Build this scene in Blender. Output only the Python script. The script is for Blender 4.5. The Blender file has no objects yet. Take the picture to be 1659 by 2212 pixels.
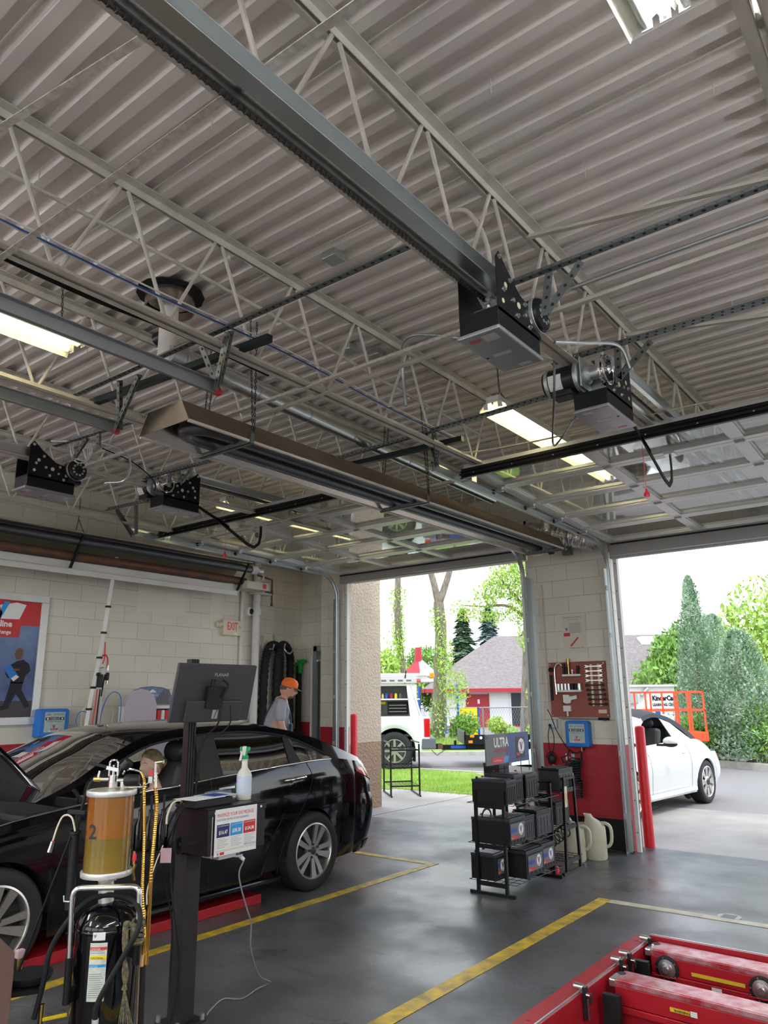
import bpy, bmesh, math, random
from mathutils import Vector, Matrix, Euler, noise as mnoise
random.seed(7)
PI = math.pi
S = bpy.context.scene
C = S.collection
# ---------------------------------------------------------------- camera
cam = bpy.data.objects.new('camera', bpy.data.cameras.new('camera'))
C.objects.link(cam)
F_PX, YAW, PITCH, ROLL = 1606.71, 0.658835, 0.243857, -0.0103613
_f = Vector((-math.sin(YAW)*math.cos(PITCH), math.cos(YAW)*math.cos(PITCH), math.sin(PITCH)))
_r = Vector((math.cos(YAW), math.sin(YAW), 0)); _u = _r.cross(_f)
_R = math.cos(ROLL)*_r + math.sin(ROLL)*_u; _U = -math.sin(ROLL)*_r + math.cos(ROLL)*_u
cam.matrix_world = Matrix(((_R.x, _U.x, -_f.x, 0), (_R.y, _U.y, -_f.y, 0), (_R.z, _U.z, -_f.z, 1.66), (0, 0, 0, 1)))
cam.data.sensor_fit = 'HORIZONTAL'; cam.data.sensor_width = 36
cam.data.lens = 36*F_PX/1659.0
cam.data.clip_start = 0.05; cam.data.clip_end = 300
S.camera = cam
# ---------------------------------------------------------------- view, world, sun
vs = S.view_settings
vs.view_transform = 'Standard'; vs.look = 'None'; vs.gamma = 1.0; vs.use_curve_mapping = False
vs.exposure = 0.92
W = bpy.data.worlds.new('world'); S.world = W; W.use_nodes = True
def _world():
    nt = W.node_tree; n = nt.nodes; l = nt.links; n.clear()
    out = n.new('ShaderNodeOutputWorld'); bg = n.new('ShaderNodeBackground')
    tc = n.new('ShaderNodeTexCoord'); sep = n.new('ShaderNodeSeparateXYZ')
    ns = n.new('ShaderNodeTexNoise'); ns.inputs['Scale'].default_value = 2.2; ns.inputs['Detail'].default_value = 6
    mp = n.new('ShaderNodeMapping'); mp.inputs['Scale'].default_value = (1, 1, 2.5)
    cr = n.new('ShaderNodeValToRGB'); e = cr.color_ramp.elements
    e[0].position = 0.42; e[0].color = (0.42, 0.62, 0.95, 1); e[1].position = 0.58; e[1].color = (0.98, 0.99, 1, 1)
    zr = n.new('ShaderNodeValToRGB'); z = zr.color_ramp.elements
    z[0].position = 0.22; z[0].color = (1, 1, 1, 1); z[1].position = 0.55; z[1].color = (0, 0, 0, 1)
    mix = n.new('ShaderNodeMixRGB'); mix.inputs['Color2'].default_value = (0.95, 0.98, 1, 1)
    l.new(tc.outputs['Generated'], mp.inputs['Vector']); l.new(mp.outputs[0], ns.inputs['Vector'])
    l.new(ns.outputs['Fac'], cr.inputs['Fac']); l.new(tc.outputs['Generated'], sep.inputs[0])
    l.new(sep.outputs['Z'], zr.inputs['Fac']); l.new(zr.outputs['Color'], mix.inputs['Fac'])
    l.new(cr.outputs['Color'], mix.inputs['Color1']); l.new(mix.outputs[0], bg.inputs['Color'])
    bg.inputs['Strength'].default_value = SKY
    l.new(bg.outputs[0], out.inputs['Surface'])
SKY = 1.6
_world()
sun = bpy.data.objects.new('sun', bpy.data.lights.new('sun', 'SUN')); C.objects.link(sun)
sun.data.energy = 1.1; sun.data.angle = math.radians(12); sun.data.color = (1, 0.95, 0.86)
sun.rotation_euler = Vector((-0.45, 0.35, -1.0)).to_track_quat('-Z', 'Y').to_euler()
TUBE = 66.0     # brightness of the fluorescent tubes
# ---------------------------------------------------------------- materials
M = {}
def mat(name, col, rough=0.5, metal=0.0, var=0.0, vscale=6.0, bump=0.0, bscale=60.0, coat=0.0, emit=0.0, alpha=None, trans=0.0, ior=1.45, spec=0.5, col2=None, stretch=None):
    m = bpy.data.materials.new(name); m.use_nodes = True; M[name] = m
    nt = m.node_tree; n = nt.nodes; l = nt.links; b = n['Principled BSDF']
    c4 = (*col, 1)
    b.inputs['Base Color'].default_value = c4; b.inputs['Roughness'].default_value = rough
    b.inputs['Metallic'].default_value = metal; b.inputs['Coat Weight'].default_value = coat
    b.inputs['Coat Roughness'].default_value = 0.03
    b.inputs['IOR'].default_value = ior; b.inputs['Transmission Weight'].default_value = trans
    b.inputs['Specular IOR Level'].default_value = spec
    if emit:
        b.inputs['Emission Color'].default_value = c4; b.inputs['Emission Strength'].default_value = emit
    if alpha is not None: b.inputs['Alpha'].default_value = alpha
    if var or bump:
        tc = n.new('ShaderNodeTexCoord'); mp = n.new('ShaderNodeMapping')
        l.new(tc.outputs['Object'], mp.inputs['Vector'])
        if stretch: mp.inputs['Scale'].default_value = stretch
    if var:
        t = n.new('ShaderNodeTexNoise'); t.inputs['Scale'].default_value = vscale; t.inputs['Detail'].default_value = 5
        l.new(mp.outputs[0], t.inputs['Vector'])
        r = n.new('ShaderNodeValToRGB'); e = r.color_ramp.elements
        e[0].position = 0.35; e[1].position = 0.65
        d = col2 if col2 else tuple(x*(1-var) for x in col)
        e[0].color = (*d, 1); e[1].color = c4
        l.new(t.outputs['Fac'], r.inputs['Fac']); l.new(r.outputs['Color'], b.inputs['Base Color'])
    if bump:
        t2 = n.new('ShaderNodeTexNoise'); t2.inputs['Scale'].default_value = bscale; t2.inputs['Detail'].default_value = 3
        l.new(mp.outputs[0], t2.inputs['Vector'])
        bp = n.new('ShaderNodeBump'); bp.inputs['Strength'].default_value = bump; bp.inputs['Distance'].default_value = 0.01
        l.new(t2.outputs['Fac'], bp.inputs['Height']); l.new(bp.outputs[0], b.inputs['Normal'])
    return m
def block_mat(name, axis, col, red_z=None, bw=0.4064, rh=0.207, z0=0.137, bump=0.5, low=None, low_z=0, rock=0.0, mort=None, a0=0.0):
    """painted concrete block laid in running bond; axis = world axis the wall runs along"""
    m = bpy.data.materials.new(name); m.use_nodes = True; M[name] = m
    nt = m.node_tree; n = nt.nodes; l = nt.links; b = n['Principled BSDF']
    b.inputs['Roughness'].default_value = 0.55
    g = n.new('ShaderNodeNewGeometry'); sp = n.new('ShaderNodeSeparateXYZ'); l.new(g.outputs['Position'], sp.inputs[0])
    ax = n.new('ShaderNodeMath'); ax.operation = 'SUBTRACT'; ax.inputs[1].default_value = a0
    az = n.new('ShaderNodeMath'); az.operation = 'SUBTRACT'; az.inputs[1].default_value = z0
    l.new(sp.outputs[axis], ax.inputs[0]); l.new(sp.outputs['Z'], az.inputs[0])
    cb = n.new('ShaderNodeCombineXYZ'); l.new(ax.outputs[0], cb.inputs[0]); l.new(az.outputs[0], cb.inputs[1])
    br = n.new('ShaderNodeTexBrick'); br.offset = 0.5; br.squash = 1.0
    br.inputs['Scale'].default_value = 1.0; br.inputs['Brick Width'].default_value = bw; br.inputs['Row Height'].default_value = rh
    br.inputs['Mortar Size'].default_value = 0.0045; br.inputs['Mortar Smooth'].default_value = 0.4; br.inputs['Bias'].default_value = 0
    l.new(cb.outputs[0], br.inputs['Vector'])
    c1 = tuple(x*0.94 for x in col); mo = mort or tuple(x*0.72 for x in col)
    for k, c in (('Color1', col), ('Color2', c1), ('Mortar', mo)): br.inputs[k].default_value = (*c, 1)
    cur = br.outputs['Color']
    def below(z, c, cur):
        lt = n.new('ShaderNodeMath'); lt.operation = 'LESS_THAN'; lt.inputs[1].default_value = z; l.new(sp.outputs['Z'], lt.inputs[0])
        mx = n.new('ShaderNodeMixRGB'); mx.inputs['Color2'].default_value = (*c, 1)
        l.new(lt.outputs[0], mx.inputs['Fac']); l.new(cur, mx.inputs['Color1']); return mx.outputs[0]
    if low: cur = below(low_z, low, cur)
    if red_z: cur = below(red_z, (0.36, 0.012, 0.022), cur)
    nz = n.new('ShaderNodeTexNoise'); nz.inputs['Scale'].default_value = 1.2; nz.inputs['Detail'].default_value = 4; l.new(g.outputs['Position'], nz.inputs['Vector'])
    mr = n.new('ShaderNodeMapRange'); mr.inputs['To Min'].default_value = 0.86; mr.inputs['To Max'].default_value = 1.08; l.new(nz.outputs['Fac'], mr.inputs['Value'])
    mu = n.new('ShaderNodeMixRGB'); mu.blend_type = 'MULTIPLY'; mu.inputs['Fac'].default_value = 1
    l.new(cur, mu.inputs['Color1']); l.new(mr.outputs[0], mu.inputs['Color2']); l.new(mu.outputs[0], b.inputs['Base Color'])
    bp = n.new('ShaderNodeBump'); bp.inputs['Strength'].default_value = bump; bp.inputs['Distance'].default_value = 0.006
    iv = n.new('ShaderNodeMath'); iv.operation = 'SUBTRACT'; iv.inputs[0].default_value = 1; l.new(br.outputs['Fac'], iv.inputs[1])
    l.new(iv.outputs[0], bp.inputs['Height'])
    n2 = n.new('ShaderNodeTexNoise'); n2.inputs['Scale'].default_value = 70 if not rock else 26; n2.inputs['Detail'].default_value = 4; l.new(g.outputs['Position'], n2.inputs['Vector'])
    b2 = n.new('ShaderNodeBump'); b2.inputs['Strength'].default_value = rock or 0.12; b2.inputs['Distance'].default_value = 0.004 if not rock else 0.03
    l.new(n2.outputs['Fac'], b2.inputs['Height']); l.new(bp.outputs[0], b2.inputs['Normal']); l.new(b2.outputs[0], b.inputs['Normal'])
    return m
# plain materials -------------------------------------------------------
mat('white_paint', (0.72, 0.71, 0.68), 0.5, var=0.1, vscale=3)
mat('ceiling_paint', (0.80, 0.735, 0.69), 0.55, var=0.12, vscale=1.6)
mat('joist_paint', (0.66, 0.625, 0.55), 0.5, var=0.16, vscale=9)
mat('chipped_white', (0.74, 0.70, 0.65), 0.5, var=0.3, vscale=30, col2=(0.52, 0.47, 0.42))
mat('galvanised', (0.50, 0.54, 0.54), 0.4, 0.8)
mat('bright_steel', (0.66, 0.69, 0.69), 0.28, 0.9)
mat('strut_grey', (0.20, 0.22, 0.22), 0.45, 0.6, var=0.2, vscale=14)
mat('hole_dark', (0.02, 0.02, 0.02), 0.8)
mat('alu', (0.66, 0.66, 0.64), 0.38, 0.55, var=0.06)
mat('chrome', (0.82, 0.82, 0.82), 0.08, 1.0)
mat('foil', (0.75, 0.74, 0.72), 0.18, 1.0, bump=1.0, bscale=38)
mat('black_metal', (0.008, 0.008, 0.009), 0.38, 0.0, spec=0.3)
mat('black_paint', (0.010, 0.010, 0.011), 0.32, spec=.4)
mat('black_rubber', (0.012, 0.012, 0.013), 0.65, bump=0.1, spec=.3)
mat('black_plastic', (0.012, 0.013, 0.014), 0.42, spec=.35)
mat('grey_plastic', (0.16, 0.17, 0.18), 0.5)
mat('cover_grey', (0.30, 0.31, 0.33), 0.3, 0.5, var=0.1)
mat('white_label', (0.75, 0.75, 0.73), 0.4)
mat('red_paint', (0.44, 0.012, 0.02), 0.4, var=0.15, vscale=5)
mat('red_plastic', (0.65, 0.02, 0.03), 0.35)
mat('red_bollard', (0.62, 0.012, 0.022), 0.38)
mat('yellow_paint', (0.76, 0.52, 0.03), 0.5, var=0.35, vscale=9, col2=(0.34, 0.25, 0.05))
mat('pale_paint', (0.68, 0.62, 0.44), 0.5, var=0.3, vscale=9)
mat('rust', (0.22, 0.085, 0.04), 0.6, 0.3, var=0.5, vscale=5, col2=(0.10, 0.075, 0.07))
mat('tube_steel', (0.12, 0.125, 0.135), 0.38, 0.7, var=0.2, vscale=4)
mat('heater_brown', (0.20, 0.15, 0.105), 0.45, 0.35, var=0.2, vscale=3)
mat('heater_alu', (0.52, 0.46, 0.41), 0.22, 0.95, var=0.15, vscale=2)
mat('chain_metal', (0.10, 0.095, 0.09), 0.45, 0.8)
mat('brass', (0.55, 0.38, 0.12), 0.3, 1.0)
mat('cream_plastic', (0.66, 0.58, 0.43), 0.45)
mat('tube_glow', (1.0, 0.90, 0.52), 0.5, emit=TUBE*.065)
mat('tube_glow_white', (0.90, 0.94, 1.0), 0.5, emit=TUBE)
mat('tube_off', (0.72, 0.80, 0.74), 0.25)
mat('reflector_white', (0.80, 0.77, 0.66), 0.35)
mat('glass_clear', (0.93, 0.96, 0.94), 0.02, trans=1.0, ior=1.5)
# ---------------------------------------------------------------- mesh builder
OFF = {}
class MB:
    def __init__(s): s.v = []; s.f = []; s.m = []; s.mi = 0
    def add(s, vs_, fs):
        b = len(s.v); s.v += [Vector(v) for v in vs_]
        for f in fs: s.f.append([b+i for i in f]); s.m.append(s.mi)
        return s
    def box(s, x0, y0, z0, x1, y1, z1):
        if x0 > x1: x0, x1 = x1, x0
        if y0 > y1: y0, y1 = y1, y0
        if z0 > z1: z0, z1 = z1, z0
        return s.add([(x0,y0,z0),(x1,y0,z0),(x1,y1,z0),(x0,y1,z0),(x0,y0,z1),(x1,y0,z1),(x1,y1,z1),(x0,y1,z1)],
                     [(0,3,2,1),(4,5,6,7),(0,1,5,4),(1,2,6,5),(2,3,7,6),(3,0,4,7)])
    def obox(s, c, size, rot=(0,0,0)):
        R = rot if isinstance(rot, Matrix) else Euler(rot).to_matrix(); c = Vector(c); h = Vector(size)/2
        P = [c + R @ Vector((a*h.x, b*h.y, d*h.z)) for d in (-1,1) for a, b in ((-1,-1),(1,-1),(1,1),(-1,1))]
        return s.add(P, [(0,3,2,1),(4,5,6,7),(0,1,5,4),(1,2,6,5),(2,3,7,6),(3,0,4,7)])
    def bar(s, p, q, w, h, up=(0,0,1)):
        """rectangular bar from p to q, w across, h along up"""
        p = Vector(p); q = Vector(q); d = (q-p).normalized(); u = Vector(up)
        a = d.cross(u)
        if a.length < 1e-4: a = d.cross(Vector((0,1,0)))
        a.normalize(); u = a.cross(d).normalized(); a = a*w/2; u = u*h/2
        P = [e + sa*a + su*u for e in (p, q) for sa, su in ((-1,-1),(1,-1),(1,1),(-1,1))]
        return s.add(P, [(0,1,2,3),(4,7,6,5),(0,4,5,1),(1,5,6,2),(2,6,7,3),(3,7,4,0)])
    def cyl(s, p, q, r, n=12, r2=None, cap=True):
        p = Vector(p); q = Vector(q); d = (q-p).normalized(); r2 = r if r2 is None else r2
        a = d.orthogonal().normalized(); b = d.cross(a)
        P = []
        for c, rr in ((p, r), (q, r2)):
            for i in range(n):
                t = 2*PI*i/n; P.append(c + rr*(math.cos(t)*a + math.sin(t)*b))
        F = [(i, (i+1)%n, n+(i+1)%n, n+i) for i in range(n)]
        if cap: F += [tuple(range(n-1,-1,-1)), tuple(range(n, 2*n))]
        return s.add(P, F)
    def tube(s, pts, r, n=8, closed=False, cap=True, rs=None):
        pts = [Vector(p) for p in pts]; N = len(pts); P = []; a = None
        for i, p in enumerate(pts):
            if closed: d = pts[(i+1)%N]-pts[i-1]
            else: d = pts[min(i+1,N-1)]-pts[max(i-1,0)]
            d = d.normalized() if d.length > 1e-9 else Vector((0,0,1))
            if a is None: a = d.orthogonal().normalized()
            a = (a - a.dot(d)*d)
            a = a.normalized() if a.length > 1e-6 else d.orthogonal().normalized()
            b = d.cross(a); rr = rs[i] if rs else r
            for k in range(n):
                t = 2*PI*k/n; P.append(p + rr*(math.cos(t)*a+math.sin(t)*b))
        F = []
        for i in range(N if closed else N-1):
            j = (i+1) % N
            for k in range(n): F.append((i*n+k, i*n+(k+1)%n, j*n+(k+1)%n, j*n+k))
        if cap and not closed: F += [tuple(range(n-1,-1,-1)), tuple(range((N-1)*n, N*n))]
        return s.add(P, F)
    def lathe(s, prof, c=(0,0,0), n=24, axis='z', ang=2*PI, cap=False):
        c = Vector(c); full = abs(ang-2*PI) < 1e-6; P = []; k = n if full else n+1
        for i in range(k):
            t = ang*i/n
            for r, h in prof:
                x, y = r*math.cos(t), r*math.sin(t)
                P.append(c + Vector((x, y, h) if axis == 'z' else ((h, x, y) if axis == 'x' else (y, h, x))))
        m = len(prof); F = []
        for i in range(n):
            j = (i+1) % k if full else i+1
            for q in range(m-1): F.append((i*m+q, j*m+q, j*m+q+1, i*m+q+1))
        if cap:
            F.append(tuple(i*m for i in range(k-1,-1,-1))); F.append(tuple(i*m+m-1 for i in range(k)))
        return s.add(P, F)
    def ball(s, c, r, n=14, m=9, sc=(1,1,1)):
        c = Vector(c); P = []; F = []
        for i in range(m+1):
            ph = -PI/2 + PI*i/m
            for k in range(n):
                t = 2*PI*k/n; P.append(c+Vector((r*sc[0]*math.cos(ph)*math.cos(t), r*sc[1]*math.cos(ph)*math.sin(t), r*sc[2]*math.sin(ph))))
        for i in range(m):
            for k in range(n): F.append((i*n+k, i*n+(k+1)%n, (i+1)*n+(k+1)%n, (i+1)*n+k))
        return s.add(P, F)
    def prism(s, poly, o, ex, ey, d):
        """2D outline placed at o with axes ex, ey and extruded by vector d"""
        o = Vector(o); ex = Vector(ex); ey = Vector(ey); d = Vector(d); n = len(poly)
        P = [o+ex*a+ey*b for a, b in poly]; P += [p+d for p in P]
        return s.add(P, [tuple(range(n-1,-1,-1)), tuple(range(n,2*n))] + [(i,(i+1)%n,n+(i+1)%n,n+i) for i in range(n)])
    def grid(s, rows, thick=None):
        m = len(rows[0]); P = [p for r in rows for p in r]
        return s.add(P, [(i*m+j, i*m+j+1, (i+1)*m+j+1, (i+1)*m+j) for i in range(len(rows)-1) for j in range(m-1)])
    def perf(s, p, q, w, h, pitch=0.05, r=0.009, t=0.004, up=(0,0,1), skip=0):
        """perforated angle: two flanges with a row of raised hole rims drawn as dark discs on both sides"""
        p = Vector(p); q = Vector(q); d = (q-p).normalized(); L = (q-p).length; u = Vector(up); a = d.cross(u).normalized(); u = a.cross(d)
        s.bar(p+u*h/2, q+u*h/2, t, h, up); s.bar(p+a*w/2, q+a*w/2, w, t, up)
        mi = s.mi; s.mi = 1; k = int(L/pitch)
        for i in range(k):
            c = p + d*(pitch*(i+.5))
            for o, nrm in ((u*h*.55, a), (a*w*.55, u)):
                s.cyl(c+o-nrm*(t*.5+.0006), c+o+nrm*(t*.5+.0006), r, 6)
        s.mi = mi; return s
    def build(s, name, mats, parent=None, smooth=None, bevel=0, label=None, cat=None, group=None, kind=None, solid=0, sub=0, keep=False, loc0=None):
        if not isinstance(mats, (list, tuple)): mats = [mats]
        xs = [v.x for v in s.v]; ys = [v.y for v in s.v]; zs = [v.z for v in s.v]
        o = Vector(((min(xs)+max(xs))/2, (min(ys)+max(ys))/2, min(zs))) if loc0 is None else Vector(loc0)
        if keep: o = Vector((0,0,0))
        me = bpy.data.meshes.new(name); me.from_pydata([v-o for v in s.v], [], s.f)
        for mm in mats: me.materials.append(M[mm] if isinstance(mm, str) else mm)
        if len(mats) > 1: me.polygons.foreach_set('material_index', s.m)
        me.validate(); 
        if smooth is not None:
            me.polygons.foreach_set('use_smooth', [True]*len(me.polygons)); me.set_sharp_from_angle(angle=math.radians(smooth))
        me.update()
        ob = bpy.data.objects.new(name, me); C.objects.link(ob)
        base = OFF.get(parent.name, Vector((0,0,0))) if parent is not None else Vector((0,0,0))
        if parent is not None: ob.parent = parent
        ob.location = o - base; OFF[ob.name] = o
        if solid:
            md = ob.modifiers.new('solid', 'SOLIDIFY'); md.thickness = solid; md.offset = -1
        if sub:
            md = ob.modifiers.new('sub', 'SUBSURF'); md.levels = md.render_levels = sub
        if bevel:
            md = ob.modifiers.new('bevel', 'BEVEL'); md.width = bevel; md.segments = 2; md.limit_method = 'ANGLE'; md.angle_limit = math.radians(40)
        tag(ob, label, cat, group, kind)
        return ob
def tag(o, label=None, cat=None, group=None, kind=None):
    if label: o['label'] = label
    if cat: o['category'] = cat
    if group: o['group'] = group
    if kind: o['kind'] = kind
    return o
def thing(name, label, cat, loc=(0,0,0), rotz=0.0, group=None, kind=None, world=True, rot=None):
    """Empty at the thing's base; with world=True its parts are given in world coordinates"""
    o = bpy.data.objects.new(name, None); C.objects.link(o); o.empty_display_size = 0.1
    o.location = loc; o.rotation_euler = rot or (0,0,rotz)
    OFF[o.name] = Vector(loc) if world else Vector((0,0,0))
    return tag(o, label, cat, group, kind)
def dup(root, loc, rotz=None, label=None, group=None, parent=None, rot=None):
    def cp(o, par):
        c = o.copy(); C.objects.link(c)
        if par is not None: c.parent = par
        for ch in kids.get(o.name, []): cp(ch, c)
        return c
    kids = {}
    for ob in list(C.objects):
        if ob.parent: kids.setdefault(ob.parent.name, []).append(ob)
    r = cp(root, parent); r.location = loc
    if rotz is not None: r.rotation_euler = (0,0,rotz)
    if rot is not None: r.rotation_euler = rot
    if label: r['label'] = label
    if group: r['group'] = group
    return r
def struct(mb, name, mats, **k):
    return mb.build(name, mats, kind='structure', **k)
def text(name, body, size, o, ex, ey, mats, parent=None, depth=0.0006, align='LEFT', wx=1.0, bold=0.0, label=None):
    """raised lettering: o is the start of the baseline, ex/ey the reading and up directions"""
    cu = bpy.data.curves.new(name, 'FONT'); cu.body = body; cu.size = size; cu.align_x = align; cu.offset = bold; cu.extrude = 0; cu.resolution_u = 2
    t = bpy.data.objects.new('tmp', cu); C.objects.link(t)
    me = bpy.data.meshes.new_from_object(t.evaluated_get(bpy.context.evaluated_depsgraph_get()))
    bpy.data.objects.remove(t); bpy.data.curves.remove(cu)
    ex = Vector(ex).normalized(); ey = Vector(ey).normalized(); n = ex.cross(ey); o = Vector(o)
    mb = MB(); mb.v = [o + ex*v.co.x*wx + ey*v.co.y + n*depth for v in me.vertices]
    mb.f = [list(p.vertices) for p in me.polygons]; mb.m = [0]*len(mb.f); bpy.data.meshes.remove(me)
    if not mb.v: return None
    return mb.build(name, mats, parent, label=label)
def arc(c, r, a0, a1, n, ex=(1,0,0), ey=(0,0,1)):
    c = Vector(c); ex = Vector(ex); ey = Vector(ey)
    return [c + ex*r*math.cos(a0+(a1-a0)*i/n) + ey*r*math.sin(a0+(a1-a0)*i/n) for i in range(n+1)]
def spline(pts, n=8):
    """Catmull-Rom through points"""
    P = [Vector(p) for p in pts]; P = [2*P[0]-P[1]] + P + [2*P[-1]-P[-2]]; out = []
    for i in range(1, len(P)-2):
        for k in range(n):
            t = k/n; a, b, c, d = P[i-1], P[i], P[i+1], P[i+2]
            out.append(0.5*((2*b) + (c-a)*t + (2*a-5*b+4*c-d)*t*t + (3*b-3*c+d-a)*t**3))
    out.append(P[-2]); return out
def chain_mb(mb, p, q, link=0.032, r=0.0028, w=0.011):
    p = Vector(p); q = Vector(q); d = (q-p); n = max(1, int(d.length/(link*.78))); d.normalize(); a = d.orthogonal().normalized(); b = d.cross(a)
    for i in range(n):
        c = p + d*link*.78*(i+.5); s_ = a if i % 2 else b
        pts = [c + d*(link/2)*math.sin(t) + s_*(w/2)*math.cos(t) for t in [2*PI*k/8 for k in range(8)]]
        mb.tube(pts, r, 4, closed=True)
    return mb
def interp(tab, x):
    if x <= tab[0][0]: return tab[0][1]
    for (a, b), (c, d) in zip(tab, tab[1:]):
        if x <= c:
            t = (x-a)/(c-a); return b+(d-b)*t
    return tab[-1][1]
def sinterp(tab, x):
    """smooth (monotone-ish cubic) interpolation"""
    if x <= tab[0][0]: return tab[0][1]
    if x >= tab[-1][0]: return tab[-1][1]
    for i in range(len(tab)-1):
        x0, y0 = tab[i]; x1, y1 = tab[i+1]
        if x <= x1:
            h = x1-x0; t = (x-x0)/h
            m0 = (y1-tab[i-1][1])/(x1-tab[i-1][0]) if i > 0 else (y1-y0)/h
            m1 = (tab[i+2][1]-y0)/(tab[i+2][0]-x0) if i+2 < len(tab) else (y1-y0)/h
            return (2*t**3-3*t*t+1)*y0 + (t**3-2*t*t+t)*h*m0 + (-2*t**3+3*t*t)*y1 + (t**3-t*t)*h*m1
# ================================================================ the building shell
XL, D, ZC = -8.45, 8.54, 4.22
CREAM = (0.70, 0.655, 0.565)
block_mat('block_left', 'Y', CREAM, red_z=1.20)
block_mat('block_recess', 'X', (0.66, 0.62, 0.535), red_z=1.30)
block_mat('block_pier_left', 'X', CREAM, red_z=1.24)
block_mat('block_pillar', 'X', CREAM, red_z=1.11, a0=0.08)
block_mat('block_header', 'X', CREAM)
block_mat('block_side', 'Y', CREAM)
block_mat('block_split', 'Y', (0.54, 0.43, 0.31), rock=1.0, bump=0.9, low=(0.33, 0.205, 0.125), low_z=0.98, mort=(0.55,0.48,0.40))
block_mat('block_split_x', 'X', (0.60, 0.50, 0.385), rock=1.0, bump=0.9, low=(0.34, 0.235, 0.155), low_z=0.98, mort=(0.55,0.48,0.40))
block_mat('block_smooth_tan', 'Y', (0.62, 0.54, 0.44), low=(0.40, 0.29, 0.20), low_z=0.98)
def floor_mat():
    m = bpy.data.materials.new('shop_floor'); m.use_nodes = True; M['shop_floor'] = m
    nt = m.node_tree; n = nt.nodes; l = nt.links; b = n['Principled BSDF']
    g = n.new('ShaderNodeNewGeometry')
    def nz(s, d, st=None):
        t = n.new('ShaderNodeTexNoise'); t.inputs['Scale'].default_value = s; t.inputs['Detail'].default_value = d
        if st:
            mp = n.new('ShaderNodeMapping'); mp.inputs['Scale'].default_value = st; mp.inputs['Rotation'].default_value = (0, 0, 0.5); l.new(g.outputs['Position'], mp.inputs[0]); l.new(mp.outputs[0], t.inputs['Vector'])
        else: l.new(g.outputs['Position'], t.inputs['Vector'])
        return t
    a = nz(0.9, 6); r = n.new('ShaderNodeValToRGB'); e = r.color_ramp.elements
    e[0].position = 0.36; e[0].color = (0.040, 0.041, 0.043, 1); e[1].position = 0.62; e[1].color = (0.115, 0.118, 0.122, 1)
    l.new(a.outputs['Fac'], r.inputs['Fac'])
    c = nz(5, 4, (0.25, 2.5, 1)); r2 = n.new('ShaderNodeValToRGB'); f = r2.color_ramp.elements
    f[0].position = 0.60; f[0].color = (1, 1, 1, 1); f[1].position = 0.74; f[1].color = (0.45, 0.45, 0.45, 1); l.new(c.outputs['Fac'], r2.inputs['Fac'])
    mu = n.new('ShaderNodeMixRGB'); mu.blend_type = 'MULTIPLY'; mu.inputs['Fac'].default_value = 1
    l.new(r.outputs['Color'], mu.inputs['Color1']); l.new(r2.outputs['Color'], mu.inputs['Color2'])
    s = nz(160, 2); sm = n.new('ShaderNodeMapRange'); sm.inputs['To Min'].default_value = 0.35; sm.inputs['To Max'].default_value = 1.75; l.new(s.outputs['Fac'], sm.inputs['Value'])
    m2 = n.new('ShaderNodeMixRGB'); m2.blend_type = 'MULTIPLY'; m2.inputs['Fac'].default_value = 1
    l.new(mu.outputs[0], m2.inputs['Color1']); l.new(sm.outputs[0], m2.inputs['Color2']); l.new(m2.outputs[0], b.inputs['Base Color'])
    w = nz(1.3, 4); rr = n.new('ShaderNodeMapRange'); rr.inputs['From Min'].default_value = 0.35; rr.inputs['From Max'].default_value = 0.65
    rr.inputs['To Min'].default_value = 0.22; rr.inputs['To Max'].default_value = 0.52; l.new(w.outputs['Fac'], rr.inputs['Value']); l.new(rr.outputs[0], b.inputs['Roughness'])
    bp = n.new('ShaderNodeBump'); bp.inputs['Strength'].default_value = 0.35; bp.inputs['Distance'].default_value = 0.003
    l.new(s.outputs['Fac'], bp.inputs['Height']); l.new(bp.outputs[0], b.inputs['Normal'])
floor_mat()
mat('apron', (0.40, 0.365, 0.325), 0.75, var=0.4, vscale=0.8, col2=(0.26, 0.235, 0.21), bump=0.3, bscale=90)
mat('asphalt', (0.28, 0.262, 0.25), 0.85, var=0.25, vscale=90, bump=0.6, bscale=240)
mat('grass_ground', (0.14, 0.26, 0.03), 0.9, var=0.5, vscale=2.5, col2=(0.24, 0.33, 0.05), bump=0.8, bscale=60)
mat('curb_stone', (0.50, 0.46, 0.40), 0.8, var=0.2)
# floor slab with the lift pit cut out (pit x -2.0..0.6, y 3.2..5.5)
PX0, PX1, PY0, PY1 = -2.05, 1.4, 2.2, 5.57
m = MB()
for a in ((XL, -6, PX0, D+.35), (PX0, PY1, 4, D+.35), (PX0, -6, 4, PY0), (PX1, PY0, 4, PY1)): m.box(a[0], a[1], -0.15, a[2], a[3], 0)
struct(m, 'floor', 'shop_floor')
m = MB(); m.box(PX0-.06, PY0-.06, -0.62, PX1+.06, PY1+.06, -0.55)
m.box(PX0-.06, PY0-.06, -.55, PX0-.03, PY1+.06, -.15); m.box(PX1+.03, PY0-.06, -.55, PX1+.06, PY1+.06, -.15); m.box(PX0-.03, PY1+.03, -.55, PX1+.03, PY1+.06, -.15); m.box(PX0-.03, PY0-.06, -.55, PX1+.03, PY0-.03, -.15)
struct(m, 'floor_pit', 'black_rubber')
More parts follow.
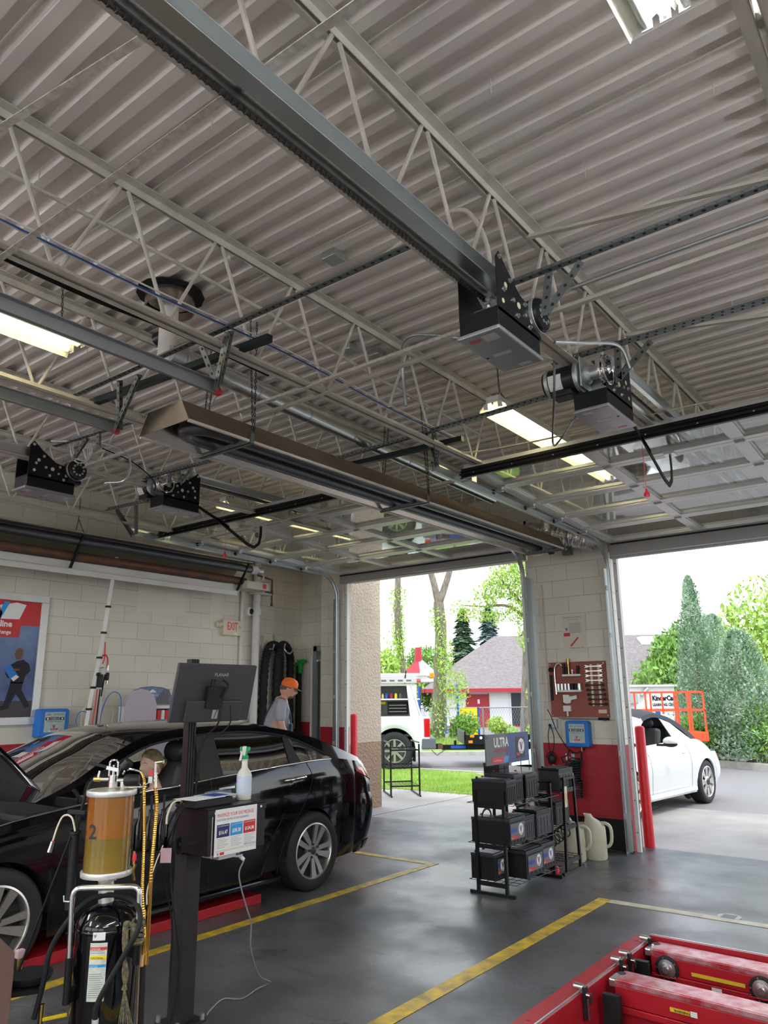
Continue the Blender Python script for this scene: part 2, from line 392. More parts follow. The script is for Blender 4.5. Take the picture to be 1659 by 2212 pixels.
# walls
m = MB(); m.box(XL-.2, -6, 0, XL, D+.4, ZC+.4); struct(m, 'wall_left', 'block_left')
m = MB(); m.box(XL, D+.17, 0, -7.86, D+.25, ZC+.4); struct(m, 'wall_front_recess', 'block_recess')
m = MB(); m.box(-7.86, D, 0, -7.41, D+.14, ZC+.3); struct(m, 'wall_front_left', 'block_pier_left')
m = MB(); m.box(-4.30, D, 0, -3.24, D+.24, ZC+.3); struct(m, 'wall_front_middle', 'block_pillar')
m = MB(); m.box(-7.40, D+.02, 3.42, -4.30, D+.34, ZC+.3); m.box(-3.22, D+.02, 3.3, 0.02, D+.34, ZC+.3); struct(m, 'wall_front_header', 'block_header')
m = MB(); m.box(0.02, D, 0, 1.0, D+.34, ZC+.3); m.box(1.0, D, 3.2, 4.2, D+.34, ZC+.3); struct(m, 'wall_front_right', 'block_header')  # unseen door opening at the right end, added to let in daylight
m = MB(); m.box(4.0, -6, 0, 4.2, D, ZC+.4); struct(m, 'wall_right', 'block_side')
m = MB()
for a, b in ((XL, -7.9), (-4.0, -3.5), (-0.1, 0.4)): 
    if b > a: m.box(a, -6.2, 0, b, -6, ZC+.4)
m.box(XL, -6.2, 3.6, 4, -6, ZC+.4); struct(m, 'wall_back', 'block_header')  # unseen rear openings made wide to let in more daylight
# ceiling: corrugated steel deck, ribs along X
prof = [(0, 0.038), (0.066, 0.038), (0.083, 0), (0.135, 0), (0.1524, 0.038)]
m = MB(); pts = []
y = -6.2
while y < D+.4:
    pts += [(y+a, ZC+b) for a, b in prof[:4]]; y += 0.1524
rows = [[Vector((x, yy, zz)) for yy, zz in pts] for x in (XL-.2, 4.2)]
m.grid(rows); m.box(XL-.2, -6.2, ZC+.06, 4.2, D+.4, ZC+.16)
struct(m, 'ceiling', 'ceiling_paint')
# overlapping deck-sheet edges: narrow raised lips every 0.9 m
m = MB()
for k in range(-4, 10):
    y = 0.083+0.1524*6*k-0.001; m.box(XL, y-.004, ZC-.003, 4, y+.004, ZC+.001)
struct(m, 'trim_1', 'joist_paint')
# painted floor lines
m = MB(); m.box(-4.735, -4, 0.001, -4.635, 6.85, 0.003); m.box(-8.2, 6.75, 0.001, -4.735, 6.85, 0.003); struct(m, 'trim_2', 'yellow_paint')
m = MB(); m.box(-2.80, -4, 0.001, -2.69, 6.52, 0.003); struct(m, 'trim_3', 'yellow_paint')
m = MB(); m.box(-2.69, 6.42, 0.001, 1.5, 6.52, 0.003); struct(m, 'trim_4', 'pale_paint')
m = MB(); m.box(-4.3, D-.003, 0, -3.22, D, 0.32); struct(m, 'baseboard_middle', 'black_rubber')
# outside ground
m = MB(); m.box(-30, D+.35, -0.2, 14, 12.15, -0.001); struct(m, 'floor_apron', 'apron')
m = MB(); m.box(-70, 12.15, -0.2, 40, 90, -0.012); struct(m, 'floor_road', 'asphalt')
m = MB()
for k in range(-5, 4): m.box(-1.0+k*3.1, D+.36, -0.0005, -0.985+k*3.1, 12.1, 0.0005)
struct(m, 'trim_5', 'black_rubber')
# jamb trims (white strips with screws) and galvanised jamb angles
def jamb(n, x, side, ztop):
    m = MB(); m.box(x, D+.02, 0, x+.045*side, D+.06, ztop); struct(m, 'trim_%d' % n, 'white_paint')
    m = MB()
    for k in range(10): m.cyl((x+.022*side, D+.02, 0.2+k*.33), (x+.022*side, D+.014, 0.2+k*.33), .006, 8)
    struct(m, 'trim_%d' % (n+1), 'black_metal')
jamb(6, -7.40, 1, 3.34); jamb(8, -3.20, 1, 3.22); jamb(10, -4.30, -1, 3.34)
# stone-faced pier outside left of the left bay, and the outer return
m = MB(); m.box(-9.2, 8.96, 0, -7.66, 9.76, 4.6); struct(m, 'wall_outside_pier', 'block_split')
m = MB(); m.box(-8.7, D+.26, 0, -7.66, 8.96, 4.6); m.box(-7.86,D+.14,0,-7.42,D+.18,4.6); m.box(-7.86,D+.18,0,-7.66,D+.26,4.6); struct(m, 'wall_outside_return', 'block_smooth_tan')
m = MB(); m.box(-4.30, D+.24, 0, -3.24, D+.32, 4.6); struct(m, 'wall_outside_middle', 'block_smooth_tan')
m = MB(); m.box(-7.6, D+.34, 3.42, 4.2, D+.5, 4.8); struct(m, 'wall_outside_header', 'block_split_x')
m = MB(); m.box(-70, -40, -0.2, XL-.2, 11.55, -0.012); m.box(XL-.2, -40, -.2, 40, -6, -.012); m.box(4.2, -6, -.2, 40, 12.15, -.012); struct(m, 'floor_yard', 'apron')
# ================================================================ bar joists
def joist(x, first=None, label=''):
    if first is not None: return dup(first, (x, 0, 3.55), label=label)
    r = thing('bar_joist', label, 'joist', (x, 0, 3.55), 0, 'open web joists under the roof deck', world=False)
    zt, zb = ZC-3.55-.003, 0.0; y0, y1 = -6.0, D
    for nm, z, s in (('top_chord', zt, -1), ('bottom_chord', zb, 1)):
        m = MB()
        for sd in (-1, 1):
            # pair of angles back to back with a gap
            a = sd*0.009; b = sd*(0.062 if s < 0 else .05)
            if s < 0: m.box(a, y0, z-.004, b, y1, z); m.box(a, y0, z-.045, a+sd*.004, y1, z)
            else: m.box(a, y0, z, b, y1, z+.004); m.box(a, y0, z, a+sd*.004, y1, z+.04)
        m.build(nm, 'joist_paint', r)
    ws = MB(); ws.cyl((0, -.015, zt-.04), (0, -.29, 0.02), .0105, 8)
    wn = MB(); wn.cyl((0, .03, zt-.04), (0, .30, 0.02), .0105, 8)
    w1 = ws.build('web_rod', 'joist_paint', r, smooth=40, loc0=(0,0,0)); w2 = wn.build('web_rod', 'joist_paint', r, smooth=40, loc0=(0,0,0))
    y = -5.5; k = 0
    # panel points 0.61 m apart, one of them at y = 2.01
    base = 1.78 - 0.61*12
    w1.location.y = base; w2.location.y = base
    for k in range(1, 23):
        for w in (w1, w2):
            c = w.copy(); C.objects.link(c); c.parent = r; c.location = (0, base+0.61*k, 0)
    return r
J1 = joist(-1.60, label='cream open web joist above the garage door opener nearest the camera')
joist(-3.03, J1, 'cream open web joist carrying white cables along its bottom chord')
joist(-4.37, J1, 'cream open web joist above the open end of the long brown heater')
joist(-5.75, J1, 'cream open web joist second from the left block wall')
joist(-7.15, J1, 'cream open web joist closest to the left block wall')
joist(-0.20, J1, 'white open web joist at the upper right, beside the hanging tube light')
joist(1.25, J1, 'cream open web joist furthest to the right of the bays')
# bridging angles across the joists
def bridging(p, q, label, mt='chipped_white'):
    m = MB(); m.bar(p, q, .03, .004); p2 = Vector(p)+Vector((0,.013,.016)); q2 = Vector(q)+Vector((0,.013,.016)); m.bar(p2, q2, .004, .032)
    m.build('bridging_angle', mt, label=label, cat='steel brace', group='steel bracing angles between the joists')
# ================================================================ sectional overhead doors standing open under the ceiling
def sweep(m, prof, path, side=Vector((1,0,0)), closed=True):
    """profile (x, n) swept along a path in the YZ plane"""
    n = len(prof); P = []; N = len(path)
    for i, p in enumerate(path):
        d = (path[min(i+1,N-1)]-path[max(i-1,0)]).normalized(); nn = side.cross(d)
        for a, b in prof: P.append(p + side*a + nn*b)
    F = [(i*n+k, i*n+(k+1)%n, (i+1)*n+(k+1)%n, (i+1)*n+k) for i in range(N-1) for k in range(n)]
    F += [tuple(range(n-1,-1,-1)), tuple(range((N-1)*n, N*n))]
    return m.add(P, F)
mat('header_grey', (0.34,0.33,0.32), 0.55)
def overhead_door(n, X0, X1, dz, zb, label):
    seams = [(5.20, 3.545+dz), (5.80, 3.515+dz), (6.42, 3.485+dz), (7.05, 3.46+dz), (7.66, 3.43+dz), (8.45, zb+(.12 if n == 1 else .17))]
    r = thing('door_%d' % n, label, None, ((X0+X1)/2, 5.2, 3.4+dz), kind='structure')
    if 'category' in r: del r['category']
    t = 0.045; cols = [X0+(X1-X0)*k/3 for k in range(4)]
    for i in range(5):
        (ya, za), (yb, zb_) = seams[i], seams[i+1]
        A = Vector((0, ya, za)); B = Vector((0, yb, zb_)); d = (B-A).normalized(); L = (B-A).length; up = Vector((1,0,0)).cross(d)
        rot = Matrix((Vector((1,0,0)), d, up)).transposed()
        def bx(mb, x0, x1, a, b, h0, h1):
            c = A + d*((a+b)/2) + up*((h0+h1)/2) + Vector(((x0+x1)/2,0,0)); mb.obox(c, (x1-x0, b-a, h1-h0), rot)
        m = MB(); g = 0.003; rw = 0.062
        bot = 0.11 if i == 4 else rw
        bx(m, X0, X1, g, rw, 0, t); bx(m, X0, X1, L-bot, L-g, 0, t)
        for k, x in enumerate(cols):
            w = 0.095; a = x if k == 0 else (x-w if k == 3 else x-w/2); bx(m, a, a+w, rw, L-bot, 0.002, t)
        # stepped glazing beads
        for k in range(3):
            a = cols[k]+(0.095 if k == 0 else 0.0475); b = cols[k+1]-(0.095 if k == 2 else 0.0475)
            for s_, q0, q1 in ((0.014, 0.014, 0.030),):
                bx(m, a, a+s_, rw, L-bot, q0, q1+.012); bx(m, b-s_, b, rw, L-bot, q0, q1+.012)
                bx(m, a, b, rw, rw+s_, q0, q1+.012); bx(m, a, b, L-bot-s_, L-bot, q0, q1+.012)
        sec = m.build('door_section', 'alu', r)
        for k in range(3):
            a = cols[k]+(0.095 if k == 0 else 0.0475); b = cols[k+1]-(0.095 if k == 2 else 0.0475)
            mg = MB(); bx(mg, a+.012, b-.012, rw+.012, L-bot-.012, 0.030, 0.034); mg.build('glass_pane', 'glass_clear', sec)
        # dark shadow-gap seal lines along the rails
        ms = MB(); bx(ms, X0, X1, L-g, L+g, 0.004, t-.004); ms.build('seal', 'black_rubber', sec)
        if i < 4:
            for k, x in enumerate(cols):
                mh = MB(); c = B + up*(-0.003)
                if k in (0, 3):
                    s = -1 if k == 0 else 1; cx = x + s*0.0
                    mh.obox(c+Vector((cx-s*.05,0,0)), (.09, .09, .006), rot); mh.obox(c+Vector((cx-s*.02,0,0))-up*.018, (.05, .035, .03), rot)
                    mh.cyl(c+Vector((cx-s*.07,0,0))-up*.022, c+Vector((cx+s*.055,0,0))-up*.022, .006, 8)
                    mh.build('roller_hinge', 'bright_steel', r, smooth=40)
                    mr = MB(); mr.cyl(c+Vector((cx+s*.045,0,0))-up*.022, c+Vector((cx+s*.065,0,0))-up*.022, .023, 14); mr.build('roller', 'black_plastic', r, smooth=40)
                else:
                    mh.obox(c+Vector((x,0,0)), (.075, .05, .006), rot); mh.cyl(c+Vector((x-.035,0,0))-up*.006, c+Vector((x+.035,0,0))-up*.006, .007, 8)
                    for sx in (-.024, .024):
                        for sy in (-.017, .017): mh.cyl(c+Vector((x+sx,0,0))+d*sy, c+Vector((x+sx,0,0))+d*sy-up*.009, .004, 6)
                    mh.build('hinge', 'galvanised', r, smooth=40)
    # black stiffening strut across the top section
    A = Vector((0, seams[0][0], seams[0][1])); m = MB()
    m.box(X0-.02, A.y-.005, A.z-.075, X1+.02, A.y+.0, A.z+.01); m.box(X0-.02, A.y-.03, A.z-.079, X1+.02, A.y+.0, A.z-.075)
    m.box(X0-.02, A.y-.03, A.z-.022, X1+.02, A.y-.0, A.z-.018); m.box(X0-.02, A.y-.034, A.z-.055, X1+.02, A.y-.028, A.z-.040)
    m.build('stiffening_strut', 'black_paint', r)
    m = MB(); k = 0; x = X0+.12
    while x < X1: m.cyl((x, A.y-.037, A.z-.048), (x, A.y-.030, A.z-.048), .006, 8); x += .36
    m.build('strut_bolts', 'bright_steel', r)
    # bottom weather seal
    yb, zz = seams[5]; m = MB(); m.box(X0, yb-.01, zz-.012, X1, yb+.02, zz-.0); m.build('bottom_seal', 'black_rubber', r)
    m = MB(); m.box(X0-.03, yb+.025, zb, X1+.03, yb+.115, zz+.03); struct(m, 'trim_%d' % (20+n), 'header_grey')
    m = MB(); m.box(X0-.03, yb+.02, zb+.02, X1+.03, yb+.024, zb+.03); struct(m, 'trim_%d' % (24+n), 'galvanised')
    # top brackets with rollers
    for s, x in ((-1, X0), (1, X1)):
        m = MB(); m.box(x-s*.07, A.y+.02, A.z-.10, x-s*.066, A.y+.10, A.z-.0); m.box(x-s*.07, A.y+.02, A.z-.004, x-s*.0, A.y+.10, A.z-.0)
        m.cyl((x-s*.07, A.y+.06, A.z-.08), (x+s*.05, A.y+.06, A.z-.08), .006, 8); m.build('top_bracket', 'bright_steel', r)
    return r
overhead_door(1, -7.40, -4.36, 0.05, 3.34, 'glazed aluminium overhead door rolled up over the left bay with the black sedan')
overhead_door(2, -3.17, -0.10, -0.02, 3.22, 'glazed aluminium overhead door rolled up over the right bay with the red lift')
def track(x, side, dz, ystart, label):
    """galvanised C track: horizontal run, bend, vertical run"""
    r = thing('door_track', label, 'door track', (x, 8.47, 0.02), group=None)
    zh = 3.43+dz
    path = [Vector((0, ystart, zh+.05)), Vector((0, 6.0, zh+.02)), Vector((0, 8.06, zh-.02))]
    c = Vector((0, 8.06, zh-.02-.36)); 
    for i in range(1, 13):
        a = PI/2*(1-i/12); path.append(c + Vector((0, .37*math.cos(a), .36*math.sin(a))))
    path.append(Vector((0, 8.44, 2.0))); path.append(Vector((0, 8.45, 0.02)))
    def shift(m): m.v = [v+Vector((x,0,0)) for v in m.v]; return m
    s = -side
    prof = [(0, -.03), (s*.004, -.03), (s*.004, .026), (s*-.03+s*.004, .026), (s*-.03+s*.004, .030), (0, .030)]
    prof = [(0,-.032),(side*.03,-.032),(side*.03,-.028),(side*.003,-.028),(side*.003,.028),(side*.022,.028),(side*.022,.032),(0,.032)]
    m = MB(); sweep(m, prof, path); shift(m); m.build('rail', 'galvanised', r, smooth=35)
    # reinforcing angle above horizontal run
    m = MB(); m.bar((x-side*.004, ystart, zh+.085), (x-side*.004, 7.7, zh+.015), .003, .05); m.bar((x-side*.02, ystart, zh+.11), (x-side*.02, 7.7, zh+.04), .03, .003); m.build('angle', 'bright_steel', r)
    # jamb angle with flag brackets
    m = MB(); m.box(x-side*.03, 8.40, 0, x-side*.034, D-.001, 3.1); m.box(x-side*.03, D-.006, 0, x-side*.075, D-.001, 3.1); m.build('jamb_angle', 'galvanised', r)
    for z in (0.35, 1.0, 1.65, 2.3, 2.85):
        m = MB(); m.box(x-side*.002, 8.42, z, x-side*.03, 8.47, z+.05); m.cyl((x+side*.006, 8.44, z+.025), (x-side*.04, 8.44, z+.025), .007, 8); m.build('track_bracket', 'galvanised', r)
    return r
track(-7.455, 1, 0.05, 4.80, 'galvanised left track of the overhead door in the left bay')
track(-4.305, -1, 0.05, 4.80, 'galvanised right track of the overhead door in the left bay')
track(-3.225, 1, -0.02, 4.80, 'galvanised left track of the overhead door in the right bay')
track(-0.045, -1, -0.02, 4.80, 'galvanised right track of the overhead door in the right bay')
mat('track_grey', (0.30,0.32,0.32), .45, .5)
def rear_track(x, y1, z, label):
    r = thing('rear_door_track', label, 'door track', (x, y1, z))
    m = MB(); m.box(x, -5.9, z, x+.004, y1, z+.075); m.box(x, -5.9, z+.071, x+.035, y1, z+.075); m.box(x, -5.9, z, x+.025, y1, z+.004); m.build('rail', 'track_grey', r)
    m = MB(); m.box(x-.002, y1-.03, z-.002, x+.03, y1+.004, z+.035); m.build('red_end', 'red_plastic', r, label='end of the track painted red')
rear_track(-3.19, 2.57, 3.35, 'grey horizontal track with a red end above the glass oil cylinder')
rear_track(-4.20, 2.57, 3.35, 'grey horizontal track with a red end left of the brown heater')
# ================================================================ perforated hanging angle
def angle_iron(p, q, label, w=.038, h=.038, flip=False, mt='strut_grey', group='perforated hanging angles under the joists'):
    m = MB(); m.perf(p, q, w, h); m.build('perforated_angle', [mt, 'hole_dark'], label=label, cat='steel angle', group=group)
angle_iron((-4.44, 2.40, 3.62), (-1.62, 2.43, 3.62), 'grey perforated angle spanning left of the silver opener rail above the brown heater end')
angle_iron((-1.72, 3.0, 3.62), (1.3, 2.98, 3.62), 'grey perforated angle running to the right edge above the nearest opener')
angle_iron((-1.74, 3.95, 3.61), (1.3, 3.97, 3.61), 'lower grey perforated angle running to the right edge above the opener with the hand wheel')
angle_iron((-4.26, 4.55, 3.62), (-1.75, 4.42, 3.62), 'grey perforated angle between the brown heater and the black motor')
angle_iron((-5.74, 3.84, 3.62), (-4.72, 3.90, 3.62), 'short grey perforated angle above the far left opener with the spoked wheel')
angle_iron((-5.50, 2.85, 3.62), (-4.45, 2.94, 3.62), 'grey perforated angle above the leftmost opener with coiled white cable')
angle_iron((-7.05, 4.28, 3.62), (-6.35, 4.34, 3.62), 'short grey perforated angle close to the left wall over the track end')
def channel(p, q, label):
    m = MB(); m.bar(p, q, .041, .041); m.build('steel_channel', 'unistrut', label=label, cat='steel channel', group='dark green steel channels')
mat('unistrut', (0.02, 0.035, 0.032), 0.4, 0.3)
channel((-4.42, 2.50, 3.60), (-2.80, 2.60, 3.60), 'dark green channel beside the flue pipe, below the double joist chord')
channel((-4.26, 4.64, 3.60), (-2.86, 4.70, 3.60), 'dark green channel ending in a cap near the right door track')
def hanger(pts, label, name='hanger_bracket'):
    r = thing(name, label, 'hanger bracket', Vector(pts[0][1]), group='perforated brackets hanging from the angles')
    for p, q in pts:
        m = MB(); m.perf(p, q, .038, .038, up=(0,1,0)); m.build('strap', ['strut_grey', 'hole_dark'], r)
hanger([((-2.97,2.42,3.62),(-3.17,2.52,3.37)), ((-3.22,2.44,3.62),(-3.19,2.56,3.37)), ((-2.92,2.40,3.60),(-3.16,2.53,3.40))], 'perforated V bracket holding the track end with the red tip above the heater')
hanger([((-3.82,2.44,3.62),(-4.16,2.52,3.37)), ((-4.0,2.42,3.62),(-4.18,2.56,3.37))], 'perforated V bracket holding the left track end with the faded red tip')
hanger([((-3.08,4.47,3.62),(-3.21,4.86,3.50)), ((-2.98,4.45,3.62),(-3.22,4.84,3.49)), ((-3.22,4.86,3.62),(-3.22,4.84,3.50))], 'perforated V bracket at the inner end of the right bay door track')
hanger([((-3.95,4.50,3.62),(-4.28,4.84,3.55)), ((-4.16,4.52,3.62),(-4.30,4.86,3.55))], 'perforated V bracket half hidden behind the brown heater')
hanger([((-6.93,4.30,3.62),(-7.43,4.84,3.50)), ((-6.62,4.32,3.62),(-7.40,4.86,3.51))], 'perforated V bracket near the left wall at the inner track end')
hanger([((-1.32,2.98,3.61),(-1.36,2.98,3.40)), ((-1.15,2.97,3.61),(-1.34,2.98,3.42))], 'perforated bracket carrying the nearest opener')
hanger([((-1.62,3.95,3.61),(-1.64,3.95,3.42)), ((-1.36,3.95,3.61),(-1.37,3.95,3.40)), ((-1.16,3.95,3.60),(-1.36,3.95,3.43))], 'perforated brackets carrying the opener with the polished hand wheel')
hanger([((-5.42,3.85,3.62),(-5.44,3.87,3.50)), ((-5.30,3.86,3.62),(-5.30,3.88,3.52)), ((-5.14,3.87,3.61),(-5.28,3.88,3.52))], 'perforated brackets carrying the far left opener with the spoked wheel')
hanger([((-5.12,2.87,3.62),(-5.30,2.88,3.50)), ((-4.98,2.88,3.62),(-5.0,2.9,3.52))], 'perforated brackets carrying the leftmost opener')
mat('label_grey', (0.5,0.5,0.5), .35)
# ================================================================ operators (motorised door openers)
def make_opener(name, label, loc, rz, ms=0.0):
    """local frame: cover bottom centre at the origin, drive rail leaves along +Y, motor at -Y, hand wheel at +X"""
    r = thing(name, label, 'garage door opener', loc, rz, world=False)
    m = MB(); m.box(-.108, -.215, 0.0, .108, .215, .022); c = m.build('cover', 'cover_grey', r, bevel=.008)
    for a in ((-.04,-.03,.05,.0),(-.07,.13,-.0,.19),(-.06,-.19,.0,-.16)): MB().box(a[0],a[1],-.0012,a[2],a[3],-.0003).build('cover_sticker', 'label_grey', c)
    MB().box(.015,.15,-.0012,.07,.17,-.0003).build('red_lettering_band', 'red_plastic', c)
    m = MB(); m.cyl((.085, -.02, -.002), (.085, -.02, .0), .007, 10); m.build('cover_screw', 'black_metal', c)
    m = MB(); m.box(-.10, -.20, .022, .10, .20, .12); m.build('chassis', 'black_metal', r, bevel=.004)
    for s in (-1, 1):
        m = MB(); x = s*.098
        poly = [(-.20, .10), (-.20, .20), (-.14, .24), (-.02, .26), (.10, .34), (.17, .40), (.20, .36), (.20, .10)]
        m.prism(poly, (x-.002, 0, 0), (0,1,0), (0,0,1), (.004, 0, 0)); sp = m.build('side_plate', 'black_metal', r)
        for yy, zz, rr in ((-.12,.17,.012),(.0,.20,.016),(.12,.25,.014),(.15,.16,.012)):
            m = MB(); m.cyl((x+s*.002, yy, zz), (x+s*.0035, yy, zz), rr, 12); m.build('round_hole', 'cream_plastic', sp)
        for yy, zz in ((.17,.37),(.08,.29),(.14,.22),(-.06,.23),(-.17,.15),(-.10,.13),(.02,.14)):
            m = MB(); m.cyl((x, yy, zz), (x+s*.014, yy, zz), .008, 6); m.cyl((x, yy, zz), (x+s*.006, yy, zz), .012, 10); m.build('bolt', 'bright_steel', sp)
    m = MB(); m.cyl((-.11, .06, .20), (.11, .06, .20), .011, 10); m.cyl((-.11, -.05, .17), (.11, -.05, .17), .009, 10)
    for k in range(12):
        a = 2*PI*k/12; m.box(-.012, .06+.05*math.cos(a)-.006, .20+.05*math.sin(a)-.006, .012, .06+.05*math.cos(a)+.006, .20+.05*math.sin(a)+.006)
    m.cyl((-.006,.06,.20),(.006,.06,.20),.048,20); m.build('drive_shaft', 'bright_steel', r, smooth=40)
    # motor, axis along X, hangs off the -Y end
    m = MB(); m.lathe([(0,-.27),(.05,-.27),(.078,-.262),(.084,-.245),(.084,-.06),(.078,-.045),(0,-.045)], (0,-.185,.225), 28, 'x'); mo = m.build('motor', 'black_paint', r, smooth=35)
    m = MB(); m.lathe([(.086,-.248),(.088,-.246),(.088,-.228),(.086,-.226)], (0,-.185,.225), 28, 'x'); m.build('motor_band', 'galvanised', mo, smooth=40); m = MB(); m.lathe([(.086,-.07),(.090,-.068),(.090,-.05),(.084,-.045),(.04,-.035),(.04,-.03),(0,-.03)], (0,-.185,.225), 28, 'x'); m.build('motor_band', 'galvanised', mo, smooth=40)
    m = MB(); m.box(-.22,-.25,.115,-.09,-.14,.155); m.build('capacitor_box', 'black_plastic', mo, bevel=.012)
    m = MB()
    for k in range(7):
        a = -.9+.16*k; b = a+.16; y0, z0 = -.185-.0852*math.cos(a), .225+.0852*math.sin(a); y1, z1 = -.185-.0852*math.cos(b), .225+.0852*math.sin(b)
        m.add([(-.22,y0,z0),(-.14,y0,z0),(-.14,y1,z1),(-.22,y1,z1)], [(0,1,2,3)])
    m.build('motor_label', 'white_label', mo, solid=.0004)
    m = MB()
    for k in range(10):
        a = 2*PI*k/10; m.cyl((-.2705,-.185+.045*math.cos(a),.225+.045*math.sin(a)),(-.272,-.185+.045*math.cos(a),.225+.045*math.sin(a)),.010,8)
    m.build('vent', 'galvanised', mo)
    if ms:
        for q in list(C.objects):
            if q is mo: q.location.x += ms
    # clutch and brake between motor and wheel
    m = MB(); m.lathe([(0,-.03),(.05,-.03),(.055,-.01),(.05,.0),(.035,.01),(.035,.05),(.025,.06),(0,.06)], (0,-.185,.225), 20, 'x'); m.build('clutch', 'galvanised', r, smooth=40)
    m = MB(); m.box(-.03,-.26,.14,-.022,-.11,.32); m.box(-.03,-.12,.10,.10,-.11,.22); m.build('motor_bracket', 'galvanised', r, bevel=.003)
    # hand chain wheel
    m = MB(); R_ = .083; m.tube([Vector((.085,-.185+R_*math.cos(2*PI*k/28),.225+R_*math.sin(2*PI*k/28))) for k in range(28)], .0085, 8, closed=True)
    m.tube([Vector((.108,-.185+R_*math.cos(2*PI*k/28),.225+R_*math.sin(2*PI*k/28))) for k in range(28)], .006, 8, closed=True)
    for k in range(5):
        a = 2*PI*k/5+.3; m.bar((.092,-.185,.225), (.092,-.185+R_*math.cos(a),.225+R_*math.sin(a)), .012, .014, (1,0,0))
    m.lathe([(0,.06),(.026,.06),(.026,.115),(.014,.125),(0,.125)], (0,-.185,.225), 14, 'x'); m.build('hand_chain_wheel', 'chrome', r, smooth=40)
    return r
def rail_pair(r, L, y0, zz, mt='bright_steel', xs=((-1,-.048,.028),(1,.048,.028)), ch=((.022,.05),(-.022,.02))):
    for s, x, w in xs:
        m = MB()
        m.prism([(0,0),(0,.075),(s*w,.075),(s*w,.071),(s*.004,.071),(s*.004,.004),(s*w,.004),(s*w,0)], (x, y0, zz), (1,0,0), (0,0,1), (0,L,0))
        m.build('drive_rail', mt, r)
    m = MB()
    for x, z in ch: m.bar((x,y0,zz+z),(x,y0+L,zz+z),.006,.014)
    k = 0; y = y0
    while y < y0+min(L, 6):
        for x, z in ch: m.cyl((x-.007, y, zz+z), (x+.007, y, zz+z), .0085, 6)
        y += .0254
    m.build('drive_chain', 'chain_metal', r)
def arm(r, side=1):
    # release arm: straight bar then a curved hook to the door bracket (local, towards +Y)
    m = MB(); m.bar((.05,.22,.10),(.05,.62,-.04),.006,.028); m.build('arm_bar', 'black_metal', r)
    m = MB(); pts = [Vector((.05,.45,.02)),Vector((.05,.86,-.17)),Vector((.05,.95,-.19)),Vector((.05,1.02,-.14)),Vector((.05,1.04,-.05)),Vector((.05,1.04,.06))]
    for a, b in zip(pts, pts[1:]): m.bar(a, b, .006, .032, (0,.4,1))
    m.build('curved_arm', 'black_metal', r)
    m = MB(); m.box(.02,.99,.04,.09,1.08,.055); m.cyl((.03,1.04,.045),(.08,1.04,.045),.006,8); m.build('door_bracket', 'bright_steel', r)
    m = MB(); pts = [(.0,.62,.02),(.0,.62,-.28)]; m.cyl(pts[0],pts[1],.0018,6); m.build('release_cord', 'red_plastic', r)
    m = MB(); m.lathe([(0,-.33),(.017,-.33),(.018,-.31),(.008,-.295),(.006,-.28),(0,-.275)], (0,.62,0), 14, 'z'); m.build('cord_handle', 'red_plastic', r, smooth=40)
oB = make_opener('door_opener', 'black opener with polished hand wheel hanging at the right bay door', (-1.475, 4.02, 3.21), 0)
rail_pair(oB, 4.4, .05, .345); arm(oB)
oA = make_opener('door_opener', 'black opener with pale cover nearest the camera on the long silver rail', (-1.495, 2.83, 3.20), PI, .13)
rail_pair(oA, 7.6, .03, .27, xs=((1,.036,.028),(-1,-.002,.064)), ch=((.050,-.010),(.018,.045)))
oD = make_opener('door_opener', 'black opener with spoked wheel at the left bay door near the block wall', (-5.66, 4.12, 3.345), 0)
rail_pair(oD, 4.3, .05, .33); arm(oD)
oC = make_opener('door_opener', 'leftmost black opener with a coil of white cable on its top', (-5.78, 2.93, 3.29), PI, .1)
rail_pair(oC, 7.6, .03, .27)
# ================================================================ radiant heaters
def heater_section(m, pts, y0, y1, t=.0015):
    n = len(pts); P = [Vector((x, y, z)) for y in (y0, y1) for x, z in pts]
    m.add(P, [(i, i+1, n+i+1, n+i) for i in range(n-1)])
xh, zh = -3.76, 3.30
h1 = thing('radiant_heater', 'long brown radiant tube heater hung on chains between the two bays', 'heater', (xh, 5.3, zh))
m = MB(); m.v = []
def refl(y0, y1, z0, name, mt, solid=.002):
    m = MB(); heater_section(m, [(xh-.25, z0), (xh-.17, z0+.145), (xh+.17, z0+.145), (xh+.25, z0), (xh+.235, z0-.004)], y0, y1); return m.build(name, mt, h1, solid=solid)
refl(2.62, 5.25, zh, 'reflector', ['heater_brown']); refl(5.20, 7.98, zh-.008, 'reflector', ['heater_brown'])
m = MB(); heater_section(m, [(xh-.24, zh+.002), (xh-.165, zh+.137), (xh+.165, zh+.137), (xh+.24, zh+.002)], 2.64, 7.96); m.build('bright_lining', 'heater_alu', h1)
m = MB(); m.prism([(-.25,0),(-.17,.145),(.17,.145),(.25,0)], (xh, 2.616, zh), (1,0,0), (0,0,1), (0,.004,0)); m.build('end_plate', 'heater_alu', h1)
m = MB(); m.box(xh+.235, 2.62, zh-.012, xh+.252, 7.98, zh+.004); m.box(xh-.252, 2.62, zh-.012, xh-.235, 7.98, zh+.004); m.build('reflector_lip', 'joist_paint', h1)
m = MB(); pts = [Vector((xh+.11, 7.99, zh+.05)), Vector((xh+.11, 3.0, zh+.05))] + [Vector((xh+.11*math.cos(a), 3.0-.17*math.sin(a)-.03, zh+.05)) for a in [PI*k/14 for k in range(1, 14)]] + [Vector((xh-.11, 3.0, zh+.05)), Vector((xh-.11, 7.99, zh+.05))]
m.tube(pts, .05, 18); m.build('burner_tube', 'tube_steel', h1, smooth=60)
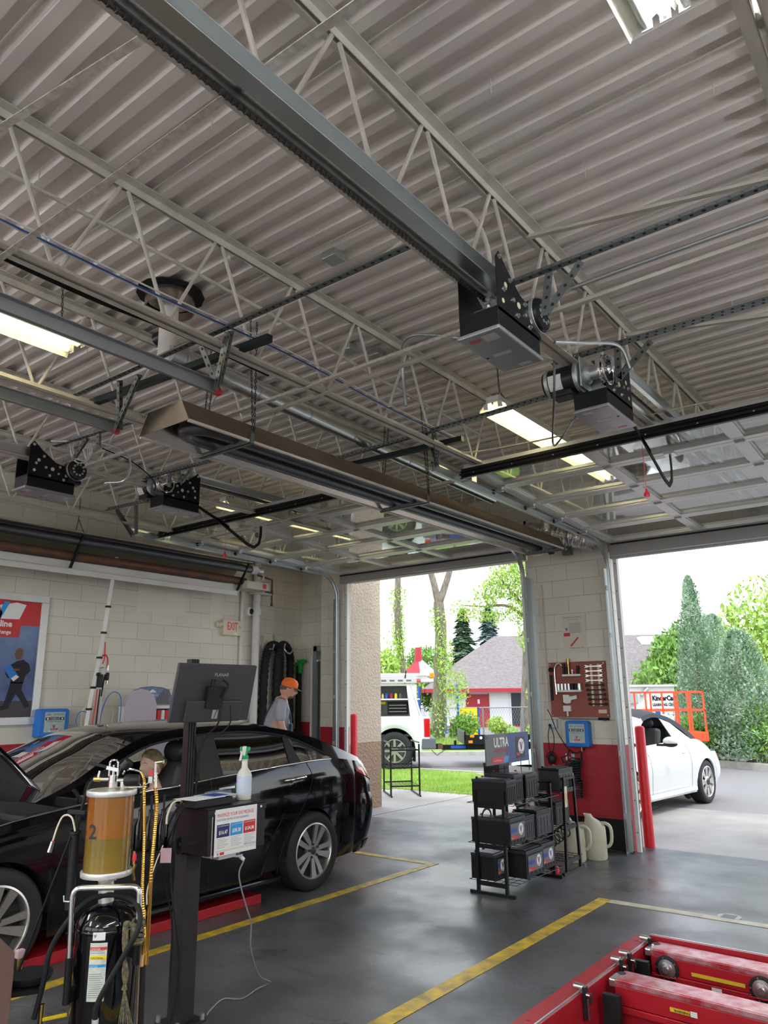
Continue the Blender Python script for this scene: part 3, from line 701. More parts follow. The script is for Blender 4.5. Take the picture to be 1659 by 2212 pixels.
for y in (3.12, 5.15, 7.92):
    m = MB(); m.box(xh-.26, y-.016, zh-.022, xh+.26, y+.016, zh-.018); m.box(xh-.26, y-.016, zh-.022, xh+.26, y-.012, zh+.012)
    m.box(xh+.255, y-.015, zh-.02, xh+.262, y+.015, zh+.06); m.box(xh-.262, y-.015, zh-.02, xh-.255, y+.015, zh+.06); m.build('cross_hanger', 'strut_grey', h1)
    if y < 7:
        for s in (-1, 1):
            for a in (0, .03):
                mc = MB(); chain_mb(mc, (xh+s*.26, y+a*.5, zh+.05), (xh+s*.2, y+a*2, 4.2)); mc.build('chain', 'chain_metal', h1)
# left heater, mirror reflector tilted towards the room
h2 = thing('radiant_heater', 'radiant tube heater with rusty tubes along the left block wall', 'heater', (-7.95, 4.0, 3.15))
m = MB(); heater_section(m, [(-7.74, 3.50), (-7.90, 3.56), (-8.20, 3.32), (-8.20, 3.20), (-8.02, 3.13), (-7.99, 3.13)], -1, 7.0)
mat('heater_alu2', (0.78, 0.73, 0.62), 0.28, 0.8, var=0.12, vscale=2)
m.build('reflector', 'heater_alu2', h2, solid=.002)
for (x, z, mt) in ((-7.86, 3.43, 'tube_steel'), (-7.97, 3.27, 'rust')):
    m = MB(); m.cyl((x, -1, z), (x, 7.06, z), .05, 20); m.build('burner_tube', mt, h2, smooth=60)
m = MB(); m.box(-7.80, -1, 3.485, -7.74, 7.0, 3.50); m.build('reflector_lip', 'tube_steel', h2); m = MB(); m.bar((-8.02,-1,3.14),(-8.02,6.98,3.14),.003,.15,(.15,0,1)); m.build('lower_lip', 'white_paint', h2)
for y in (-.5, 1.6, 4.45, 6.95):
    m = MB(); m.bar((-7.76, y, 3.50), (-8.0, y, 3.13), .03, .006, (1,0,1)); m.bar((-7.76, y-.014, 3.50), (-8.0, y-.014, 3.13), .003, .03, (1,0,1)); m.build('cross_hanger', 'black_metal', h2)
    mc = MB(); chain_mb(mc, (-7.77, y, 3.50), (-7.86, y-.03, 3.68)); chain_mb(mc, (-7.95, y, 3.56), (-7.86, y-.03, 3.68)); chain_mb(mc, (-7.86, y-.03, 3.68), (-7.86, y-.03, 3.95)); mc.build('chain', 'chain_metal', h2)
m = MB(); m.lathe([(.052,0),(.062,.0),(.062,.10),(.05,.12),(.03,.12),(.03,.17),(0,.17)], (-7.86, 7.06, 3.43), 20, 'y'); m.build('exhaust_collar', 'white_paint', h2, smooth=40)
m = MB(); m.lathe([(0,.0),(.045,0),(.05,.03),(.05,.08),(.02,.09),(0,.09)], (-7.86, 7.19, 3.43), 16, 'y'); m.tube(spline([(-7.86,7.25,3.40),(-7.86,7.31,3.36),(-7.87,7.30,3.30),(-7.88,7.22,3.30)]), .009, 8); m.build('blower', 'galvanised', h2, smooth=40)
m = MB(); m.box(-8.14, 7.0, 3.16, -7.86, 7.42, 3.27); m.build('burner_box', 'joist_paint', h2, bevel=.006, label='cream burner box with a red square emblem')
m = MB(); m.box(-7.95, 7.30, 3.1585, -7.87, 7.38, 3.1595); m.box(-7.859,7.30,3.18,-7.857,7.37,3.25); m.build('red_emblem', 'red_plastic', h2)
text('lettering', 'SPACE-RAY', .045, (-7.98, 7.27, 3.159), (0,-1,0), (1,0,0), 'black_metal', h2, bold=.001)
# gas pipes beside the heater
def pipe(name, pts, r, mt, label, cat, group=None, n=10, sm=True):
    m = MB(); m.tube(pts, r, n); return m.build(name, mt, smooth=50, label=label, cat=cat, group=group)
g = thing('gas_pipe', 'rusty gas pipe with a valve dropping beside the left wall heater', 'gas pipe', (-8.3, 7.9, 3.0))
m = MB(); m.tube([(-8.2,7.42,3.22),(-8.25,7.62,3.22),(-8.3,7.90,3.22)], .013, 8); m.tube([(-8.3,7.90,3.05),(-8.3,7.90,3.42),(-8.3,7.60,3.46)], .014, 8); m.cyl((-8.3,7.9,3.02),(-8.3,7.9,3.06),.02,8); m.cyl((-8.3,7.9,3.2),(-8.3,7.9,3.25),.02,8); m.build('pipe_run', 'rust', g, smooth=40)
m = MB(); m.box(-8.27,7.60,3.195,-8.22,7.68,3.245); m.cyl((-8.25,7.64,3.24),(-8.25,7.64,3.30),.012,8); m.build('gas_valve', 'galvanised', g, bevel=.006)
# ================================================================ fluorescent fixtures
def fixture(loc, label, glow='tube_glow', L=2.44, rot=0, tubes=2, w=.24, chains=True, on=None, bare=False):
    r = thing('fluorescent_light', label, 'ceiling light', loc, rot, world=False)
    m = MB(); m.box(-.055, -L/2, .035, .055, L/2, .085); m.build('housing', 'white_paint', r)
    m = MB(); hw = w/2
    rows = [[Vector((x, y, z)) for x, z in ((-hw,-.025),(-hw+.012,.0),(-.06,.038),(-.01,.036),(0,.012),(.01,.036),(.06,.038),(hw-.012,.0),(hw,-.025))] for y in (-L/2, L/2)]
    m.grid(rows)
    if not bare: m.build('reflector', 'reflector_white', r, solid=.0015)
    xs = [(-.062), (.062)] if tubes == 2 else [-.09, -.03, .03, .09][:tubes]
    for i, x in enumerate(xs):
        g_ = glow if on is None or on[i] else 'tube_off'
        m = MB(); m.cyl((x, -L/2+.03, .006), (x, L/2-.03, .006), .0165, 14); m.build('tube', g_, r, smooth=50)
        for s in (-1, 1): m = MB(); m.cyl((x, s*(L/2-.03), .006), (x, s*(L/2-.008), .006), .014, 10); m.box(x-.018, s*(L/2-.006), -.012, x+.018, s*(L/2-.001), .035); m.build('tube_socket', 'white_label', r, smooth=40)
    if chains:
        for s in (-1, 1):
            y = s*(L/2-.12); m = MB(); chain_mb(m, (-.05, y, .085), (0, y, .16)); chain_mb(m, (.05, y, .085), (0, y, .16)); chain_mb(m, (0, y, .16), (.0, y-.02, ZC-loc[2]-.01)); m.build('hanging_chain', 'chain_metal', r)
    return r
fixture((-2.60, 5.98, 3.81), 'lit tube light hanging above the edge of the right bay door', L=2.5)
fixture((-4.05, 0.92, 3.76), 'lit yellow tube light at the left edge, above the left joists', L=2.5)
fixture((-0.43, 0.86, 3.78), 'tube light with white bulbs at the top right corner', glow='tube_glow_white', tubes=3, w=.30, on=[0,1,0], L=2.5)
fixture((-6.62, 6.7, 3.86), 'lit tube light seen through the glass of the left bay door', L=2.44)
fixture((-2.3, -2.6, 3.6), 'added bare tube light hanging unseen behind the camera', 'tube_glow_white', bare=True)  # added unseen lamp, without reflector so it lights the ceiling
fixture((-6.62, -0.4, 3.70), 'added bare tube light out of view over the front of the black sedan', 'tube_glow_white', bare=True)  # added lamp out of view, brightens the left bay
fixture((-4.9, -2.2, 3.6), 'added bare tube light hanging unseen over the rear of the left bay', 'tube_glow_white', bare=True)  # unseen extra lamp, put in to lift the ceiling brightness
fixture((0.6, -1.6, 3.6), 'added bare tube light hanging unseen over the rear of the right bay', 'tube_glow_white', bare=True)  # added behind the view to brighten the right bay
fixture((-7.3, -2.4, 3.8), 'added tube light hanging unseen at the rear by the left wall', L=2.44)  # extra unseen fixture, added for more room light
fixture((2.2, 3.0, 3.5), 'added bare tube light out of view to the right of the red lift', 'tube_glow_white', bare=True)  # added outside the frame to brighten the interior
# ================================================================ flue, ducts
f = thing('flue_pipe', 'vertical flue pipe rising into a collar in the roof deck', 'flue pipe', (-3.75, 2.60, 3.72))
m = MB(); m.cyl((-3.75,2.60,3.72),(-3.75,2.60,4.2),.058,24); m.build('pipe', 'ceiling_paint', f, smooth=40)
m = MB(); m.lathe([(.150,4.10),(.158,4.10),(.158,4.20),(.150,4.20)], (-3.75,2.60,0), 32); m.lathe([(.06,4.165),(.15,4.17)], (-3.75,2.60,0), 32); m.build('collar', 'heater_alu', f, smooth=40)
m = MB(); m.lathe([(.10,4.2),(.215,4.205),(.215,4.215),(.10,4.216)], (-3.75,2.60,0), 14); m.build('dark_opening', 'black_rubber', f)
m = MB(); m.cyl((-3.75,2.60,3.705),(-3.75,2.60,3.722),.07,24); m.build('drip_cap', 'white_paint', f, smooth=40)
m = MB(); m.cyl((-3.86,2.60,3.93),(-3.75,2.60,3.93),.045,18); m.build('side_tee', 'black_metal', f, smooth=40)
d_ = thing('exhaust_duct', 'long shiny silver exhaust duct running from the flue towards the doors', 'duct', (-3.62, 4.1, 3.62))
m = MB(); p0 = Vector((-3.70,2.64,3.77)); p1 = Vector((-3.68,6.6,3.65)); m.cyl(p0, p1, .056, 24); m.build('duct_pipe', 'bright_steel', d_, smooth=40)
m = MB()
for k in (.17,.30,.43,.62,.8): 
    c = p0.lerp(p1, k); dd = (p1-p0).normalized(); m.cyl(c-dd*.008, c+dd*.008, .0585, 24)
m.build('joint_ring', 'galvanised', d_, smooth=40)
m = MB(); m.cyl(p0-Vector((0,.06,0)), p0+Vector((0,.02,0)), .062, 20); m.tube([p0+Vector((.066*math.cos(a),0.05,.066*math.sin(a))) for a in [2*PI*k/20 for k in range(20)]], .004, 6, closed=True); m.build('clamp', 'galvanised', d_, smooth=40)
# foil flexible duct by the pillar
fd = thing('foil_duct', 'crinkled foil flexible duct above the middle pillar', 'duct', (-3.7, 8.25, 3.32))
m = MB(); path = spline([(-4.18,8.42,3.50),(-4.13,8.30,3.63),(-3.98,8.22,3.60),(-3.80,8.20,3.56),(-3.58,8.22,3.50),(-3.40,8.27,3.44),(-3.30,8.33,3.41)], 14)
rs = [.115+.010*math.sin(i*2.1)+.005*math.sin(i*5.3) for i in range(len(path))]
m.tube(path, .08, 22, rs=rs); m.build('foil_hose', 'foil', fd, smooth=30)
m = MB(); m.cyl((-3.80,8.10,3.53),(-3.80,8.10,3.72),.062,20); m.cyl((-3.80,8.02,3.42),(-3.80,8.10,3.56),.055,20); m.build('elbow', 'foil', fd, smooth=30)
m = MB(); m.tube(spline([(-3.80,8.05,3.50),(-3.79,8.0,3.36),(-3.83,7.99,3.30),(-3.93,7.98,3.29)]), .026, 12); m.build('white_drain', 'white_paint', fd, smooth=50)
m = MB(); m.lathe([(0,0),(.045,0),(.045,.05),(0,.05)], (-3.74,8.0,3.31), 16, 'x'); m.build('black_cap', 'black_plastic', fd, smooth=40)
m = MB(); m.tube([Vector((-3.55+.086*0,8.22,3.49))+Vector((0.02*math.sin(a),.125*math.cos(a),.125*math.sin(a))) for a in [2*PI*k/20 for k in range(20)]], .005, 6, closed=True); m.build('hose_clamp', 'tube_steel', fd)
m = MB(); m.box(-3.79,8.46,3.33,-3.68,8.54,3.45); b_ = m.build('junction_box', 'grey_plastic', bevel=.006, label='small dark grey junction box high on the middle pillar', cat='junction box')
m = MB(); m.tube([(-3.735,8.51,3.45),(-3.735,8.51,3.50)], .008, 8); m.build('nipple', 'galvanised', b_)
gp = thing('gas_valve_assembly', 'black gas pipe tee with a pressure regulator above the pillar', 'gas pipe', (-4.25, 8.4, 3.62))
m = MB(); m.cyl((-4.25,8.42,3.62),(-4.25,8.42,3.82),.017,8); m.cyl((-4.25,8.42,3.75),(-4.12,8.42,3.71),.013,8); m.build('pipe_tee', 'black_metal', gp, smooth=40)
m = MB(); m.lathe([(0,0),(.045,.0),(.05,.02),(.045,.04),(0,.045)], (-4.07,8.42,3.69), 16); m.build('regulator', 'grey_plastic', gp, smooth=40)
# ================================================================ conduits and cables under the deck
pipe('conduit', [(-1.36,3.10,3.58),(-1.55,3.6,3.85),(-1.60,3.95,4.08),(-1.30,3.98,4.10),(1.4,3.97,4.10)], .0135, 'galvanised', 'grey conduit bending down to the nearest opener on the right', 'conduit')
pipe('conduit', spline([(-3.31,0.6,4.13),(-3.31,2.84,4.13),(-3.40,4.4,4.13),(-3.41,6.0,4.10)],4), .0125, 'joist_paint', 'painted conduit crossing behind the second joist near the flue', 'conduit')
m = MB(); m.tube(spline([(-2.30,2.96,4.08),(-1.95,2.90,4.10),(-1.76,2.89,4.10),(-1.68,2.93,4.06),(-1.66,3.05,3.92),(-1.68,3.1,3.62)],6), .0125, 10); m.build('conduit', 'joist_paint', smooth=50, label='painted conduit looping down behind the silver rail', cat='conduit')
m = MB(); m.tube(spline([(-2.62,4.0,4.12),(-2.75,3.9,4.12),(-2.87,3.95,4.10),(-2.95,4.05,3.98),(-2.95,4.08,3.7)],6), .012, 10); m.tube([(-2.62,4.0,4.12),(-2.3,4.45,4.12),(-1.9,5.6,4.12)], .012, 8); m.build('conduit', 'galvanised', smooth=50, label='grey conduit bending down near the small green boxes', cat='conduit')
for i, (x0, dzz) in enumerate(((-2.985, .055), (-2.965, .05), (-2.945, .06))):
    m = MB(); m.tube(spline([(x0,0.2,3.60+dzz),(x0-.01,1.2,3.60+dzz),(x0,1.9,3.59+dzz),(x0+.01,2.9,3.61+dzz),(x0-.02,3.9,3.595+dzz),(x0-.03,4.8,3.60+dzz)],6), .0045, 6)
    m.build('cable', 'cable_blue' if i == 1 else 'white_label', smooth=50, label=['white cable lying highest on the double joist chord','blue cable between the white cables on the joist chord','white cable nearest the camera on the joist chord'][i], cat='cable', group='cables along the joist chord') if i != 1 else None
    if i == 1:
        mat('cable_blue', (0.03, 0.10, 0.35), 0.4); m.build('cable', 'cable_blue', smooth=50, label='blue cable between the white cables on the joist chord', cat='cable', group='cables along the joist chord')
m = MB(); m.tube(spline([(-3.12,0.4,3.60),(-3.14,1.6,3.575),(-3.13,2.2,3.59),(-3.13,2.9,3.58)],8), .012, 8); m.build('cable', 'black_rubber', smooth=50, label='thick black cable along the joist in front of the flue', cat='cable')
m = MB()
for k in range(6): m.tube(spline([(-0.3-.02*k,5.06+.004*k,3.56),(-1.4,5.03+.01*k,3.565+.004*k),(-2.4,5.0+.012*k,3.56+.003*k),(-3.0,4.95+.01*k,3.58+.004*k),(-3.18,4.7,3.6)],6), .004, 5)
m.build('cable_bundle', 'cream_plastic', label='bundle of loose cream cables along the top of the right bay door', cat='cable')
def small_box(x, y, z, label):
    m = MB(); m.box(x-.05, y-.05, z, x+.05, y+.05, z+.05); m.build('junction_box', 'galvanised', bevel=.004, label=label, cat='junction box')
small_box(-2.62, 2.92, 4.17, 'grey junction box beside the perforated angle left of the silver rail')
small_box(-3.33, 3.89, 4.17, 'left grey-green junction box above the silver duct'); small_box(-3.22, 4.09, 4.17, 'right grey-green junction box above the silver duct')
# bridging bars across the joists
bridging((-4.37,1.25,3.545),(-0.2,1.30,3.545), 'flaking cream brace crossing from the double chord to behind the silver rail')
bridging((-4.37,1.02,4.16),(-1.6,1.0,3.56), 'cream brace nearest the camera at the upper left')
bridging((-5.75,3.16,3.545),(-1.6,3.12,3.545), 'cream brace ending at the back of the nearest opener')
bridging((-4.37,3.30,3.545),(-0.2,3.22,3.545), 'cream brace running right just below the bent conduit', 'joist_paint')
bridging((-1.6,3.4,4.14),(1.3,3.3,3.56), 'thin cream brace high on the right side', 'joist_paint')
bridging((-7.15,5.6,3.545),(-3.03,5.5,3.545), 'cream brace seen beyond the brown heater', 'joist_paint')
bridging((-1.6,4.88,4.13),(-0.2,4.9,3.9), 'thin grey brace above the hand wheel opener', 'joist_paint')
# nails and wires sticking through the deck
p_ = None
for x, y, lb in ((-1.25,2.35,'bent wire pin in the roof deck right of the nearest joist'),(-3.9,1.1,'wire pin in the roof deck at the upper left corner'),(-3.3,1.35,'wire pin in the roof deck left of the second joist'),(-2.35,1.75,'wire pin in the roof deck midway between the silver rail and the second joist'),(-1.15,3.0,'wire pin in the roof deck above the upper perforated angle'),(-0.5,2.9,'wire pin in the roof deck near the right edge above the conduit'),(-4.9,2.6,'wire pin in the roof deck left of the flue collar'),(-0.62,4.3,'wire pin in the roof deck between the two right perforated angles'),(-3.1,2.4,'wire pin in the roof deck just right of the flue collar'),(-0.9,4.9,'wire pin in the roof deck right of the hand wheel opener')):
    y = round(y/.1524)*.1524+.109; m = MB(); m.cyl((x, y, ZC-.055), (x, y, ZC+.02), .0025, 5); m.ball((x, y, ZC-.005), .006, 6, 4); m.build('deck_pin', 'joist_paint', label=lb, cat='deck pin', group='pins sticking through the roof deck')
# coil of white cable on the leftmost opener
m = MB(); cc = Vector((-5.40,3.0,3.60))
for k in range(5): m.tube([cc+Vector((.012*k-.02,(.075+.008*(k%3))*math.cos(a),(.085+.007*((k+1)%3))*math.sin(a)+.004*k)) for a in [2*PI*j/24 for j in range(24)]], .0045, 6, closed=True)
m.build('cable_coil', 'white_label', label='coil of white cable hung on the leftmost opener', cat='cable')
pipe('flexible_conduit', spline([(-1.36,3.12,3.32),(-1.28,3.3,3.36),(-1.2,3.55,3.42),(-1.25,3.85,3.42)],8), .009, 'bright_steel', 'ribbed metal conduit between the nearest opener and the hand wheel opener', 'cable')
pipe('flexible_conduit', spline([(-1.36,3.10,3.20),(-1.42,3.2,3.05),(-1.62,3.6,2.99),(-1.66,3.8,3.08),(-1.58,3.86,3.22)],8), .006, 'tube_steel', 'thin dark cable looping down from the nearest opener to the motor', 'cable')
pipe('flexible_conduit', spline([(-5.40,2.75,3.62),(-5.15,3.0,3.62),(-5.05,3.2,3.55),(-5.20,3.3,3.40),(-5.38,3.22,3.38)],8), .008, 'bright_steel', 'ribbed metal conduit curving over the leftmost opener motor', 'cable')
pipe('flexible_conduit', spline([(-5.25,3.1,3.62),(-5.4,3.5,3.62),(-5.6,3.85,3.55),(-5.85,3.95,3.45)],8), .005, 'black_rubber', 'thin black cable between the two left openers', 'cable')
# ledge angle along the left wall
m = MB(); m.box(XL, -6, 3.98, XL+.07, D, 3.99); m.box(XL, -6, 3.98, XL+.008, D, 4.06); struct(m, 'trim_30', 'joist_paint')
# ================================================================ cars
mat('car_black', (0.0025, 0.0025, 0.004), 0.10, coat=0.35, spec=0.45)
mat('car_white', (0.68, 0.68, 0.66), 0.2, coat=0.8)
mat('soft_top', (0.035, 0.035, 0.04), 0.85, bump=0.3, bscale=300)
mat('seat_black', (0.02, 0.021, 0.023), 0.5)
mat('seat_grey', (0.10, 0.10, 0.10), 0.5)
mat('headliner', (0.22, 0.21, 0.19), 0.9)
mat('pillar_satin', (0.025, 0.025, 0.03), 0.35)
mat('window_tint', (0.55, 0.66, 0.62), 0.02, trans=1.0, ior=1.45)
mat('tyre', (0.018, 0.018, 0.019), 0.7, bump=0.2, bscale=30)
mat('alloy', (0.60, 0.58, 0.55), 0.28, 0.9)
mat('alloy_dark', (0.05, 0.05, 0.05), 0.5, 0.4)
mat('lamp_red', (0.55, 0.01, 0.015), 0.12, coat=1.0)
mat('lamp_clear', (0.75, 0.75, 0.75), 0.1, 0.3, coat=1.0)
mat('orange_lens', (0.9, 0.25, 0.02), 0.2)
def sheet(m, f, nu, nv, side=1):
    rows = []
    for i in range(nu+1):
        r = [f(i/nu, j/nv) for j in range(nv+1)]
        if side < 0: r = [Vector((-p.x, p.y, p.z)) for p in r]
        rows.append(r)
    if side < 0: rows = rows[::-1]
    m.grid(rows)
def make_wheel(name, par, c, R, rr, w, style, side):
    """wheel at c (hub centre on the outer face), axis X, outer face towards side"""
    s = side
    m = MB(); p = [(rr, -.004), (rr+.012, 0), ((R+rr)/2, .006), (R-.02, -.004), (R-.003, -.02), (R, -.05), (R, -w+.05), (R-.003, -w+.02), (R-.02, -w+.004), ((R+rr)/2, -w-.006), (rr, -w)]
    m.lathe([(a, s*b) for a, b in p], c, 48, 'x'); ty = m.build(name, 'tyre', par, smooth=50)
    m = MB(); m.lathe([(rr, -.003*s), (rr-.012, .0), (rr-.02, -.012*s), (rr-.028, -.07*s), (rr-.03, -.18*s), (rr, -.19*s)], c, 48, 'x')
    # spokes
    def spoke(a, w0, w1, r0, r1, d0, d1, tw=0.0):
        for q in (0,):
            P = []
            for r, ww, d, t in ((r0, w0, d0, 0), (r1, w1, d1, tw)):
                aa = a+t; rad = Vector((0, math.cos(aa), math.sin(aa))); tan = Vector((0, -math.sin(aa), math.cos(aa)))
                for dx, sg in ((d, -1), (d, 1), (d-.022, 1), (d-.022, -1)): P.append(Vector(c)+rad*r+tan*ww*sg+Vector((s*dx, 0, 0)))
            f = [(0,1,5,4),(1,2,6,5),(2,3,7,6),(3,0,4,7),(0,3,2,1),(4,5,6,7)]
            m.add(P, f if s > 0 else [x[::-1] for x in f])
    if style == 'ten':
        for k in range(10): spoke(2*PI*k/10+.2, .017, .031 if k % 2 else .024, .05, rr-.012, -.018, -.006, .14 if k % 2 else -.05)
    elif style == 'eight':
        for k in range(8): spoke(2*PI*k/8, .030, .050, .09, rr-.012, -.012, -.008)
    else:
        for k in range(6):
            for o in (-.13, .13): spoke(2*PI*k/6+o, .018, .026, .07, rr-.012, -.02, -.006, o*.6)
    m.lathe([(0, -.02*s), (.062, -.018*s), (.07, -.03*s), (.07, -.06*s), (0, -.06*s)], c, 24, 'x'); m.build('rim', 'alloy', ty, smooth=35)
    m = MB(); m.lathe([(0, -.075*s), (rr-.03, -.075*s), (rr-.03,-.08*s), (0, -.08*s)], c, 32, 'x'); m.build('brake_disc', 'alloy_dark', ty)
    m = MB(); R2 = .032 if style != 'eight' else .085
    m.lathe([(0, -.004*s), (R2*.8, -.006*s), (R2, -.014*s), (R2, -.03*s)], c, 24, 'x'); m.build('hub_cap', 'chrome' if style == 'eight' else 'alloy_dark', ty, smooth=50)
    if style == 'ten':
        m = MB()
        for k in range(5):
            a = 2*PI*k/5+.5; q = Vector(c)+Vector((0, .056*math.cos(a), .056*math.sin(a))); m.cyl(q+Vector((-.03*s,0,0)), q+Vector((-.006*s,0,0)), .011, 8)
        m.build('lug_nuts', 'alloy_dark', ty)
    return ty
class Car:
    def __init__(s, root, body, W, sill, belt, wt, zr, zc, k, bulge, arches, zsec):
        s.r = root; s.body = body; s.W = W; s.sl = sill; s.b = belt; s.wt = wt; s.zrt = zr; s.zct = zc; s.k = k; s.bl = bulge; s.ar = arches; s.zs = zsec
    def w(s, y): return sinterp(s.W, y)
    def belt(s, y): return sinterp(s.b, y)
    def bottom(s, y):
        z = sinterp(s.sl, y)
        for yc, zc, r in s.ar:
            d = r*r-(y-yc)**2
            if d > 0: z = max(z, zc+math.sqrt(d))
        return z
    def x(s, y, z):
        b = s.belt(y)
        if z <= b: return s.w(y)*sinterp(s.zs, z/b)
        return s.w(y)*sinterp(s.zs, 1.0) - (z-b)*s.k
    def pt(s, y, z, o=0.0): return Vector((s.x(y, z)+o, y, z))
    def both(s, name, mt, f, nu, nv, solid=0, par=None, smooth=60, sides=(1, -1)):
        out = []
        for sd in sides:
            m = MB(); sheet(m, f, nu, nv, sd); out.append(m.build(name, mt, par or s.r, smooth=smooth, solid=solid))
        return out
    def lower(s, name, y0, y1, yl=None, yr=None, mt=None, nu=30, nv=14, top=None, sides=(1,-1)):
        """panel between the sill and the belt; yl / yr bend its front and rear edges as functions of z"""
        def f(u, v):
            y = y0+(y1-y0)*u; zb = s.bottom(y); zt = (top or s.belt)(y); z = zb+(zt-zb)*v
            if yl: y += (1-u)*yl(z)
            if yr: y += u*yr(z)
            return s.pt(y, z)
        return s.both(name, mt or s.body, f, nu, nv, sides=sides)
    def band(s, name, lo, hi, y0, y1, mt, nu=30, nv=4, o=0.0, sides=(1,-1), par=None, shear=0, solid=0):
        def f(u, v):
            y = y0+(y1-y0)*u; a, b = lo(y), hi(y); z = a+(b-a)*v; return s.pt(y+shear*v, z, o)
        return s.both(name, mt, f, nu, nv, sides=sides, par=par, solid=solid)
    def over(s, name, y0, y1, mt, nu=16, nv=20, dz=0.0, solid=0.0, inset=0.0):
        """surface across the car from side edge to side edge"""
        def row(y):
            ze = sinterp(s.zrt, y); xe = s.x(y, ze)-inset; zc = sinterp(s.zct, y); bl = sinterp(s.bl, y); r = []
            for j in range(nv+1):
                t = -1+2*j/nv; q = 1-abs(t)**2.4; r.append(Vector((xe*t, y+bl*(1-t*t), ze+(zc-ze)*q+dz)))
            return r
        m = MB(); m.grid([row(y0+(y1-y0)*i/nu) for i in range(nu+1)]); m.f = [f[::-1] for f in m.f]
        return m.build(name, mt, s.r, smooth=60, solid=solid)
def corner(car, path, ztop, zbot, mt, name, off, nv=14, par=None, o=0.0, u0=0, u1=1, nu=36, sides=(1,-1)):
    """surface following a plan path (x, y), bulged by off(z)"""
    P = spline([(a, b, 0) for a, b in path], 8)
    L = [0]
    for a, b in zip(P, P[1:]): L.append(L[-1]+(b-a).length)
    def at_(t):
        d = t*L[-1]
        for i in range(len(L)-1):
            if d <= L[i+1]+1e-9:
                q = (d-L[i])/max(1e-9, L[i+1]-L[i]); p = P[i].lerp(P[i+1], q); tn = (P[i+1]-P[i]).normalized(); return p, Vector((tn.y, -tn.x, 0))
        return P[-1], Vector((0, 1, 0))
    def f(u, v):
        t = u0+(u1-u0)*u; p, n = at_(t)
        if n.dot(Vector((1, .6 if path[-1][1] > 0 else -.6, 0))) < 0: n = -n
        zb = zbot(t, p) if callable(zbot) else zbot; zt = ztop(t, p) if callable(ztop) else ztop
        z = zb+(zt-zb)*v; q = p+n*(off(z)*min(1, t/.16)+o); q.z = z; w = max(0, 1-t/.25); q.x += (car.x(q.y, z)+o-q.x)*w if path[0][0] > .5 else 0; return q
    return car.both(name, mt, f, nu, nv, par=par, sides=sides)
# ---------------------------------------------------------------- the black sedan
sd = thing('sedan', 'black four-door sedan with its bonnet open, parked in the left bay', 'car', (-5.82, 5.29, 0), world=False)
AR = [(0.02, .33, .365), (-2.84, .33, .365)]
K = Car(sd, 'car_black',
    W=[(-3.6,.80),(-3.2,.875),(-2.84,.905),(-2,.915),(-1,.918),(-.4,.912),(0,.912),(.45,.89),(.8,.80),(1.0,.66)],
    sill=[(-3.4,.2),(-2.2,.19),(-.5,.19),(.5,.22),(1,.24)],
    belt=[(-3.6,.74),(-3.1,.84),(-2.75,.92),(-2.0,.995),(-1.47,1.02),(-1.05,1.05),(-.28,1.088),(.25,1.10),(.7,1.045),(.95,1.0)],
    wt=[], zr=[(-2.6,1.01),(-2.3,1.12),(-2.02,1.255),(-1.65,1.385),(-1.2,1.432),(-.6,1.428),(-.2,1.375),(.1,1.30),(.4,1.195),(.75,1.085),(.95,1.035)],
    zc=[(-2.6,1.03),(-2.3,1.17),(-2.02,1.31),(-1.75,1.43),(-1.3,1.475),(-.9,1.483),(-.5,1.465),(-.2,1.425),(.1,1.34),(.4,1.235),(.7,1.125),(.95,1.06)],
    k=.60, bulge=[(-2.6,-.30),(-1.75,-.08),(-1.2,0),(-.3,.0),(.3,.06),(.95,.09)], arches=AR,
    zsec=[(0,.90),(.25,.965),(.42,.985),(.6,1.0),(.78,.995),(.9,.985),(1.0,.945)])
K.lower('front_fender', -3.35, -2.10, nu=44)
K.lower('front_door', -2.09, -1.20, yr=lambda z: 0, nu=24)
cz = [(.19,-.34),(.47,-.27),(.74,-.05),(.95,.06),(1.09,.01)]
K.lower('rear_door', -1.19, -.11, yr=lambda z: sinterp(cz, z), nu=30)
K.lower('quarter_panel', -.10, .62, yl=lambda z: sinterp(cz, z) if z > .9 or True else 0, nu=46, top=lambda y: min(K.belt(y), 1.2))
WT = [(-2.45,1.03),(-2.3,1.075),(-2.02,1.185),(-1.65,1.315),(-1.2,1.368),(-1.02,1.378),(-.6,1.372),(-.22,1.315),(.05,1.215),(.27,1.105),(.4,1.09)]
wtf = lambda y: sinterp(WT, y); zrf = lambda y: sinterp(K.zrt, y)
K.band('roof_side_rail', lambda y: max(wtf(y), K.belt(y)), lambda y: max(zrf(y), K.belt(y)+.002), -2.55, .27, 'car_black', nu=60)
K.band('rear_pillar', K.belt, zrf, .27, .95, 'car_black', nu=20)
# chrome belt moulding
for sdn in (1, -1):
    m = MB(); m.tube([Vector((sdn*(K.x(y, K.belt(y)-.005)+.004), y, K.belt(y)-.002)) for y in [-2.85+i*.1 for i in range(32)]], .0075, 6); m.build('chrome_moulding', 'chrome', sd, smooth=60)
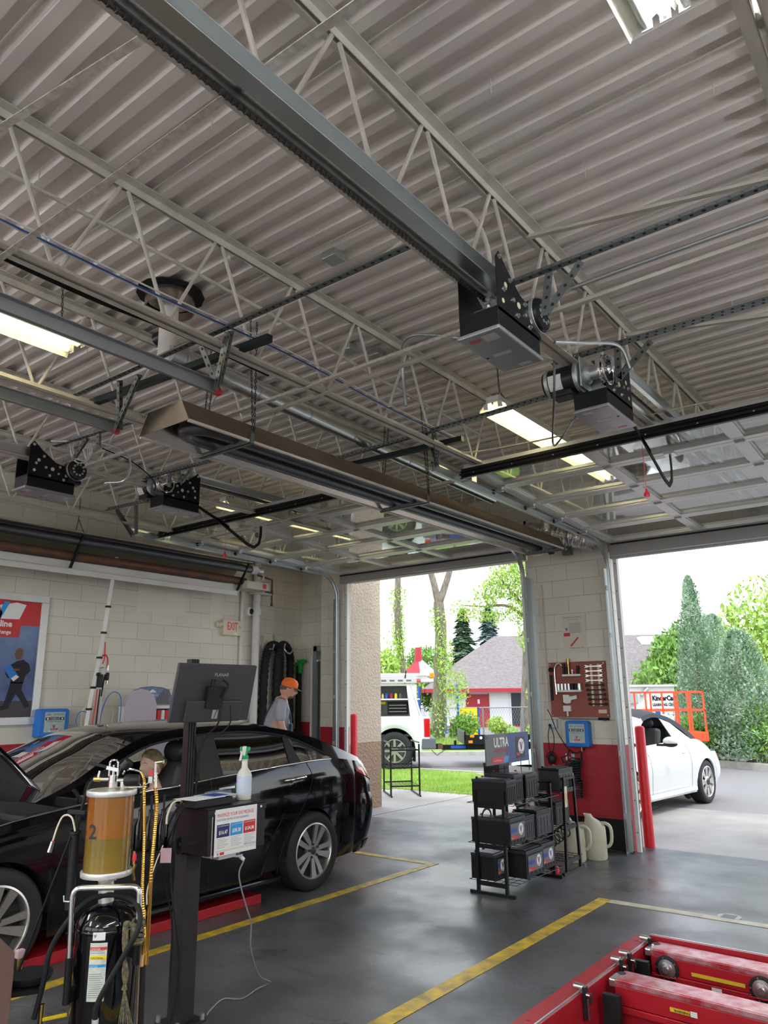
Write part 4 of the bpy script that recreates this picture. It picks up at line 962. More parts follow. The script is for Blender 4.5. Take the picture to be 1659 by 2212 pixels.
# pillars and window frames
def quad(name, a, b, c, d, mt, o=.003, nu=4, nv=10, sides=(1,-1), par=None, bow=0.0, solid=0):
    """patch from four (y, z) corners: a-b bottom front to rear, d-c top front to rear"""
    def f(u, v):
        yb = a[0]+(b[0]-a[0])*u; zb = a[1]+(b[1]-a[1])*u; yt = d[0]+(c[0]-d[0])*u; zt = d[1]+(c[1]-d[1])*u+bow*4*u*(1-u)
        return K.pt(yb+(yt-yb)*v, zb+(zt-zb)*v, o)
    return K.both(name, mt, f, nu, nv, sides=sides, par=par, solid=solid)
quad('centre_pillar', (-1.30,1.03), (-1.06,1.05), (-1.03,1.385), (-1.21,1.375), 'pillar_satin', .004)
quad('rear_window_divider', (-.30,1.085), (-.16,1.095), (-.215,1.33), (-.27,1.335), 'pillar_satin', .005)
gl = quad('rear_door_glass', (-1.07,1.052), (-.29,1.09), (-.24,1.318), (-1.04,1.378), 'window_tint', -.004, 14, 8, bow=.022)
def qg(u, v):
    y = -.17+.43*u; zb = K.belt(y); zt = max(zb+.001, wtf(y)-.004); return K.pt(y-.0, zb+(zt-zb)*v, -.003)
K.both('quarter_glass', 'window_tint', qg, 12, 6)
m = MB(); m.tube([Vector((K.x(y, wtf(y))+.003, y, wtf(y))) for y in [-2.2+.08*i for i in range(31)]], .009, 6); m.build('window_seal', 'black_rubber', sd)
# roof, windscreen, rear glass, boot lid
K.over('windscreen', -2.6, -1.80, 'window_tint'); K.over('roof', -1.80, -.22, 'car_black', nu=26)
K.over('rear_window', -.22, .60, 'window_tint'); K.over('boot_lid', .60, .95, 'car_black')
K.over('headliner', -1.78, -.25, 'headliner', dz=-.035, inset=.03)
# cowl and engine bay, open bonnet
m = MB(); m.box(-.72,-3.5,.55,.72,-2.72,.60); m.box(-.72,-2.80,.6,.72,-2.76,.95); m.box(-.4,-3.3,.60,.35,-2.95,.82); m.box(-.6,-3.1,.6,-.42,-2.9,.84); m.build('engine_bay', 'black_plastic', sd, bevel=.02)
m = MB()
def hood(u, v):
    x = -.70+1.40*v; y = -2.47-.92*u*.76; z = 1.03+.92*u*.66+.05*math.sin(PI*u)+.03*(1-(x/.72)**2); return Vector((x*(1-.12*u), y-.06*(1-(x/.72)**2)*(1-u), z))
m.grid([[hood(i/14, j/20) for j in range(21)] for i in range(15)]); hd = m.build('bonnet', 'car_black', sd, smooth=50, solid=.006)
m = MB(); m.grid([[hood(.06+.88*i/10, .08+.84*j/10)+Vector((0,.025,-.03)) for j in range(11)] for i in range(11)]); m.build('insulation', 'black_rubber', hd, solid=.01)
m = MB(); m.cyl((.66,-2.85,.86),(.62,-3.02,1.28),.008,8); m.cyl((.66,-2.85,.86),(.64,-2.93,1.08),.014,8); m.build('gas_strut', 'black_metal', sd)
# front end
corner(K, [(.872,-3.30),(.84,-3.45),(.70,-3.62),(.40,-3.74),(0,-3.77)], lambda t,p: .80-.02*t, .2, 'car_black', 'front_bumper', lambda z: .02*math.sin((z-.2)*5), nu=20)
# tail: bumper, boot face, lamps
off = lambda z: sinterp([(.2,-.06),(.3,.0),(.5,.045),(.66,.055),(.74,.035),(.85,.02),(1.0,-.04),(1.06,-.09)], z)
tail = [(.868,.615),(.858,.70),(.825,.82),(.70,.97),(.42,1.06),(0,1.09)]
corner(K, tail, .74, .21, 'car_black', 'rear_bumper', off, nu=40, nv=12)
corner(K, tail, lambda t,p: min(1.045, 1.08-.06*t), .742, 'car_black', 'tail_panel', off, nu=40)
corner(K, tail, lambda t,p: interp([(0,.975),(.10,.985),(.3,.96),(.55,.93),(1,.9)], t), lambda t,p: interp([(0,.965),(.10,.925),(.30,.85),(.45,.80),(.62,.79),(1,.8)], t), 'lamp_red', 'tail_lamp', off, o=.007, u0=.02, u1=.62, nu=26, nv=6)
corner(K, tail, .30, .22, 'black_plastic', 'rear_valance', off, o=.006, u0=.15, u1=1, nu=26, nv=3)
m = MB(); m.box(-.20,1.125,.74,.20,1.13,.84); m.build('number_plate', 'white_label', sd)
# boot inner closing panel
m = MB(); m.box(-.55,.35,.3,.55,.9,.9); m.box(-.78,-2.7,.22,.78,.45,.50); m.box(-.82,-2.55,.5,-.78,-.1,.95); m.build('floor_pan', 'black_rubber', sd)
# wheel housings
for yc in (.02, -2.84):
    for s_ in (-1, 1):
        m = MB(); m.lathe([(.363, -.30), (.368, -.005)] if s_ > 0 else [(.368, .005), (.363, .30)], (s_*.895, yc, .33), 28, 'x', PI); m.cyl((s_*.58, yc, .36), (s_*.585, yc, .36), .32, 24); m.build('wheel_housing', 'black_rubber', sd)
for yc in (.0, -2.84):
    for s_ in (1, -1): make_wheel('wheel', sd, (s_*.90, yc, .33), .33, .235, .215, 'ten', s_)
# handles, fuel flap, mirror, sill moulding
for yy, zz in ((-.26, .965), (-1.36, .925)):
    for s_ in (1, -1):
        m = MB(); x = K.x(yy, zz)
        m.tube(spline([(s_*(x-.005),yy-.12,zz-.008),(s_*(x+.022),yy-.10,zz-.004),(s_*(x+.034),yy,zz+.004),(s_*(x+.024),yy+.10,zz+.006),(s_*(x-.004),yy+.12,zz+.006)],6), .012, 8); m.build('door_handle', 'chrome', sd, smooth=60)
m = MB(); pts = [(.24,.76),(.22,.84),(.235,.90),(.30,.915),(.40,.90),(.425,.86),(.41,.78),(.38,.755),(.28,.75)]
m.tube([K.pt(a, b, .0015) for a, b in pts], .0035, 5, closed=True); m.build('fuel_flap_gap', 'black_rubber', sd)
for yy, cf in ((-2.095, lambda z: 0), (-1.195, lambda z: 0), (-.105, lambda z: sinterp(cz, z))):
    m = MB(); m.tube([K.pt(yy+cf(z), z, .0005) for z in [.21+i*.05 for i in range(17) if .21+i*.05 < K.belt(yy)]], .003, 5); m.build('door_gap', 'black_rubber', sd)
m = MB(); m.ball((1.01,-2.02,1.06), .1, 16, 10, (1.0,.62,.70)); m.build('wing_mirror', 'car_black', sd, smooth=60)
m = MB(); m.bar((.88,-2.06,1.01),(.97,-2.03,1.03),.05,.03); m.build('mirror_arm', 'black_plastic', sd)
m = MB(); m.box(.875,-2.35,.16,.905,-.42,.20); m.build('sill_moulding', 'car_black', sd, bevel=.01)
m = MB(); m.box(-.03,.28,.9,.03,.5,.92); 
def seat(par, x, y, mt, w=.50, hr=True):
    m = MB(); m.obox((x, y, .56), (w, .52, .16), (.12,0,0)); m.obox((x, y+.29, .86), (w, .14, .62), (-.28,0,0)); s1 = m.build('seat', mt, par, bevel=.05)
    if hr:
        m = MB(); m.ball((x, y+.42, 1.235), .13, 16, 10, (1.0,.42,.72)); m.cyl((x-.05,y+.38,1.08),(x-.05,y+.41,1.20),.007,8); m.cyl((x+.05,y+.38,1.08),(x+.05,y+.41,1.20),.007,8); m.build('headrest', mt, s1, smooth=60)
seat(sd, .40, -1.62, 'seat_black'); seat(sd, -.40, -1.62, 'seat_black')
for x in (.42, 0, -.42): seat(sd, x, -.72, 'seat_grey', .42)
m = MB(); m.box(-.74,-2.62,.62,.74,-2.25,.93); m.build('dashboard', 'seat_black', sd, bevel=.05)
m = MB(); R_ = .18; cc = Vector((.40,-2.12,.93)); m.tube([cc+Vector((R_*math.cos(a), -.08*math.sin(a), R_*math.sin(a)*.92)) for a in [2*PI*k/28 for k in range(28)]], .015, 8, closed=True); m.obox(cc, (.30,.04,.06)); m.build('steering_wheel', 'seat_black', sd, smooth=60)
m = MB(); m.tube([Vector((.0+i*.0,-.3,1.30)) for i in range(1)] + [Vector((.05,-.3,1.32))], .001, 4)
# ---------------------------------------------------------------- the white convertible outside
ang = math.atan2(-.194, .981)   # local +Y points to the tail, world direction (.194, .981)
vw = thing('convertible', 'white convertible with a black soft top driving past the right bay', 'car', (-4.50, 13.06, -0.012), -math.radians(6), world=False)
AV = [(0, .325, .355), (-2.54, .325, .355)]
V = Car(vw, 'car_white',
    W=[(-3.2,.72),(-2.9,.86),(-2.54,.90),(-2.1,.87),(-1.6,.855),(-.8,.86),(-.45,.885),(-.1,.915),(.25,.905),(.5,.86),(.68,.78)],
    sill=[(-3.2,.22),(-2,.2),(-.5,.2),(.4,.24),(.7,.3)],
    belt=[(-3.2,.70),(-2.9,.80),(-2.4,.90),(-1.9,.935),(-1.2,.955),(-.6,.97),(-.2,.975),(.1,.95),(.35,.88),(.55,.78),(.68,.68)],
    wt=[], zr=[(-1.98,.99),(-1.75,1.13),(-1.45,1.30),(-1.1,1.375),(-.7,1.36),(-.35,1.25),(-.1,1.08),(.02,.97)],
    zc=[(-1.98,1.02),(-1.75,1.19),(-1.5,1.36),(-1.1,1.45),(-.7,1.44),(-.35,1.33),(-.1,1.15),(.05,1.0)],
    k=.52, bulge=[(-1.98,-.25),(-1.45,-.05),(-.5,.0),(.1,.12)], arches=AV,
    zsec=[(0,.9),(.25,.96),(.5,.99),(.68,1.0),(.85,.965),(.95,.90),(1.0,.84)])
K = V
V.lower('front_fender', -3.15, -1.86, nu=40); V.lower('door', -1.85, -.52, nu=24); V.lower('rear_fender', -.51, .66, nu=46)
WV = [(-1.95,.97),(-1.75,1.06),(-1.45,1.24),(-1.1,1.315),(-.8,1.31),(-.55,1.235),(-.32,1.10),(-.18,.975)]
wvf = lambda y: sinterp(WV, y); zvf = lambda y: sinterp(V.zrt, y)
V.band('windscreen_frame', lambda y: max(wvf(y), V.belt(y)), lambda y: max(zvf(y), V.belt(y)+.002), -1.98, -1.38, 'car_white', nu=24)
V.band('soft_top_side', lambda y: max(wvf(y), V.belt(y)), lambda y: max(zvf(y), V.belt(y)+.002), -1.38, .02, 'soft_top', nu=40)
V.over('windscreen', -1.98, -1.42, 'window_tint'); V.over('soft_top', -1.42, .02, 'soft_top', nu=24)
quad('quarter_glass', (-.72,.968), (-.2,.975), (-.55,1.232), (-.80,1.305), 'window_tint', -.004, 8, 8)
quad('window_divider', (-.74,.968), (-.71,.968), (-.79,1.305), (-.82,1.31), 'black_plastic', .002)
# rear deck and front bonnet as rounded shells
def shell(u, v, y0, y1, zt):
    y = y0+(y1-y0)*u; t = -1+2*v; zb = V.belt(y); xe = V.x(y, zb); return Vector((xe*t, y+.12*(1-t*t)*(1 if y1 > 0 else -1)*u, zb+(sinterp(zt, y)-zb)*(1-abs(t)**2.6)))
for nm, y0, y1, zt in (('tail_shell', -.05, .68, [(-.05,1.0),(.1,1.0),(.35,.95),(.55,.88),(.68,.78)]), ('bonnet', -3.2, -1.95, [(-3.2,.74),(-2.9,.88),(-2.4,.98),(-1.95,1.02)])):
    m = MB(); m.grid([[shell(i/16, j/20, y0, y1, zt) for j in range(21)] for i in range(17)]); m.f = [f[::-1] for f in m.f]; m.build(nm, 'car_white', vw, smooth=60)
offv = lambda z: sinterp([(.24,-.05),(.35,.02),(.5,.04),(.7,.0),(.9,-.1)], z)
corner(V, [(.86,.52),(.83,.66),(.74,.80),(.45,.90),(0,.93)], lambda t,p: .74, .25, 'car_white', 'rear_bumper', offv, nu=24)
corner(V, [(.84,-2.95),(.80,-3.1),(.62,-3.3),(.3,-3.4),(0,-3.42)], .72, .22, 'car_white', 'front_bumper', offv, nu=24)
corner(V, [(.86,.52),(.83,.66),(.74,.80),(.45,.90),(0,.93)], .72, .62, 'lamp_red', 'tail_lamp', offv, o=.006, u0=.25, u1=.5, nu=8, nv=5)
m = MB(); m.box(-.72,-2.9,.22,.72,.4,.42); m.build('floor_pan', 'black_rubber', vw)
for yc in (0, -2.54):
    for s_ in (-1, 1):
        m = MB(); m.lathe([(.353, -.30), (.358, -.005)] if s_ > 0 else [(.358, .005), (.353, .30)], (s_*.885, yc, .325), 28, 'x', PI); m.cyl((s_*.57, yc, .35), (s_*.575, yc, .35), .31, 24); m.build('wheel_housing', 'black_rubber', vw)
for yc in (0, -2.54):
    for s_ in (1, -1): make_wheel('wheel', vw, (s_*.90, yc, .325), .325, .235, .215, 'eight', s_)
# raised ring emblem letters on the near rear hub
m = MB(); c_ = Vector((.899, 0, .325)); m.tube([c_+Vector((0,.05*math.cos(a),.05*math.sin(a))) for a in [2*PI*k/24 for k in range(24)]], .004, 5, closed=True)
for a, b in (((-.03,.035),(0,.0)),((0,.0),(.03,.035)),((-.04,.01),(-.018,-.04)),((-.018,-.04),(0,-.005)),((0,-.005),(.018,-.04)),((.018,-.04),(.04,.01))): m.bar(c_+Vector((0,*a)), c_+Vector((0,*b)), .006, .006, (1,0,0))
m.build('hub_emblem', 'alloy_dark', vw)
m = MB(); m.box(.86,-2.05,.23,.90,-.42,.30); m.build('sill_moulding', 'car_white', vw, bevel=.015)
m = MB(); m.tube(spline([(.86,-.80,.80),(.885,-.78,.80),(.892,-.70,.80),(.86,-.62,.80)],6), .012, 8); m.build('door_handle', 'car_white', vw, smooth=60)
m = MB(); m.ball((.98,-1.45,1.00), .11, 16, 10, (1.0,.62,.62)); m.build('wing_mirror', 'car_white', vw, smooth=60)
m = MB(); m.bar((.80,-1.5,.95),(.95,-1.47,.95),.08,.03); m.ball((.98,-1.45,.965), .108, 16, 8, (1.0,.60,.42)); m.build('mirror_base', 'black_plastic', vw, smooth=50)
for yy in (-1.855, -.515):
    m = MB(); m.tube([V.pt(yy, z, .0005) for z in [.22+i*.05 for i in range(15)]], .003, 5); m.build('door_gap', 'grey_plastic', vw)
seat(vw, .36, -1.30, 'seat_black'); seat(vw, -.36, -1.30, 'seat_black'); seat(vw, .0, -.55, 'seat_black', .9, False)
m = MB(); m.box(-.68,-2.0,.6,.68,-1.75,.92); m.build('dashboard', 'seat_black', vw, bevel=.04)
# ================================================================ outside
mat('bark', (0.30, 0.255, 0.20), 0.9, var=0.45, vscale=14, bump=1.0, bscale=22, stretch=(1,1,.25))
mat('leaf_bright', (0.34, 0.55, 0.10), 0.6, var=0.4, vscale=1.5, col2=(0.38, 0.50, 0.08))
mat('leaf_mid', (0.20, 0.40, 0.08), 0.6, var=0.4, vscale=2.0, col2=(0.22, 0.36, 0.06))
mat('juniper', (0.27, 0.42, 0.25), 0.7, var=0.5, vscale=2.2, col2=(0.46, 0.58, 0.44))
mat('spruce', (0.17, 0.28, 0.15), 0.7, var=0.4, vscale=2)
mat('spruce_blue', (0.26, 0.38, 0.36), 0.7, var=0.4, vscale=2)
mat('grass_blade', (0.24, 0.42, 0.05), 0.7, var=0.5, vscale=1.2, col2=(0.40, 0.52, 0.10))
mat('shingle', (0.25, 0.215, 0.20), 0.9, var=0.35, vscale=5, bump=0.5, bscale=40, stretch=(1,1,5))
mat('stucco', (0.74, 0.73, 0.72), 0.8)
mat('house_red', (0.38, 0.025, 0.035), 0.5)
mat('lift_orange', (0.80, 0.08, 0.015), 0.4)
mat('truck_white', (0.78, 0.79, 0.80), 0.3, coat=0.5)
mat('play_blue', (0.01, 0.08, 0.45), 0.4); mat('play_yellow', (0.85, 0.62, 0.01), 0.5); mat('play_green', (0.02, 0.45, 0.30), 0.5)
mat('fence_wire', (0.28, 0.29, 0.29), 0.5, 0.6)
mat('truck_grey', (0.11, 0.12, 0.14), 0.5)
mat('window_dark', (0.03, 0.035, 0.045), 0.08)
R37 = Vector((.7907, .6122, 0)); F37 = Vector((-.6122, .7907, 0))     # directions used for the row of things beyond the drive
A37 = math.atan2(.6122, .7907)
struct(MB().box(-60, 11.55, -0.1, -8.9, 15.0, 0.012).box(-8.9, 11.75, -0.1, -6.2, 14.6, 0.012), 'floor_lawn', 'grass_ground')
def grass_patch(name, label, spots, mt, h, n, seed):
    rd = random.Random(seed); m = MB()
    for _ in range(n):
        x0, y0, x1, y1 = rd.choice(spots); x = rd.uniform(x0, x1); y = rd.uniform(y0, y1); a = rd.uniform(0, PI); w = .006; hh = h*rd.uniform(.6, 1.3); l = rd.uniform(-.4, .4)*hh
        ca, sa = math.cos(a), math.sin(a); m.add([(x-w*ca, y-w*sa, .0), (x+w*ca, y+w*sa, .0), (x+l*sa, y-l*ca, hh)], [(0,1,2)])
    m.build(name, mt, label=label, cat='grass', kind='stuff')
grass_patch('lawn_grass', 'short bright green lawn between the apron and the drive', [(-14,11.6,-8.9,14.95),(-8.9,11.8,-6.25,14.55),(-11,11.6,-6.3,14.4)], 'grass_blade', .065, 16000, 3)
struct(MB().box(-60, 15.0, -0.1, -8.9, 15.12, 0.03).box(-8.9, 14.6, -.1, -6.2, 14.72, .03), 'trim_12', 'curb_stone')
struct(MB().obox(tuple(Vector((-12.7, 20.6, 0.02))+F37*1.6-R37*9), (26, 5.5, .06), (0,0,A37)), 'floor_verge', 'grass_ground')
struct(MB().obox(tuple(Vector((-12.7, 20.6, 0.03))-F37*1.2-R37*9), (26, .15, .12), (0,0,A37)), 'trim_13', 'curb_stone')
struct(MB().bar((-6.2, 19.9, 0.04), (2.0, 16.4, 0.04), .2, .18).bar((-6.2,19.9,.04),(-9.5,25,.04),.2,.18), 'trim_14', 'curb_stone')
rd = random.Random(11)
def leaves(m, c, r, n, size, rd, shell_=.45, flat=1.0, droop=0):
    c = Vector(c)
    for _ in range(n):
        d = Vector((rd.gauss(0,1), rd.gauss(0,1), rd.gauss(0,1))).normalized(); q = (shell_+(1-shell_)*rd.random()**.5)
        p = c + Vector((d.x*r[0], d.y*r[1], d.z*r[2]))*q
        e = Euler((rd.uniform(0,6.3), rd.uniform(0,6.3), rd.uniform(0,6.3))).to_matrix(); s_ = size*rd.uniform(.6,1.4)
        m.add([p+e@Vector((-s_*.5,0,0)), p+e@Vector((0,-s_*.22,0)), p+e@Vector((s_*.6,0,-droop*s_)), p+e@Vector((0,s_*.22,0))], [(0,1,2,3)])
def bush(name, label, cat, c, r, n, size, mt, seed, group=None, lumps=7, trunk=None):
    rd = random.Random(seed); t = thing(name, label, cat, (c[0], c[1], max(0, c[2]-r[2])), group=group)
    m = MB()
    for k in range(lumps):
        a = rd.uniform(0, 6.28); rr = rd.uniform(.0, .55); leaves(m, (c[0]+r[0]*rr*math.cos(a), c[1]+r[1]*rr*math.sin(a), c[2]+r[2]*rd.uniform(-.5,.5)), tuple(x*rd.uniform(.45,.62) for x in r), int(n*1.6)//lumps, size*.72, rd)
    m.build('foliage', mt, t)
    m = MB(); 
    for k in range(3): m.tube(spline([(c[0]+.05*k,c[1],0),(c[0]+rd.uniform(-.2,.2)*r[0],c[1],c[2]*.5),(c[0]+rd.uniform(-.5,.5)*r[0],c[1]+rd.uniform(-.3,.3),c[2]+r[2]*.2)],4), .03*max(1,r[2]*.6), 6)
    m.build('stems', 'bark', t)
def conifer(name, label, c, h, w, mt, seed, n=2600, cone=1.0, group=None, size=.22, tiers=None):
    rd = random.Random(seed); t = thing(name, label, 'tree', c, group=group); m = MB()
    for i in range(n):
        q = rd.random()**1.3; z = h*(.06+.94*q); rr = w*(1-q)**cone
        if tiers: rr *= .55+.45*(1-((q*tiers) % 1))
        a = rd.uniform(0, 2*PI); rad = rr*rd.uniform(.55, 1.0)*(1 if tiers else .82+.55*mnoise.noise(Vector((2.2*math.cos(a), 2.2*math.sin(a)+seed, z*1.3)))); p = Vector(c)+Vector((rad*math.cos(a), rad*math.sin(a), z))
        out = Vector((math.cos(a), math.sin(a), .5 if not tiers else -.25))
        if not tiers: out += Vector((rd.uniform(-.9,.9), rd.uniform(-.9,.9), rd.uniform(-.6,1.0)))
        out.normalize(); tn = Vector((-math.sin(a), math.cos(a), 0)); s_ = size*rd.uniform(.6,1.3)
        up = out.cross(tn); m.add([p-tn*s_*.3, p-out*s_*.3+up*s_*.15, p+tn*s_*.3, p+out*s_*.7], [(0,1,2,3)])
    m.build('foliage', mt, t); m = MB(); m.cyl(c, Vector(c)+Vector((0,0,h*.93)), .05+w*.05, 8, r2=.01); m.build('trunk', 'bark', t)
# trees with ivy
def tree(name, label, trunk, radii, branches, leaf, seed, group=None):
    rd = random.Random(seed); t = thing(name, label, 'tree', trunk[0], group=group)
    P = spline(trunk, 8); rs = [interp([(0, radii[0]), (1, radii[1])], i/(len(P)-1)) for i in range(len(P))]
    rs[0] *= 1.35; m = MB(); m.tube(P, .1, 16, rs=rs); m.build('trunk', 'bark', t, smooth=70)
    for b in branches:
        B = spline(b[0], 6); m = MB(); m.tube(B, .1, 10, rs=[b[1]+(b[2]-b[1])*i/(len(B)-1) for i in range(len(B))]); m.build('branch', 'bark', t, smooth=70)
    m = MB()
    for c, r, n, s_ in leaf: leaves(m, c, r, int(n*2.0), s_*.6, rd, .15)
    m.build('foliage', 'leaf_bright', t)
tA = [(-16.57,22.79,0.0),(-16.5,22.7,1.2),(-16.6,22.4,2.9),(-16.45,22.0,4.4),(-16.1,21.6,6.2),(-15.9,21.4,8.0)]
tree('tree', 'slim leaning tree with leafy vines left of the forked trunk', tA, (.15,.10), [([(-16.1,21.6,6.2),(-15.6,21.9,7.2)], .06, .03)],
     [((-16.5,22.1,3.9),(.28,.28,1.5),520,.17),((-16.3,21.9,5.2),(.4,.4,.5),150,.16),((-17.1,22.0,3.6),(.5,.5,.6),70,.15)], 21)
tB = [(-15.78,23.41,0.0),(-15.6,23.3,1.2),(-15.3,23.0,2.8),(-15.1,22.8,4.0),(-15.0,22.55,5.0)]
tree('tree', 'forked grey-brown trunk behind the white pickup', tB, (.27,.19), [([(-15.0,22.55,4.9),(-15.03,22.35,5.6),(-15.15,22.1,6.6),(-15.3,22.0,8.0)], .14, .09), ([(-15.0,22.55,4.9),(-14.75,22.6,5.5),(-14.45,22.65,6.4),(-14.2,22.8,8.0)], .14, .09)],
     [((-14.9,22.7,2.9),(.35,.35,1.3),330,.17),((-15.1,22.6,4.4),(.35,.3,.6),200,.16),((-14.5,22.9,1.9),(.45,.4,.8),260,.16),((-15.4,23.1,1.0),(.5,.4,1.0),200,.16)], 22)
tC = [(-14.6,28.18,0.0),(-14.4,28.0,1.5),(-14.1,27.7,3.3),(-13.9,27.5,4.9),(-13.7,27.4,7.0)]
lf = [((-14.3,26.9,6.3),(1.1,1.0,.9),900,.22),((-15.1,26.4,5.7),(.7,.6,.6),330,.2),((-13.9,27.2,5.1),(.8,.8,.9),600,.2),((-13.7,27.0,4.0),(.6,.5,.7),260,.2),((-15.6,26.2,4.9),(1.0,.5,.4),230,.18),((-14.9,26.9,4.8),(.5,.5,.5),120,.18),((-16.2,26.0,5.2),(.7,.5,.4),130,.18),((-13.5,28,7.6),(1.8,1.8,1.4),900,.25)]
tree('tree', 'tree with a hanging bright green crown at the right of the left bay view', tC, (.34,.20), [([(-13.95,27.5,4.6),(-14.6,27.0,5.2),(-15.4,26.5,5.2),(-16.3,26.1,5.3)], .08, .02), ([(-13.9,27.5,4.9),(-14.5,27.0,5.9),(-14.9,26.6,6.6)], .09, .03)], lf, 23)
conifer('spruce_tree', 'dark green spruce left of the grey roof', (-32.3,52.0,-.5), 9.0, 2.7, 'spruce', 31, 3000, .8, 'spruces behind the red-trimmed house', .7, 9)
conifer('spruce_tree', 'blue-grey spruce tallest behind the grey roof', (-30.6,53.3,-.5), 9.4, 2.6, 'spruce_blue', 32, 3000, .8, 'spruces behind the red-trimmed house', .7, 9)
conifer('spruce_tree', 'small blue-grey spruce right of the taller one', (-28.4,55.0,-.5), 7.2, 2.0, 'spruce_blue', 33, 1800, .8, 'spruces behind the red-trimmed house', .6, 8)
bush('round_tree', 'pale green round tree above the pickup roof', 'tree', (-28.6,37.0,2.4), (3.0,3.0,2.9), 3000, .42, 'leaf_bright', 41)
bush('round_tree', 'light green tree between the two nearer trunks', 'tree', (-27.5,40.5,2.6), (2.4,2.4,2.4), 1800, .42, 'leaf_mid', 42)
bush('round_tree', 'green tree rising behind the right end of the grey roof', 'tree', (-12.5,43,3.6), (3.6,3.0,2.6), 3000, .45, 'leaf_mid', 43)
bush('round_tree', 'light green trees behind the junipers at the right edge', 'tree', (-4.6,27.5,2.6), (3.2,2.2,3.0), 4200, .26, 'leaf_bright', 44)
conifer('juniper', 'tallest spiky juniper right of the white convertible', (-5.75,20.8,0), 4.75, 1.05, 'juniper', 51, 16000, .62, 'junipers along the kerb', .095)
conifer('juniper', 'broad blue-green juniper at the right edge of the view', (-4.55,20.1,0), 3.2, 1.35, 'juniper', 52, 16000, .45, 'junipers along the kerb', .095)
conifer('juniper', 'low juniper spreading left behind the orange railing', (-6.85,24.0,0), 3.2, .75, 'juniper', 53, 7000, .5, 'junipers along the kerb', .1)
conifer('juniper', 'juniper behind the tallest one', (-5.8,23.0,0), 3.9, 1.2, 'juniper', 54, 9000, .5, 'junipers along the kerb', .1)
bush('shrub', 'dark leafy shrub low under the tall juniper', 'shrub', (-5.5,20.0,.75), (1.0,.6,.8), 2600, .12, 'leaf_mid', 55)
bush('shrub', 'leafy shrub between the juniper and the right edge', 'shrub', (-3.9,19.4,.7), (1.3,.7,.8), 2600, .12, 'leaf_mid', 56)
def at37(o, u, v, z): return Vector(o)+R37*u+F37*v+Vector((0,0,z))
# verge planting by the fence
for i, (x, y, r, n, mt, lb) in enumerate(((-14.9,23.6,.8,1500,'leaf_mid','dense green shrub at the foot of the forked trunk'),(-13.6,24.3,.65,900,'leaf_bright','pale green shrub in front of the yellow panel'),(-12.6,25.2,.6,900,'leaf_bright','low green shrub below the white house wall'),(-15.7,22.6,.5,700,'leaf_mid','green shrub just behind the pickup bumper'),(-11.6,25.8,.5,600,'leaf_bright','small pale shrub below the dark house window'))):
    bush('shrub', lb, 'shrub', (x,y,r*.75), (r*1.1,r*.8,r*.8), n, .13, mt, 60+i, lumps=5)
rd2 = random.Random(5); yl = thing('sapling', 'thin yellow-green sapling in front of the dark window', 'tree', (-13.2,26.2,0)); m = MB(); leaves(m, (-13.2,26.2,1.5), (.35,.3,.85), 330, .16, rd2, .1); m.build('foliage', 'leaf_bright', yl); m = MB(); m.cyl((-13.2,26.2,0),(-13.1,26.2,2.2),.03,6,r2=.01); m.build('stem', 'bark', yl)
grass_patch('verge_grass', 'long green grass along the fence beyond the drive', [(-17,21.2,-14.5,23.5),(-15.5,22.3,-12.5,24.6),(-13.5,23.5,-10.5,26)], 'grass_blade', .28, 5000, 9)
# ---- house with grey hip roof
HO = Vector((-26.3,34.0,-.3)); hs = thing('house', 'low white house with red door and trim under a grey shingle roof', 'building', HO, A37, world=False)
m = MB(); m.box(2.8,0,0,24.0,12,2.35); m.build('wall', 'stucco', hs)
m = MB(); m.v = [Vector(p) for p in ((2.1,-.7,2.35),(25,-.7,2.35),(25,13,2.35),(2.1,13,2.35),(7.0,5.5,5.7),(20,5.5,5.7))]; m.f = [[0,1,5,4],[1,2,5],[2,3,4,5],[3,0,4],[3,2,1,0]]; m.m=[0]*5; m.build('roof', 'shingle', hs)
m = MB(); m.box(2.1,-.72,2.16,25,-.66,2.37); m.box(2.1,-.72,2.16,2.16,12,2.37); m.build('fascia', 'house_red', hs)
m = MB(); m.box(4.65,-.06,.0,5.7,.0,2.05); d0 = m.build('door', 'house_red', hs); m = MB(); m.box(5.1,-.075,1.55,5.22,-.06,1.78); m.build('door_sign', 'white_label', d0)
m = MB(); m.box(4.45,-.04,0,4.65,.0,2.1); m.box(5.7,-.04,0,5.76,0,2.1); m.box(2.8,-.05,.28,24,-.0,.38); m.build('red_trim', 'house_red', hs)
m = MB(); m.box(6.95,-.05,.35,8.6,-.0,2.1); m.build('window', 'window_dark', hs); m = MB(); m.box(6.9,-.06,.3,6.98,0,2.1); m.box(7.75,-.06,.3,7.8,0,2.1); m.build('window_frame', 'white_paint', hs)
m = MB(); m.box(2.8,-.03,0,24,-.0,.28); m.build('brick_base', 'shingle', hs)
m = MB(); m.cyl((8.5,3.2,4.3),(8.5,3.2,4.9),.06,8); m.build('roof_vent', 'stucco', hs); m = MB(); m.box(11.5,6.0,5.2,12.6,7.0,6.0); m.build('chimney', 'stucco', hs)
m = MB(); m.box(16.0,4.2,4.8,16.8,5.0,5.5); m.build('roof_unit', 'stucco', hs)
